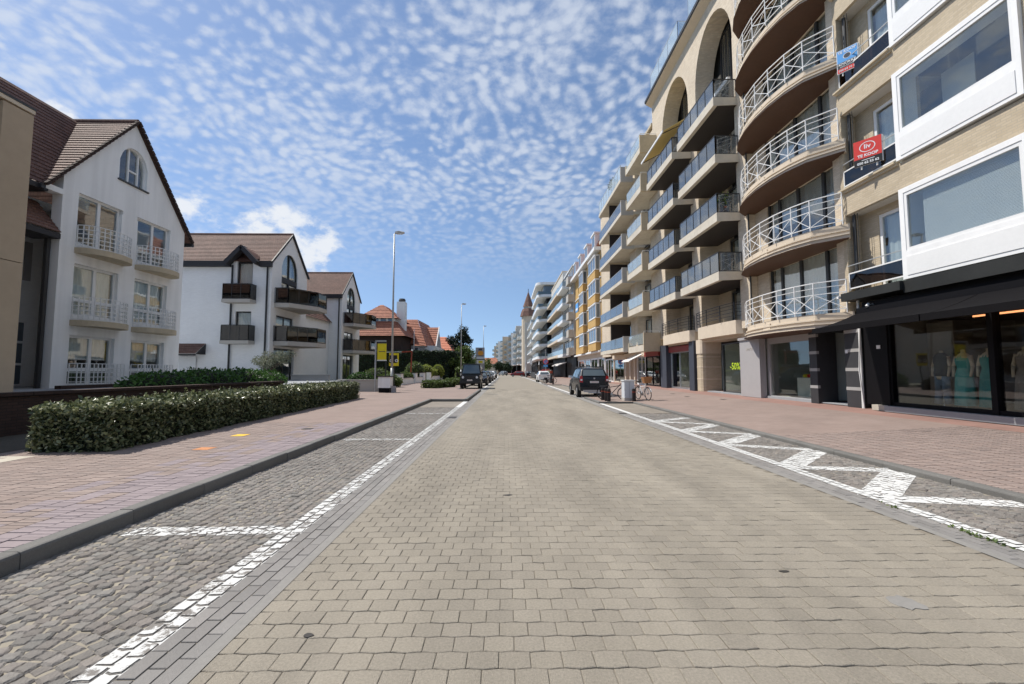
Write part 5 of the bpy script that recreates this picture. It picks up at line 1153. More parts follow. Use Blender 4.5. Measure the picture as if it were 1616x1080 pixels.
# ======== dark brick garden wall, hedges
gw = thing('garden_wall', 'low dark brown brick garden wall behind the clipped hedge', 'wall', (-9.9, 13, PZ))
mb = MB().box(-10.1, -9.85, 2.0, 19.4, PZ, .90); mb.build('brickwork', 'dark_brick', gw)
for i in range(29): B(-10.16, -9.80, 2.0 + .6*i, 2.59 + .6*i, .90, .97).build('coping', 'dark_brick', gw)
B(-40, -10.1, -8, 29.5, -.05, GL).build('garden_terrace', 'plinth_stone', base=(-20, 10, GL), kind='structure')
B(-14.9, -14.7, 14.6, 22.6, GL, GL + .12).build('terrace_step', 'dark_brick', base=(-14.8, 18, GL), kind='structure')
rh = random.Random(21)
def hedge(name, label, pts, w, z0, h, n, size, lm, corner=.12, top_extra=0):
    """clipped hedge along plan points: dark core under a coat of leaves with a ragged edge"""
    t = thing(name, label, 'hedge', (*pts[0], z0)); core = MB(); lv = MB(); q = []
    tot = sum((Vector(b) - Vector(a)).length for a, b in zip(pts, pts[1:]))
    for a, b in zip(pts, pts[1:]):
        A_, B_ = Vector((*a, 0)), Vector((*b, 0)); d = (B_ - A_); L_ = d.length; d.normalize(); nr = Vector((-d.y, d.x, 0))
        i_ = .09; core.prism([A_ + nr*(w/2 - i_) + d*i_ + Vector((0,0,z0)), A_ - nr*(w/2 - i_) + d*i_ + Vector((0,0,z0)), B_ - nr*(w/2 - i_) - d*i_ + Vector((0,0,z0)), B_ + nr*(w/2 - i_) - d*i_ + Vector((0,0,z0))], (0, 0, h - i_))
        m_ = int(n * L_ / tot); areas = [L_*h, L_*h, L_*w*1.2, w*h, w*h]; s_ = sum(areas)
        for _ in range(m_):
            r_ = rh.random() * s_; e = abs(rh.gauss(0, .05)); u = rh.random()*L_; v = rh.random()*h; k = (rh.random() - .5)*w
            bump = .04*math.sin(u*3.1 + a[0]) + .03*math.sin(u*7.7)
            if r_ < areas[0]: p = A_ + d*u + nr*(w/2 - e + bump) + Vector((0,0,z0 + v))
            elif r_ < areas[0]+areas[1]: p = A_ + d*u - nr*(w/2 - e + bump) + Vector((0,0,z0 + v))
            elif r_ < sum(areas[:3]): p = A_ + d*u + nr*k + Vector((0,0,z0 + h - e*.8 + bump + (abs(rh.gauss(0, .05)) if rh.random() < .2 else 0)))
            elif r_ < sum(areas[:4]): p = A_ + d*e + nr*k + Vector((0,0,z0 + v))
            else: p = B_ - d*e + nr*k + Vector((0,0,z0 + v))
            q.append(p)
    if lm == 'leaf_hedge':                                    # pale young shoots on the clipped top and end
        tipm = MB(); leaves(tipm, [p for p in q if p.z > z0 + h - .12 and rh.random() < .30] + [p for p in q if p.y < pts[0][1] + .25 and rh.random() < .18], size*.9, rh, 1.0); tipm.build('young_shoots', 'leaf_tip', t, flip=False)
    core.build('inner_branches', 'hedge_core', t); leaves(lv, q, size, rh, .35); lv.build('foliage', lm, t, flip=False)
    return t
hedge('clipped_hedge', 'long clipped variegated hedge with pale leaf tips beside the pavement', [(-6.92, 7.05), (-7.6, 20.9)], 1.2, PZ, .70, 52000, .058, 'leaf_hedge')
def bush(name, label, blobs, n, size, lm, group=None, core=True):
    b0 = blobs[0]; zmin = min(c[2] - r[2] for c, r in blobs); t = thing(name, label, 'shrub', (b0[0][0], b0[0][1], zmin), group); lv = MB(); co = MB()
    vol = sum(r[0]*r[1] + r[0]*r[2] + r[1]*r[2] for c, r in blobs)
    for c, r in blobs:
        leaves(lv, [p for p in blob_pts(rh, c, r, int(n*(r[0]*r[1] + r[0]*r[2] + r[1]*r[2])/vol), .82) if p[2] > zmin + .02], size, rh, .5)
        if core:
            k = MB(); m_ = 10
            k.lathe([(max(.01, math.sin(math.pi*i/m_)), -math.cos(math.pi*i/m_)) for i in range(m_ + 1)], 0, 0, 14); k.xf(Matrix.Translation(c) @ Matrix.Diagonal((r[0]*.86, r[1]*.86, r[2]*.86, 1))); co.add(k.v, k.f)
    if core: co.build('inner_branches', 'hedge_core', t, smooth=True)
    lv.build('foliage', lm, t, flip=False); return t
bush('low_shrub', 'broad bright green mounded shrub behind the dark garden wall', [((-11.6, 15.0, .85), (1.0, 1.6, .55)), ((-11.7, 17.0, .9), (1.1, 1.7, .6)), ((-11.6, 19.3, .9), (1.0, 1.7, .62)), ((-11.7, 21.3, .85), (.9, 1.3, .58))], 9000, .10, 'leaf_green')
# ======== B and C: white gabled apartments with smoked glass balconies
def arch_house(label, Y0, Y1, side_len, side_balconies):
    t = thing('gabled_house', label, 'house', (XA, (Y0+Y1)/2, .6)); yc = (Y0+Y1)/2; ze, zp = 8.9, 11.45; n = 56; ga = lambda y: ze + (zp-ze)*(1 - abs(y-yc)/(yc-Y0))
    ca, hwa, zb_, zs, rise = yc - .15, 1.18, 5.95, 8.55, 1.4; mb = MB()
    top = lambda y: zs + rise*math.sqrt(max(0.0, 1 - ((y-ca)/hwa)**2))
    low = (Y0 + .75, Y0 + 3.2)
    for i in range(n):
        p, q = Y0 + (Y1-Y0)*i/n, Y0 + (Y1-Y0)*(i+1)/n; m_ = (p+q)/2
        cuts = []
        if Y0 + .6 < m_ < Y0 + 3.4: cuts.append((.6, .6, 3.0, 3.0))
        if low[0] < m_ < low[1]: cuts.append((3.6, 3.6, 5.3, 5.3))
        if abs(m_ - ca) < hwa: cuts.append((zb_, zb_, top(p), top(q)))
        z0a = z0b = .3
        for c in cuts + [(ga(p), ga(q), 0, 0)]:
            if c[0] - z0a > .01 or c[1] - z0b > .01: mb.prism([(XA, p, z0a), (XA, q, z0b), (XA, q, c[1]), (XA, p, c[0])], (-.3, 0, 0))
            z0a, z0b = c[2], c[3]
    mb.build('wall', 'white_brick', t)
    sw = MB(); holes = [(-18.36, -17.30, z0, z1) for z0, z1 in ((3.4, 5.45), (6.2, 8.9))] if side_balconies else []
    cutwall(sw, 'y', Y0, Y0 + .28, XA - side_len, XA - .3, .3, ze, holes); sw.build('side_wall', 'white_brick', t); B(XA - side_len, XA - .3, Y1 - .28, Y1, .3, ze).build('side_wall', 'white_brick', t)
    B(XA - 2.6, XA - 2.4, Y0 + .3, Y1 - .3, .3, 8.7).build('rear_wall', 'interior', t); B(XA - side_len, XA - side_len + .2, Y0, Y1, .3, ze).build('back_wall', 'white_brick', t)
    # arched window
    N_ = 14; arcp = [(ca + hwa*math.cos(math.pi*i/N_), zs + rise*math.sin(math.pi*i/N_)) for i in range(N_ + 1)]; ring = [(ca - hwa, zb_), (ca + hwa, zb_)] + arcp; fr = MB()
    for p, q in zip(ring, ring[1:] + ring[:1]):
        if (Vector(p) - Vector(q)).length > .01: fr.bar((XA - .12, *p), (XA - .12, *q), .1, .1)
    fr.bar((XA - .12, ca, zb_), (XA - .12, ca, zs + rise), .08, .11); fr = fr.build('arched_window', 'black_metal', t); B(XA - .16, XA - .06, ca - hwa, ca + hwa, 7.75, 8.15).build('spandrel', 'black_fascia', fr)
    MB().prism([(XA - .14, *p) for p in ring], (-.01, 0, 0)).build('pane', 'glass', fr); B(XA - .5, XA - .48, ca - hwa, ca + hwa, 8.2, 10).build('curtain', 'curtain', fr)
    window(t, 'x', XA - .1, -1, low[0], low[1], 3.6, 5.3, (1, 1), (1,), 'black_metal', 'glass', .09, ('curtain', .6)); window(t, 'x', XA - .15, -1, Y0 + .6, Y0 + 3.4, .6, 3.0, (1.2, 1), (1,), 'black_metal', 'glass', .12, name='door')
    for z in (3.45, 6.1):
        p_ = [(XA, Y0 + .45), (XA + 1.0, Y0 + .45), (XA + 2.2, Y0 + 2.4), (XA + 2.2, Y0 + 3.9), (XA, Y0 + 4.3)]
        bal = MB().plan(p_, z - .30, z).build('balcony', 'grey_concrete', t); panel_rail(bal, [(a - .05 if a > XA + .1 else a, b) for a, b in p_], z, z + 1.05, 'smoked_glass', 'black_metal', .035, .05, [1, 3, 1, 2])
    ov = .18; sl = (zp-ze)/(yc-Y0); mb = MB(); course_roof(mb, (XA + .1, Y0 - ov, ze - ov*sl + .12), (XA - side_len, Y0 - ov, ze - ov*sl + .12), (XA - side_len, yc, zp + .12), (XA + .1, yc, zp + .12), 20, .03)
    course_roof(mb, (XA - side_len, Y1 + ov, ze - ov*sl + .12), (XA + .1, Y1 + ov, ze - ov*sl + .12), (XA + .1, yc, zp + .12), (XA - side_len, yc, zp + .12), 20, .03); rf = mb.build('roof', 'brown_tile', t, flip=False)
    vg = MB()
    for s_ in (-1, 1): vg.bar((XA + .08, yc, zp + .08), (XA + .08, yc + s_*(yc - Y0 + ov), ze - ov*sl + .08), .08, .14)
    vg.build('verge_board', 'black_fascia', rf); MB().tube((XA + .08, yc, zp + .15), (XA - side_len, yc, zp + .15), .08).build('ridge_tiles', 'brown_tile', rf)
    fa = MB()
    if side_balconies: fa.box(XA - side_len, -18.75, Y0 - .30, Y0 - .02, ze - .42, ze - .04).box(-16.75, XA + .05, Y0 - .30, Y0 - .02, ze - .42, ze - .04)
    else: fa.box(XA - side_len, XA + .05, Y0 - .30, Y0 - .02, ze - .42, ze - .04)
    fa.build('eaves_board', 'black_fascia', rf)
    for x in ([-18.62, XA - .25] if side_balconies else [XA - .25]): MB().tube((x, Y0 - .1, .4), (x, Y0 - .1, ze - .3), .06).build('downpipe', 'black_metal', t)
    if side_balconies:
        for z0, z1, zf in ((3.4, 5.45, 3.42), (6.2, 8.85, 6.18)):
            window(t, 'y', Y0 + .12, 1, -18.36, -17.30, z0 + .02, z1, (1,), (1,), 'black_metal', 'glass', .09, ('curtain', .75), 'balcony_door')
            bal = B(-18.86, -16.98, Y0 - .75, Y0, zf - .22, zf).build('balcony', 'grey_concrete', t); panel_rail(bal, [(-18.82, Y0), (-18.82, Y0 - .7), (-17.02, Y0 - .7), (-17.02, Y0)], zf, zf + 1.02, 'smoked_glass', 'black_metal', .035, .05, [1, 3, 1])
        g_ = MB()
        for s_ in (-1, 1): g_.bar((-17.83, Y0 - .35, ze + .85), (-17.83 + s_*1.05, Y0 - .35, ze - .25), .5, .28)
        g_.build('dormer_board', 'black_fascia', rf); dr = MB()
        dr.quad((-17.83, Y0 - .6, ze + .98), (-18.8, Y0 - .6, ze - .05), (-18.8, Y0 + .35, ze + .3), (-17.83, Y0 + 1.2, ze + .98)); dr.quad((-17.83, Y0 - .6, ze + .98), (-16.86, Y0 - .6, ze - .05), (-16.86, Y0 + .35, ze + .3), (-17.83, Y0 + 1.2, ze + .98)); dr.build('dormer_roof', 'brown_tile', rf)
    return t
hb = arch_house('white apartment house with arched window, smoked glass balconies and brown roof behind the olive tree', 29.5, 34.7, 9.5, True)
hc = arch_house('smaller looking white gabled house with arched window beside the red roofed villa', 42.2, 47.4, 9.5, False)
# lower link with sloping roof between B and C
lk = thing('link_wing', 'low white wing with steep brown roof between the two arched white houses', 'house', (XA - 1.5, 38.4, .6))
mb = MB(); cutwall(mb, 'x', XA - 1.2, XA - 1.5, 34.7, 42.2, .3, 6.2, [(35.6, 36.7, 4.6, 6.0), (35.6, 36.7, 1.6, 3.0)]); mb.box(XA - 8, XA - 1.5, 38.9, 39.1, .3, 6.2); mb.build('wall', 'white_brick', lk)
for z0 in (4.6, 1.6): window(lk, 'x', XA - 1.3, -1, 35.6, 36.7, z0, z0 + 1.4, (1,), (1,), 'black_metal', 'glass', .08)
mb = MB(); course_roof(mb, (XA - .9, 34.75, 6.1), (XA - .9, 42.15, 6.1), (XA - 4.2, 42.15, 9.6), (XA - 4.2, 34.75, 9.6), 18, .03); mb.build('roof', 'brown_tile', lk, flip=False); B(XA - 8, XA - 1.5, 34.9, 42.1, .3, 5.9).build('inner_wall', 'interior', lk)
# small lean-to at B's side wall
lt = thing('lean_to', 'small brown tiled lean-to roof with shuttered hatch on a white side wall', 'shed', (-21.2, 28.8, GL))
mb = MB(); course_roof(mb, (-23.0, 28.5, 2.55), (-20.2, 28.5, 2.55), (-20.2, 29.45, 3.25), (-23.0, 29.45, 3.25), 6, .03); mb.build('roof', 'brown_tile', lt, flip=False); MB().poly([(-20.2, 28.5, 2.5), (-20.2, 29.45, 2.5), (-20.2, 29.45, 3.25)]).build('gable_board', 'black_fascia', lt)
B(-23, -20.25, 28.5, 28.6, 2.42, 2.52).build('fascia', 'black_fascia', lt); B(-21.9, -20.8, 29.40, 29.46, .8, 2.4).build('shutter', 'white_metal', lt)
# olive tree
def tree(name, label, base, trunk_pts, radii, clumps, n, size, lm, cat='tree', up=.2, aspect=.55, group=None, shell=.3):
    t = thing(name, label, cat, base, group); tm = MB()
    for chain, rr in zip(trunk_pts, radii):
        for i in range(len(chain) - 1): tm.tube(chain[i], chain[i+1], rr[i], 8, rr[i+1])
    tm.build('trunk', 'bark', t, smooth=True); lv = MB(); vol = sum(r[0]*r[1]*r[2] for c, r in clumps)
    for c, r in clumps: leaves(lv, blob_pts(rh, c, r, max(20, int(n*r[0]*r[1]*r[2]/vol)), shell), size, rh, up, aspect)
    lv.build('crown', lm, t, flip=False); return t
def rand_clumps(c, r, m, cr, flat=.8, rr_=None):
    q = rr_ or rh; out = []
    for p in blob_pts(q, c, r, m, .25): k = cr*(.65 + .7*q.random()); out.append((p, (k, k, k*flat)))
    return out
olx, oly = -15.0, 27.2
tree('olive_tree', 'small leaning olive tree with silvery leaves before the white side wall', (olx, oly, GL), [[(olx - .2, oly, GL), (olx + .05, oly, GL + .45), (olx + .5, oly, GL + .85), (olx + 1.0, oly, GL + 1.15), (olx + 1.6, oly, GL + 1.35)], [(olx + .05, oly, GL + .45), (olx + .1, oly - .2, GL + 1.0), (olx + .3, oly - .2, GL + 1.5)]], [[.20, .17, .12, .07, .03], [.10, .06, .02]],
     rand_clumps((olx + .25, oly, GL + 1.35), (.75, .6, .45), 12, .35) + rand_clumps((olx + 1.4, oly, GL + 1.5), (.5, .5, .35), 8, .30), 2600, .11, 'leaf_olive', aspect=.3)
tag(MB().plan([(olx - .9, oly - .5), (olx + .9, oly - .5), (olx + .9, oly + .5), (olx - .9, oly + .5)], GL, GL + .28).build('planter', 'charcoal_frame', base=(olx, oly, GL)), 'dark square planter at the foot of the olive tree', 'planter')
# pale garden walls in front of B and C
def low_wall(label, x0, x1, y0, y1, z0, z1, m='grey_concrete', pier=None, pm='white_render'):
    t = thing('low_wall', label, 'wall', ((x0+x1)/2, (y0+y1)/2, z0)); B(x0, x1, y0, y1, z0, z1).build('wall_body', m, t); B(x0 - .05, x1 + .05, y0 - .05, y1 + .05, z1, z1 + .05).build('coping', 'soffit_dark' if pier else 'grey_concrete', t)
    for (a, b, c, d, h) in pier or []: B(a, b, c, d, z0, h).build('pier', pm, t); B(a - .05, b + .05, c - .05, d + .05, h, h + .06).build('pier_cap', 'soffit_dark', t)
    return t
low_wall('pale concrete garden wall below the smoked glass balconies', -14.0, -11.6, 28.6, 28.8, PZ, 1.12)
low_wall('pale concrete wall running up to the white meter pillar', -10.6, -7.6, 27.6, 27.8, PZ, .82)
pp = thing('meter_pillar', 'white rendered pillar with dark cap and black base beside the lamp post', 'pillar', (-7.4, 26.4, PZ)); B(-7.62, -6.98, 26.2, 26.7, PZ, .40).build('base', 'black_panel', pp); B(-7.66, -6.94, 26.15, 26.75, .40, 1.05).build('shaft', 'white_render', pp); B(-7.7, -6.9, 26.1, 26.8, 1.05, 1.1).build('cap', 'soffit_dark', pp); B(-6.9, -6.65, 26.3, 26.5, PZ, .5).build('meter_box', 'grey_panel', pp)
low_wall('white garden wall with three white piers beyond the lamp post', -10.0, -9.8, 40.6, 51.6, PZ, .72, 'white_render', [(-10.2, -9.55, 39.6, 40.6, 1.15), (-10.15, -9.65, 46.5, 47.5, 1.2), (-10.15, -9.65, 51.2, 52.2, 1.2)])
low_wall('white garden wall under the clipped yellow bushes', -10.3, -10.1, 58.4, 69, PZ, .72, 'white_render', [(-10.5, -10.0, 57.4, 58.4, 1.25)])
# clipped bushes and garden plants before the tall hedge
for c, r, l, lm in (((-11.4, 38.5, .75), (1.3, 1.2, .95), 'loose green garden shrub behind the yellow banner', 'leaf_mid'), ((-9.4, 35.2, .55), (1.0, 1.0, .6), 'pale green shrub behind the lamp post foot', 'leaf_mid'), ((-12.4, 37.5, .5), (1.3, 1.0, .8), 'light green spreading shrub beside the concrete wall', 'leaf_green'),
                   ((-11.1, 53.0, 1.3), (1.2, 1.2, 1.25), 'round clipped green bush behind the red post', 'leaf_mid'), ((-10.6, 46.0, .75), (.8, 1.0, .55), 'low rounded bush behind the white piers', 'leaf_mid'), ((-10.75, 58.6, 1.2), (.95, 1.0, 1.1), 'round clipped yellow green bush over the white wall', 'leaf_yellow'), ((-10.5, 67.0, 1.3), (.95, 1.0, 1.1), 'second round yellow green bush, nearer the tall dark hedge end', 'leaf_yellow'),
                   ((-8.3, 29.6, .35), (.6, .5, .5), 'small dark green shrub at the foot of the lamp post', 'leaf_dark')):
    bush('garden_shrub', l, [(c, r)], 1900, .12, lm)
hedge('box_hedge', 'low clipped green hedge block beside the off-road car', [(-5.9, 32.8), (-4.6, 36.2)], 1.1, PZ, .5, 2500, .09, 'leaf_mid'); hedge('box_hedge', 'second low clipped hedge block further behind the off-road car', [(-5.0, 40.0), (-4.6, 43.0)], 1.2, PZ, .55, 1600, .1, 'leaf_mid'); hedge('box_hedge', 'clipped yellow green hedge between the two round bushes', [(-10.85, 60.5), (-10.75, 66.0)], .9, PZ, 1.45, 1500, .12, 'leaf_yellow')
hedge('tall_hedge', 'tall dark clipped hedge hiding the red roofed villas', [(-26.0, 71.0), (-9.2, 71.0), (-9.2, 84.0)], 1.8, PZ, 4.45, 12000, .26, 'leaf_dark')
# red roofed villas
vd = thing('villa', 'villa with red tiled hipped roof, white strip windows and tall white chimney', 'house', (-17.5, 62, 0))
B(-20.6, -13.9, 57.6, 66, .2, 6.2).build('wall', 'dark_brick', vd)
mb = MB(); P_ = lambda x, y, z: (x, y, z); e = [(-21.2, 57, 5.95), (-13.3, 57, 5.95), (-13.3, 66.6, 5.95), (-21.2, 66.6, 5.95)]; m2 = [(-19.4, 58.6, 8.1), (-15.0, 58.6, 8.1), (-15.0, 65, 8.1), (-19.4, 65, 8.1)]
for i in range(4): course_roof(mb, e[i], e[(i+1)%4], m2[(i+1)%4], m2[i], 9, .05)
B(-19.3, -15.1, 58.7, 65, 8.0, 8.55).build('window_band', 'white_paint', vd)
for i in range(4): B(-19.0 + 1.0*i, -18.3 + 1.0*i, 58.66, 58.7, 8.08, 8.5).build('window', 'far_glass', vd)
u = [(-20.1, 58.2, 8.5), (-14.6, 58.2, 8.5), (-14.6, 65.4, 8.5), (-20.1, 65.4, 8.5)]; ap = [(-17.6, 60.6, 10.7), (-17.2, 60.6, 10.7), (-17.2, 63, 10.7), (-17.6, 63, 10.7)]
for i in range(4): course_roof(mb, u[i], u[(i+1)%4], ap[(i+1)%4], ap[i], 9, .05)
rf = mb.build('roof', 'red_tile', vd, flip=False); ch = B(-15.2, -14.05, 60, 61.2, 6, 11.1).build('chimney', 'white_brick', rf); MB().lathe([(.45, 0), (.5, .25), (.4, .5), (.1, .55)], -14.6, 60.6, 10, 11.1).build('chimney_cowl', 'charcoal_frame', rf)
ve = thing('villa', 'red tiled villa wing with white window row and pointed side gable', 'house', (-12.5, 66, 0))
B(-15.4, -10.6, 63.6, 75, .2, 5.0).build('wall', 'white_render', ve); mb = MB(); course_roof(mb, (-16.2, 63, 5.6), (-11.6, 63, 4.9), (-13.6, 66.4, 9.3), (-16.2, 66.4, 9.3), 10, .05); course_roof(mb, (-11.6, 63, 4.9), (-11.0, 75, 4.9), (-13.4, 75, 9.3), (-13.6, 66.4, 9.3), 10, .05); mb.build('roof', 'red_tile', ve, flip=False)
for i in range(3): B(-14.6 + 1.0*i, -13.9 + 1.0*i, 63.55, 63.6, 3.6, 4.7).build('window', 'far_glass', ve)
vg_ = thing('villa', 'red tiled gabled villa end with white verge beyond the wing', 'house', (-12, 70, 0)); B(-15, -11.3, 69, 76, .2, 5.5).build('wall', 'white_render', vg_); mb = MB(); course_roof(mb, (-15.4, 68.6, 5.2), (-11.1, 68.6, 5.2), (-11.1, 71.6, 8.6), (-15.4, 71.6, 8.6), 9, .05); mb.build('roof', 'red_tile', vg_, flip=False); MB().poly([(-11.15, 68.7, 5.2), (-11.15, 74.6, 5.2), (-11.15, 71.6, 8.5)]).build('gable', 'grey_panel', vg_); MB().bar((-11.08, 68.6, 5.2), (-11.08, 71.6, 8.65), .15, .2).build('verge_board', 'white_paint', vg_)
vf = thing('villa', 'house with plain bright orange roof left of the dark pine', 'house', (-13.5, 92, 0)); B(-15.8, -11.4, 90.6, 100, .2, 5.8).build('wall', 'cream_stone', vf); mb = MB()
for a, b, c, d in (((-16.2, 90, 5.6), (-11.2, 90, 5.6), (-12.9, 93, 8.7), (-14.8, 93, 8.7)), ((-11.2, 90, 5.6), (-11.2, 100, 5.6), (-12.9, 97, 8.7), (-12.9, 93, 8.7)), ((-16.2, 100, 5.6), (-16.2, 90, 5.6), (-14.8, 93, 8.7), (-14.8, 97, 8.7))): course_roof(mb, a, b, c, d, 8, .05)
mb.build('roof', 'orange_tile', vf, flip=False)
for o_ in (vd, ve, vg_, vf):                                  # the villas stand beyond the tall hedge
    o_.location = (o_.location.x*1.25, o_.location.y*1.25, 0); o_.scale = (1.25, 1.25, 1.21)
# trees beyond
tree('pine_tree', 'tall dark pine tree behind the parked cars', (-9.2, 90, 0), [[(-9.2, 90, 0), (-9.0, 90, 5), (-8.7, 90, 10.5)]], [[.35, .25, .06]], rand_clumps((-9.6, 90, 7.0), (2.2, 1.8, 2.3), 30, .95, .55) + rand_clumps((-8.7, 90, 9.6), (.8, .8, 1.2), 9, .6, .6), 5200, .34, 'leaf_pine', aspect=.4)
tree('leafy_tree', 'mid green leafy tree in front of the dark pine', (-7.2, 80, 0), [[(-7.4, 80, 0), (-7.3, 80, 2.5), (-7.2, 80, 5)]], [[.25, .18, .05]], rand_clumps((-7.3, 80, 4.0), (1.9, 1.6, 2.0), 26, .8), 4600, .28, 'leaf_mid')
tree('leafy_tree', 'lower spreading green tree beside the tall dark hedge', (-9.2, 72, 0), [[(-9.2, 72, 0), (-9.0, 72, 3)]], [[.2, .06]], rand_clumps((-9.0, 72, 2.6), (1.6, 1.4, 1.3), 14, .7), 2400, .26, 'leaf_mid')
hedge('street_hedge', 'long green hedge along the pavement behind the parked cars', [(-6.4, 62), (-6.2, 118)], 1.6, PZ, 1.7, 3200, .3, 'leaf_mid')
for i, (x, y, h, l) in enumerate(((-6.5, 125, 5.5, 'dark green tree behind the advertising pylon'), (-9, 150, 7, 'broad tree beyond the advertising pylon'), (-1.2, 168, 5.2, 'round dark green street tree before the far apartments'), (1.6, 172, 5.4, 'second round dark green street tree before the far apartments'), (-14, 118, 8, 'tall tree rising beyond the long street hedge'))):
    tree('street_tree', l, (x + off(y)*.5, y, 0), [[(x + off(y)*.5, y, 0), (x + off(y)*.5, y, h*.5)]], [[.2, .08]], rand_clumps((x + off(y)*.5, y, h*.62), (2.0, 1.6, h*.28), 14, .95), 1500, .42, 'leaf_dark' if i in (2, 3) else 'leaf_mid')
fb = thing('far_house', 'low house with red roof closing the end of the street', 'house', (-10, 215, 0)); B(-16, -4, 210, 222, 0, 5).build('wall', 'cream_stone', fb); mb = MB(); course_roof(mb, (-16.5, 209.5, 5), (-3.5, 209.5, 5), (-5, 216, 8), (-15, 216, 8), 5, .05); mb.build('roof', 'red_tile', fb, flip=False)

# ---------------------------------------------------------------- street furniture
def lamp_post(label, x, y, h=10.6):
    t = thing('street_lamp', label, 'street lamp', (x, y, PZ), 'street lamps along the left pavement')
    MB().tube((x, y, PZ), (x, y, 1.6), .095, 12, .09).build('base', 'galvanised', t, smooth=True); MB().tube((x, y, 1.6), (x, y, h), .075, 12, .045).build('pole', 'galvanised', t, smooth=True)
    MB().tube((x, y, h), (x + .18, y, h + .08), .035, 8).build('arm', 'galvanised', t)
    hd = MB().prism([(x + .05, y - .12, h + .05), (x + .18, y - .16, h - .01), (x + .62, y - .13, h + .05), (x + .66, y - .08, h + .12), (x + .3, y - .12, h + .17), (x + .08, y - .10, h + .14)], (0, .28, 0)).build('lamp_head', 'grey_concrete', t)
    B(x + .22, x + .55, y - .09, y + .09, h - .02, h + .03).build('lamp_glass', 'lamp_clear', hd); return t
lamp_post('tall grey street lamp next to the white meter pillar', -7.56, 28.9, 10.65); lamp_post('tall grey street lamp rising behind the black off-road car', -6.40, 61.7, 10.9); lamp_post('tall grey street lamp beside the advertising pylon', -5.0, 95, 11.2)
tag(MB().tube((-6.0 + off(135), 135, .1), (-6.0 + off(135), 135, 11), .1, 8, .06).build('white_mast', 'white_metal'), 'thin white mast at the bend of the street', 'mast')
def bollard(x, y, label, h=.52, z=.07, g_='bollards round the parked bicycles'):
    t = thing('bollard', label, 'bollard', (x, y, z), g_)
    MB().lathe([(.085, 0), (.085, h*.80), (.095, h*.81), (.095, h*.86), (.082, h*.87), (.082, h*.97), (.06, h)], x, y, 14, z).build('post', 'bollard', t, smooth=False)
    MB().lathe([(.0865, h*.70), (.0865, h*.76)], x, y, 14, z).build('band', 'rust_red', t)
bollard(4.45, 20.1, 'dark bollard of the row of three, the one beside the parked car', .56); bollard(4.47, 19.45, 'dark bollard in the middle of the row of three', .56); bollard(4.50, 19.15, 'dark bollard of the row of three, the one at the kerb end', .56); bollard(5.66, 19.3, 'single dark bollard between the grey cabinet and the basket bicycle', .56)
for y, x, l in ((44.2, 4.75, 'far dark bollard at the corner of the second kerb extension'), (48.8, 4.5, 'far dark bollard beside the leaning bicycle'), (49.2, 4.95, 'far dark bollard next to the parking meter')): bollard(x, y, l, .62, .07, 'bollards on the second kerb extension')
cb = thing('utility_cabinet', 'pale grey street cabinet between the two nearer parked bicycles', 'cabinet', (5.62, 19.75, .07))
B(5.32, 5.78, 19.6, 20.1, .07, .95).build('body', 'cabinet', cb); B(5.29, 5.81, 19.57, 20.13, .95, 1.0).build('lid', 'white_metal', cb); B(5.31, 5.79, 19.59, 20.11, .07, .2).build('plinth', 'grey_concrete', cb)
B(5.54, 5.545, 19.592, 19.60, .22, .93).build('door_seam', 'charcoal_frame', cb); B(5.72, 5.75, 19.585, 19.60, .55, .65).build('handle', 'steel', cb)
mt_ = thing('parking_meter', 'dark parking meter post with reddish top on the second kerb extension', 'parking meter', (4.95, 48, .07)); MB().lathe([(.12, 0), (.12, 1.05), (.15, 1.08), (.15, 1.4), (.1, 1.46)], 4.95, 48, 10, .07).build('post', 'charcoal_frame', mt_); MB().lathe([(.155, 1.1), (.155, 1.38)], 4.95, 48, 10, .07).build('display', 'rust_red', mt_)

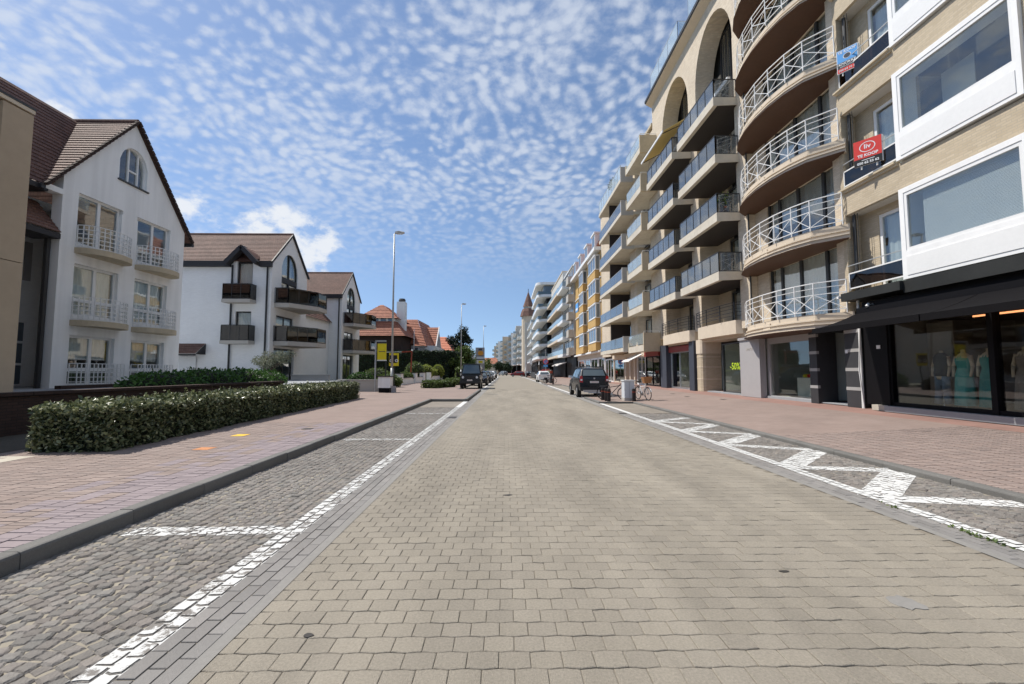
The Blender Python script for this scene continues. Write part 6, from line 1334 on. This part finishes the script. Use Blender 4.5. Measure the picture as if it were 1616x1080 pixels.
def bicycle(label, loc, rz, frame_m='car_navy', basket=False, lean=0.05):
    t = thing('bicycle', label, 'bicycle', loc, 'bicycles parked on the kerb extensions', rz, local=True); t.rotation_euler = (lean, 0, rz); r = .30; L_ = .95
    for x in (0, L_):
        w = MB().torus((x, 0, r), (0, 1, 0), r - .018, .018, 26, 6).build('wheel', 'tyre', t, smooth=True); MB().torus((x, 0, r), (0, 1, 0), r - .04, .008, 26, 5).tube((x, -.04, r), (x, .04, r), .025).build('rim', 'rim', w)
        sp_ = MB()
        for i in range(12): a = 6.283*i/12; sp_.tube((x, 0, r), (x + (r - .04)*math.cos(a), 0, r + (r - .04)*math.sin(a)), .0022, 3)
        sp_.build('spokes', 'steel', w); g_ = MB()
        for i in range(9):
            a0, a1 = math.pi*(.1 + .85*i/9), math.pi*(.1 + .85*(i+1)/9); g_.quad((x + (r+.02)*math.cos(a0), -.025, r + (r+.02)*math.sin(a0)), (x + (r+.02)*math.cos(a1), -.025, r + (r+.02)*math.sin(a1)), (x + (r+.02)*math.cos(a1), .025, r + (r+.02)*math.sin(a1)), (x + (r+.02)*math.cos(a0), .025, r + (r+.02)*math.sin(a0)))
        g_.build('mudguard', frame_m, t)
    bb = (.38, 0, .27); st = (.27, 0, .70); hd = (.80, 0, .72)
    MB().path([(0, .0, r), bb, hd], .018).path([bb, st], .018).path([(0, 0, r), st], .012).path([(hd[0] - .01, 0, .66), (.30, 0, .58)], .017).build('frame', frame_m, t)
    MB().path([(L_, .05, r), (.84, .03, .58), (.78, 0, .80)], .014).path([(L_, -.05, r), (.84, -.03, .58)], .014).build('fork', 'silver', t)
    MB().path([(.77, 0, .82), (.75, 0, .93), (.78, .14, .95), (.64, .27, .93)], .012).path([(.75, 0, .93), (.78, -.14, .95), (.64, -.27, .93)], .012).build('handlebar', 'black_metal', t)
    MB().tube(st, (.25, 0, .80), .013).build('seat_post', 'steel', t); MB().prism([(.12, -.09, .80), (.12, .09, .80), (.24, .08, .80), (.38, .02, .80), (.38, -.02, .80), (.24, -.08, .80)], (0, 0, .06)).build('saddle', 'saddle', t)
    MB().tube((.38, -.05, .27), (.38, .05, .27), .07, 14).path([(.38, .06, .27), (.46, .09, .17)], .01).path([(.38, -.06, .27), (.30, -.09, .37)], .01).box(.42, .5, .06, .14, .15, .17).box(.26, .34, -.14, -.06, .37, .39).build('crank', 'steel', t)
    rk = MB().box(-.15, .22, -.06, .06, .63, .645).tube((-.1, .05, .63), (0, .06, r), .007).tube((-.1, -.05, .63), (0, -.06, r), .007).build('luggage_rack', 'black_metal', t)
    if basket:
        bk = MB(); n = 5
        for i in range(n):
            z0, z1 = .78 + .055*i, .78 + .055*(i+1) - .006; k = .80 + .05*i
            bk.add([(.92 + sx*.13*k, sy*.20*k, z0) for sx, sy in ((-1,-1),(1,-1),(1,1),(-1,1))] + [(.92 + sx*.13*(k+.04), sy*.20*(k+.04), z1) for sx, sy in ((-1,-1),(1,-1),(1,1),(-1,1))], [(0,1,5,4),(1,2,6,5),(2,3,7,6),(3,0,4,7),(3,2,1,0)])
        bk.build('basket', 'wicker', t)
    else: MB().box(-.16, .10, -.17, -.07, .36, .63).box(-.16, .10, .07, .17, .36, .63).build('pannier_bag', 'dark_cloth', t)
    return t
bicycle('black bicycle with pannier bags standing across the pavement beside the cabinet', (4.55, 20.5, .07), R(-12), 'car_navy', False)
bicycle('white framed bicycle with a wicker basket beside the grey cabinet', (6.12, 20.2, .096), R(-80), 'car_white', True)
bicycle('distant dark bicycle between the bollards of the second kerb extension', (4.3, 47.5, .07), R(8), 'car_black', False)

# ---------------------------------------------------------------- vehicles (own coordinates: x across, y forward, z up; origin on the ground, mid car)
def car(label, loc, rz, st, pm, wheels, W, glass, extra, group=None, wr=.30, name='parked_car'):
    """st: stations along the length: (y, z_low, half_low, z_belt, half_belt, z_roof, half_roof)"""
    t = thing(name, label, 'car', loc, group, rz, local=True); mb = MB(); ring = 10
    for (y, zl, wl, zb, wb, zr, wr_) in st:
        zm = zl + (zb - zl)*.55
        half = [(wl, zl), (max(wl, wb)*1.0, zm), (wb, zb), (wr_*1.0, zr - (zr - zb)*.12 if zr > zb + .05 else zr - .01), (wr_*.86, zr)]
        mb.v += [(x, y, z) for x, z in half] + [(-x, y, z) for x, z in reversed(half)]
    n = len(st)
    for i in range(n - 1):
        for j in range(ring): mb.f.append((i*ring + j, i*ring + (j+1) % ring, (i+1)*ring + (j+1) % ring, (i+1)*ring + j))
    mb.f += [tuple(range(ring)), tuple(range((n-1)*ring, n*ring))]
    body = mb.build('body', pm, t)
    bv = body.modifiers.new('bevel', 'BEVEL'); bv.width = .035; bv.segments = 2; bv.limit_method = 'ANGLE'; bv.angle_limit = R(22)
    def pt(i, side, f):        # point on the cabin side of station i, f from belt (0) to roof (1)
        y, zl, wl, zb, wb, zr, wr_ = st[i]; return Vector((side*(wb + (wr_ - wb)*f + .008), y, zb + (zr - zb)*f*.88))
    for i in glass['side']:
        for s_ in (-1, 1):
            a, b, c, d = pt(i, s_, .08), pt(i+1, s_, .08), pt(i+1, s_, .90), pt(i, s_, .90); e = (b - a)*.04
            MB().prism([a + e, b - e, c - e, d + e], (s_*.006, 0, 0)).build('side_window', 'car_glass', t)
    for key, nm in (('front', 'windscreen'), ('rear', 'rear_window')):
        if key in glass:
            i, k = glass[key]; A_, Bv = st[i], st[k]; d = .012 if key == 'front' else -.012
            q = [Vector((-A_[4]*.90 if A_[5] <= A_[3] + .05 else -A_[6]*.84, A_[0] + d, A_[5] + .03)), Vector((A_[4]*.90 if A_[5] <= A_[3] + .05 else A_[6]*.84, A_[0] + d, A_[5] + .03)), Vector((Bv[6]*.84, Bv[0] + d, Bv[5] - .05)), Vector((-Bv[6]*.84, Bv[0] + d, Bv[5] - .05))]
            MB().prism(q, (0, d, .012)).build(nm, 'car_glass', t)
    for y in wheels:
        for s_ in (-1, 1):
            x0, x1 = s_*(W/2 - .19), s_*(W/2 + .012)
            w = MB().tube((x0, y, wr), (x1, y, wr), wr, 22).build('wheel', 'tyre', t); MB().tube((x1, y, wr), (x1 + s_*.012, y, wr), wr*.64, 16, wr*.6).build('rim', 'rim', w)
            ar = MB(); n_ = 9
            for k in range(n_):
                a0, a1 = math.pi*k/n_, math.pi*(k+1)/n_; ar.add([(s_*(W/2 - .02), y + (wr+.05)*math.cos(a0), wr + (wr+.05)*math.sin(a0)), (s_*(W/2 + .022), y + (wr+.05)*math.cos(a0), wr + (wr+.05)*math.sin(a0)), (s_*(W/2 + .022), y + (wr+.05)*math.cos(a1), wr + (wr+.05)*math.sin(a1)), (s_*(W/2 - .02), y + (wr+.05)*math.cos(a1), wr + (wr+.05)*math.sin(a1)),
                        (s_*(W/2 + .022), y + (wr+.09)*math.cos(a0), wr + (wr+.09)*math.sin(a0)), (s_*(W/2 + .022), y + (wr+.09)*math.cos(a1), wr + (wr+.09)*math.sin(a1))], [(0,1,2,3), (1,4,5,2)])
            ar.build('wheel_arch', 'plastic_dark', t, flip=False)
    extra(t); return t
def plate(t, y, z, s_, txt='1-LKD-527', w=.46):
    p = B(-w/2, w/2, min(y, y + s_*.012), max(y, y + s_*.012), z, z + .10).build('number_plate', 'plate_white', t)
    for i_ in range(7):                                      # characters too small to read in the photograph: plain strokes
        x_ = -w*.38 + w*.76*i_/6; B(x_ - .012, x_ + .012, min(y + s_*.012, y + s_*.015), max(y + s_*.012, y + s_*.015), z + .028, z + .072).build('plate_mark', 'plate_red', p)
def mirrors(t, y, z, x, m='plastic_dark'):
    for s_ in (-1, 1): MB().box(min(s_*x, s_*(x + .17)), max(s_*x, s_*(x + .17)), y - .05, y + .05, z, z + .13).build('wing_mirror', m, t)
# off-road car, facing the camera (front towards -Y after turning)
def off_extra(t):
    fy = 1.95
    for s_ in (-1, 1):
        h = MB().tube((s_*.53, fy - .02, .93), (s_*.53, fy + .02, .93), .095, 16).build('headlight', 'lamp_clear', t); MB().torus((s_*.53, fy + .015, .93), (0, 1, 0), .10, .015, 16, 5).build('headlight_ring', 'plastic_dark', h)
        MB().tube((s_*.70, fy - .06, 1.02), (s_*.70, fy - .02, 1.02), .035, 10).build('indicator', 'shell_orange', t)
    B(-.36, .36, fy - .01, fy + .02, .80, 1.05).build('grille', 'plastic_dark', t); B(-.78, .78, fy + .0, fy + .16, .50, .66).build('bumper', 'plastic_dark', t); plate(t, fy + .165, .66, 1, '1-EVR-308', .40)
    mirrors(t, .72, 1.22, .78); B(-.80, .80, -1.95, 1.9, .42, .5).build('sill', 'plastic_dark', t); MB().box(-.7, .7, .70, .74, 1.10, 1.13).build('wiper', 'plastic_dark', t); B(-.66, .66, .86, 1.86, 1.13, 1.16).build('bonnet', 'car_black', t)
    B(-.7, .7, -1.7, .55, 1.945, 1.975).build('roof_panel', 'car_grey', t)
S_off = [(-1.95, .48, .76, 1.16, .77, 1.86, .70), (-1.90, .48, .76, 1.16, .77, 1.92, .70), (-.55, .48, .77, 1.16, .77, 1.95, .70), (.48, .48, .77, 1.16, .77, 1.93, .69), (.74, .48, .77, 1.16, .77, 1.18, .74), (.86, .48, .77, 1.10, .77, 1.13, .70), (1.93, .5, .76, 1.05, .76, 1.10, .68)]
car('black boxy off-road car with round headlights parked by the low hedge', (-2.78, 35.3, 0), R(180), S_off, 'car_black', (-1.15, 1.25), 1.55, {'side': [0, 1, 2], 'front': (4, 3)}, off_extra, None, .36, 'off_road_car')
# dark SUV seen from behind
def suv_extra(t):
    ry = -1.93
    for s_ in (-1, 1):
        l = MB().prism([(s_*.60, ry - .01, .80), (s_*.76, ry - .01, .82), (s_*.755, ry + .02, 1.14), (s_*.63, ry - .0, 1.16)], (0, -.04, 0)).build('tail_light', 'tail_red', t); B(min(s_*.63, s_*.73), max(s_*.63, s_*.73), ry - .06, ry - .04, .90, .98).build('reverse_light', 'lamp_clear', l)
        MB().bar((s_*.60, -1.5, 1.60), (s_*.60, .5, 1.62), .05, .05).build('roof_rail', 'plastic_dark', t)
        MB().prism([(s_*.45, 1.90, .72), (s_*.70, 1.78, .74), (s_*.70, 1.78, .88), (s_*.45, 1.9, .86)], (0, .04, 0)).build('headlight', 'lamp_clear', t)
    for y in (-1.1, .05): MB().bar((-.62, y, 1.645), (.62, y, 1.645), .06, .03).build('roof_bar', 'black_metal', t)
    B(-.74, .74, ry - .08, ry + .04, .36, .56).build('bumper', 'plastic_dark', t); MB().prism([(-.55, ry - .10, .30), (.55, ry - .10, .30), (.62, ry - .10, .42), (-.62, ry - .10, .42)], (0, .06, 0)).build('skid_plate', 'silver', t); MB().tube((-.35, ry - .14, .27), (.35, ry - .14, .27), .025).build('tow_bar', 'steel', t)
    plate(t, ry - .045, .78, -1, '1-CPK-690', .46); MB().tube((0, ry - .035, 1.02), (0, ry - .06, 1.02), .055, 4).build('emblem', 'silver', t); mirrors(t, .62, 1.02, .80, 'lamp_clear'); B(-.78, .78, -1.2, 1.2, .32, .40).build('side_step', 'silver', t)
S_suv = [(-1.93, .42, .72, .95, .76, 1.0, .72), (-1.88, .40, .76, 1.02, .77, 1.12, .70), (-1.62, .36, .78, 1.04, .78, 1.52, .62), (-1.45, .34, .78, 1.04, .78, 1.57, .62), (-.45, .34, .79, 1.02, .79, 1.60, .63), (.35, .34, .79, 1.0, .78, 1.55, .62), (1.0, .34, .79, .98, .77, 1.02, .70), (1.75, .36, .76, .86, .74, .90, .64), (1.93, .42, .66, .72, .66, .76, .56)]
car('dark navy SUV with roof rails parked with its back to the bollards', (4.62, 24.8, 0), R(0), S_suv, 'car_navy', (-1.18, 1.2), 1.6, {'side': [3, 4], 'rear': (1, 2), 'front': (6, 5)}, suv_extra, None, .31, 'suv')
# ordinary hatchbacks
S_hatch = [(-1.85, .34, .70, .80, .74, .86, .70), (-1.80, .30, .74, .92, .77, 1.0, .68), (-1.45, .27, .77, .94, .77, 1.36, .58), (-.4, .26, .78, .92, .78, 1.42, .60), (.35, .26, .78, .90, .77, 1.37, .58), (1.0, .26, .78, .88, .76, .92, .68), (1.65, .30, .74, .76, .72, .80, .62), (1.85, .36, .62, .62, .60, .66, .52)]
def hatch_extra(txt, m):
    def f(t):
        for s_ in (-1, 1):
            MB().prism([(s_*.52, -1.83, .78), (s_*.73, -1.80, .80), (s_*.74, -1.78, .93), (s_*.58, -1.80, .92)], (0, -.04, 0)).build('tail_light', 'tail_red', t)
            MB().prism([(s_*.40, 1.84, .58), (s_*.66, 1.70, .62), (s_*.66, 1.66, .74), (s_*.45, 1.80, .70)], (0, .04, 0)).build('headlight', 'lamp_clear', t)
        B(-.68, .68, -1.93, -1.8, .34, .52).build('bumper', m, t); B(-.5, .5, -1.945, -1.92, .28, .38).build('rear_diffuser', 'plastic_dark', t); B(-.60, .60, 1.80, 1.92, .34, .5).build('bumper', m, t); B(-.35, .35, 1.86, 1.90, .52, .6).build('grille', 'plastic_dark', t); plate(t, -1.86, .66, -1, txt, .42); plate(t, 1.925, .40, 1, txt, .42); mirrors(t, .62, .90, .78, m)
    return f
GH = {'side': [2, 3], 'rear': (1, 2), 'front': (5, 4)}
car('white hatchback parked in the right hand bay beyond the second bollards', (4.75, 56.5, 0), R(1.5), S_hatch, 'car_white', (-1.12, 1.15), 1.56, GH, hatch_extra('1-MBX-144', 'car_white'))
for y, m, l in ((43.5, 'car_navy', 'dark car parked right behind the black off-road car'), (52.5, 'car_black', 'black car parked second behind the off-road car'), (62, 'car_grey', 'grey car parked third behind the off-road car'), (73, 'car_white', 'white car parked fourth behind the off-road car'), (86, 'car_navy', 'dark car parked at the far end of the left hand row')):
    car(l, (-2.62 + off(y), y, 0), R(180), S_hatch, m, (-1.12, 1.15), 1.56, GH, hatch_extra('1-TRA-871', m), 'cars parked along the left kerb')
for x, y, rz, m, l in ((3.2, 112, 90, 'car_red', 'dark red car crossing where the street bends'), (6.3, 116, 80, 'car_black', 'black car behind the dark red car at the bend'), (5.4, 100, 2, 'car_black', 'black car parked before the black corner building'), (.2, 140, 30, 'car_grey', 'grey car far away at the bend of the street'), (-3.0, 128, 178, 'car_grey', 'grey car coming round the far bend')):
    car(l, (x + off(y), y, 0), R(rz), S_hatch, m, (-1.12, 1.15), 1.56, GH, hatch_extra('1-XAB-302', m), 'cars where the street bends')

# ---------------------------------------------------------------- signs and banners on the left
bn = thing('banner_stand', 'tall yellow banner in a grey frame beside the lamp post', 'banner', (-7.65, 27.2, PZ)); MB().bar((-8.15, 27.2, PZ), (-8.15, 27.2, 3.3), .08, .08).bar((-8.18, 27.2, 3.28), (-7.50, 27.2, 3.28), .08, .08).build('frame', 'galvanised', bn)
B(-8.03, -7.48, 27.18, 27.2, 2.1, 3.12).build('banner', 'sign_yellow', bn); B(-8.05, -7.46, 27.17, 27.21, 2.04, 2.1).build('lower_bar', 'white_metal', bn); B(-8.03, -7.48, 27.17, 27.21, 3.12, 3.20).build('upper_bar', 'charcoal_frame', bn); MB().bar((-7.52, 27.25, PZ), (-7.52, 27.25, 2.9), .07, .05).build('back_post', 'black_metal', bn)
B(-7.95, -7.56, 27.172, 27.18, 2.60, 2.64).build('small_print', 'charcoal_frame', bn)
ys = thing('yellow_sign', 'square yellow sign with black boxes half hidden by the lamp post', 'sign', (-7.55, 29.6, PZ)); B(-7.95, -7.30, 29.6, 29.63, 1.75, 2.62).build('panel', 'sign_yellow', ys); B(-7.93, -7.40, 29.585, 29.6, 1.95, 2.48).build('dark_box', 'sign_black', ys); MB().bar((-7.6, 29.66, PZ), (-7.6, 29.66, 2.6), .05, .05).build('post', 'black_metal', ys)
text('O', .26, frame_M((-7.80, 29.58, 2.10), (1, 0, 0), (0, 0, 1)), 'sign_white', ys, bold=.012); text('O', .26, frame_M((-7.44, 29.58, 2.10), (1, 0, 0), (0, 0, 1)), 'sign_white', ys, bold=.012)
rpol = thing('red_post', 'rusty red post with a side arm standing among the garden shrubs', 'post', (-10.9, 50, PZ)); MB().bar((-10.95, 50, PZ), (-10.85, 50, 3.7), .12, .12).bar((-10.85, 50, 3.66), (-12.0, 50, 3.6), .1, .14).build('post', 'rust_red', rpol); MB().lathe([(.07, 0), (.12, .07), (.08, .16)], -10.8, 50, 10, 3.72).build('lamp', 'lamp_clear', rpol); MB().tube((-12.0, 50, 3.6), (-14.2, 50, 3.55), .03).build('arm', 'galvanised', rpol)
tag(MB().tube((-15.7, 74, PZ), (-15.7, 74, 8.6), .07, 10, .05).build('flag_pole', 'white_metal'), 'bare white flag pole rising behind the tall dark hedge', 'pole')
gs = thing('advertising_pylon', 'grey advertising pylon with a golden loaf picture and a yellow panel', 'sign', (-5.1, 85, 0)); B(-6.0, -4.25, 84.8, 85.2, .1, 6.0).build('pylon', 'grey_panel', gs)
B(-5.75, -4.3, 84.76, 84.8, 2.9, 3.55).build('lower_panel', 'sign_white', gs); B(-5.4, -4.6, 84.72, 84.76, 2.98, 3.42).build('yellow_panel', 'sign_yellow', gs); B(-5.75, -4.3, 84.76, 84.8, 3.75, 4.25).build('middle_panel', 'cabinet', gs); B(-5.85, -4.25, 84.75, 84.8, 3.57, 3.72).build('dark_band', 'blue_stone', gs); B(-5.85, -4.25, 84.75, 84.8, 4.28, 4.4).build('dark_band', 'blue_stone', gs)
MB().poly([(-5.0 + .55*math.cos(6.2832*i/18), 84.75, 4.9 + .46*math.sin(6.2832*i/18)) for i in range(18)]).build('loaf_picture', 'shell_orange', gs); B(-5.4, -4.75, 84.74, 84.79, 5.45, 5.8).build('dark_emblem', 'blue_stone', gs)
bb_ = thing('billboard', 'blank white board on legs beside the advertising pylon', 'billboard', (-6.9, 84, 0)); B(-7.6, -6.1, 83.95, 84.05, 3.4, 4.6).build('board', 'sign_white', bb_); MB().bar((-7.4, 84.1, 0), (-7.4, 84.1, 4.5), .08, .08).build('leg', 'galvanised', bb_); MB().bar((-6.3, 84.1, 0), (-6.3, 84.1, 4.5), .08, .08).build('leg', 'galvanised', bb_)
# signs and poles on the right
sg = thing('road_sign', 'round blue and red no-stopping sign on a grey pole', 'road sign', (5.6, 62, .07)); MB().tube((5.6, 62, .07), (5.6, 62, 4.5), .04).build('pole', 'galvanised', sg); MB().tube((5.6, 61.9, 2.75), (5.6, 61.94, 2.75), .36, 20).build('sign_disc', 'sign_blue', sg); MB().torus((5.6, 61.89, 2.75), (0, 1, 0), .33, .05, 22, 5).bar((5.35, 61.88, 3.0), (5.85, 61.88, 2.5), .03, .08).build('red_ring', 'sign_bright_red', sg); B(5.3, 5.9, 61.9, 61.93, 2.0, 2.32).build('sub_plate', 'sign_blue', sg)
tag(MB().tube((4.6 + off(100), 100, .1), (4.6 + off(100), 100, 7.6), .09, 10, .06).build('white_mast', 'white_metal'), 'white mast on the right pavement beyond the white car', 'mast')
sg2 = thing('road_sign', 'grey sign pole with two small plates beyond the white car', 'road sign', (4.4, 78, .12)); MB().tube((4.4, 78, .12), (4.4, 78, 3.6), .05).build('pole', 'galvanised', sg2); B(4.2, 4.65, 77.9, 77.95, 2.6, 3.2).build('plate', 'sign_white', sg2)
# closed parasols and terrace screens of a distant cafe
for x, y, l, m in ((6.0, 120, 'closed white parasol on the distant terrace', 'awning_white'), (7.0, 92, 'closed pale parasol before the long pale block', 'awning_white')):
    t = thing('parasol', l, 'parasol', (x + off(y), y, .1)); MB().tube((x + off(y), y, .1), (x + off(y), y, 3.6), .04).build('pole', 'galvanised', t); MB().lathe([(.10, 1.2), (.34, 1.4), (.20, 2.6), (.04, 3.5)], x + off(y), y, 8, .1).build('closed_canopy', m, t)
tc_ = thing('terrace_canopy', 'dark terrace canopy with dark side screens before the far cafe', 'canopy', (6.6, 88, .12)); MB().prism([(9.2, 84, 3.0), (5.6, 84, 2.55), (5.6, 84, 2.4), (9.2, 84, 2.8)], (0, 14, 0)).build('canopy', 'black_fascia', tc_); B(5.6, 5.68, 84, 98, .12, 1.2).build('side_screen', 'charcoal_frame', tc_)
for y in (84.2, 88.5, 93, 97.6): MB().bar((5.7, y, .12), (5.7, y, 2.45), .08, .08).build('post', 'black_metal', tc_)
for i, (x, y, l) in enumerate(((6.4, 68, 'red flowering plant in a planter beyond the white car'), (6.2, 72, 'second red flowering planter beyond the white car'))):
    t = thing('flower_planter', l, 'planter', (x, y, .1)); B(x - .4, x + .4, y - .3, y + .3, .1, 1.0).build('planter_box', 'charcoal_frame', t); mb = MB(); leaves(mb, blob_pts(rh, (x, y, 1.35), (.5, .4, .42), 160, .2), .16, rh, .3); mb.build('flowers', 'shirt_red', t, flip=False)

# ---------------------------------------------------------------- people (skin modifier figures)
def skin(name, joints, edges, mtl, parent, root=0, sub=2):
    me = bpy.data.meshes.new(name); me.from_pydata([tuple(q*S for q in j[:3]) for j in joints], edges, []); o = bpy.data.objects.new(name, me); col.objects.link(o); o.parent = parent
    o.modifiers.new('skin', 'SKIN'); o.modifiers.new('sub', 'SUBSURF').levels = sub; o.modifiers['sub'].render_levels = sub
    for i, j in enumerate(joints):
        sv = me.skin_vertices[0].data[i]; sv.radius = (j[3]*S, (j[4] if len(j) > 4 else j[3])*S); sv.use_root = (i == root)
    me.materials.append(MATS[mtl]); me.polygons.foreach_set('use_smooth', [True]*len(me.polygons)); BASE[o.name] = BASE[parent.name]; return o
def person(label, loc, rz, shirt, trousers, stride=.16, sc=.94):
    t = thing('person', label, 'person', loc, None, rz, local=True); q = sc
    J = [(0, 0, .93, .13, .10), (0, 0, 1.15, .125, .09), (0, 0, 1.36, .15, .09), (0, 0, 1.48, .055), (0, .01, 1.57, .08), (0, .01, 1.68, .088, .10),
         (-.17, 0, 1.38, .055), (-.23, -stride*.4, 1.12, .042), (-.22, -stride*.2 + .06, .88, .032), (-.22, .06, .79, .034), (.17, 0, 1.38, .055), (.23, stride*.4, 1.12, .042), (.22, stride*.6, .88, .032), (.22, stride*.7, .79, .034),
         (-.09, 0, .86, .085), (-.09, stride*.6, .48, .058), (-.09, stride*.5, .09, .04), (-.09, stride*.5 + .14, .03, .032), (.09, 0, .86, .085), (.09, -stride*.3, .48, .058), (.09, -stride*1.1, .09, .04), (.09, -stride*1.1 + .14, .03, .032)]
    J = [(x*q, y*q, z*q, *[r*q for r in rr]) for x, y, z, *rr in J]; E_ = [(0,1),(1,2),(2,3),(3,4),(4,5),(2,6),(6,7),(7,8),(8,9),(2,10),(10,11),(11,12),(12,13),(0,14),(14,15),(15,16),(16,17),(0,18),(18,19),(19,20),(20,21)]
    b = skin('body', J, E_, 'skin', t)
    grow = lambda ids, k: [(*J[i][:3], *[r + k for r in J[i][3:]]) for i in ids]
    skin('shirt', grow([0, 1, 2, 6, 7, 10, 11], .016), [(0,1),(1,2),(2,3),(3,4),(2,5),(5,6)], shirt, t); skin('trousers', grow([0, 14, 15, 16, 18, 19, 20], .014), [(0,1),(1,2),(2,3),(0,4),(4,5),(5,6)], trousers, t)
    k = MB(); k.lathe([(max(.004, math.sin(math.pi*i/9)), -math.cos(math.pi*i/9)) for i in range(7, 3, -1)] [::-1], 0, 0, 12); k.lathe([(1.0, -.1), (.98, .3), (.8, .7), (.4, .95), (.02, 1.0)], 0, 0, 12); k.xf(Matrix.Translation((0, -.008, 1.66*q)) @ Matrix.Diagonal((.098*q, .112*q, .115*q, 1))); k.build('hair', 'hair', t, smooth=True); return t
person('pedestrian in a green top and dark trousers walking past the distant shops', (5.7, 57.8, .074), R(-10), 'shirt_green', 'dark_cloth'); person('pedestrian in a red top walking beside the white hatchback', (5.95, 63.2, .086), R(170), 'shirt_red', 'dark_cloth', .1)

# ---------------------------------------------------------------- shop window figures
def mannequin(label, x, y, z, outfit):
    t = thing('mannequin', label, 'mannequin', (x, y, z), None, local=False); o = Vector((x, y, z))
    MB().lathe([(.16, 0), (.16, .015), (.015, .02), (.012, .7)], x, y, 12, z).build('stand', 'steel', t)
    b = MB().lathe([(.13, .72), (.15, .82), (.115, 1.0), (.15, 1.18), (.155, 1.25), (.10, 1.34), (.045, 1.38), (.042, 1.45), (.005, 1.46)], 0, 0, 16); b.xf(Matrix.Translation(o) @ Matrix.Diagonal((.75, 1.12, 1, 1))); b.build('torso', 'mannequin', t, smooth=True)
    for s_ in (-1, 1): MB().tube((x, y + s_*.16, z + 1.30), (x - .02, y + s_*.22, z + 1.05), .045, 10, .036).tube((x - .02, y + s_*.22, z + 1.05), (x - .06, y + s_*.2, z + .80), .036, 10, .026).build('arm', 'mannequin', t, smooth=True)
    if outfit == 'trousers':
        for s_ in (-1, 1): MB().tube((x, y + s_*.075, z + .84), (x - .01, y + s_*.10, z + .42), .10, 12, .08).tube((x - .01, y + s_*.10, z + .42), (x, y + s_*.14, z + .10), .08, 12, .085).build('trouser_leg', 'jeans', t, smooth=True)
        j = MB().lathe([(.16, .80), (.165, .9), (.14, 1.02), (.17, 1.18), (.165, 1.28), (.09, 1.37), (.06, 1.40)], 0, 0, 16); j.xf(Matrix.Translation(o) @ Matrix.Diagonal((.8, 1.16, 1, 1))); j.build('jacket', 'dark_cloth', t, smooth=True)
    else:
        n = 26; prof = [(.20, .10, .12), (.19, .35, .10), (.175, .70, .05), (.165, .84, .02), (.125, 1.0, .0), (.16, 1.17, 0), (.155, 1.24, 0), (.10, 1.33, 0)]; vs = []; fs = []
        for r, h, w in prof:
            for i in range(n): a = 6.283*i/n; k = r*(1 + w*math.sin(a*7)); vs.append((x + k*.78*math.cos(a), y + k*1.1*math.sin(a), z + h))
        for j in range(len(prof) - 1): fs += [(j*n + i, j*n + (i+1) % n, (j+1)*n + (i+1) % n, (j+1)*n + i) for i in range(n)]
        MB().add(vs, fs).build('dress', outfit, t, smooth=True)
mannequin('headless mannequin in a dark jacket and pale jeans in the shop window', 11.15, 11.0, .47, 'trousers'); mannequin('headless mannequin in a pale teal long dress in the shop window', 11.1, 10.42, .47, 'dress_pale_teal'); mannequin('headless mannequin in a deep teal long dress by the window post', 11.1, 9.86, .47, 'dress_teal'); mannequin('headless mannequin in a patterned dress beyond the window post', 11.1, 9.15, .47, 'print_cloth')
pd_ = thing('display_plinth', 'pale display plinth with colourful bags in the grey framed shop', 'plinth', (11.6, 16.4, .41)); B(11.3, 11.9, 16.0, 16.8, .41, 1.15).build('plinth', 'shop_pale', pd_)
for i, m in enumerate(('shirt_green', 'sign_bright_red', 'sign_yellow')): MB().lathe([(.1, 0), (.13, .08), (.06, .14)], 11.55, 16.15 + .24*i, 10, 1.15).build('bag', m, pd_)
yb_ = thing('handbag_stand', 'yellow and red clothing on a stand in the grey framed shop', 'clothing', (11.4, 15.45, .41)); MB().tube((11.4, 15.45, .41), (11.4, 15.45, 1.75), .015).build('stand', 'steel', yb_); B(11.34, 11.46, 15.3, 15.6, .6, 1.15).build('bag', 'sign_yellow', yb_); MB().lathe([(.16, 1.15), (.13, 1.4), (.15, 1.62), (.05, 1.75)], 11.4, 15.45, 10, .3).build('blouse', 'sign_bright_red', yb_)
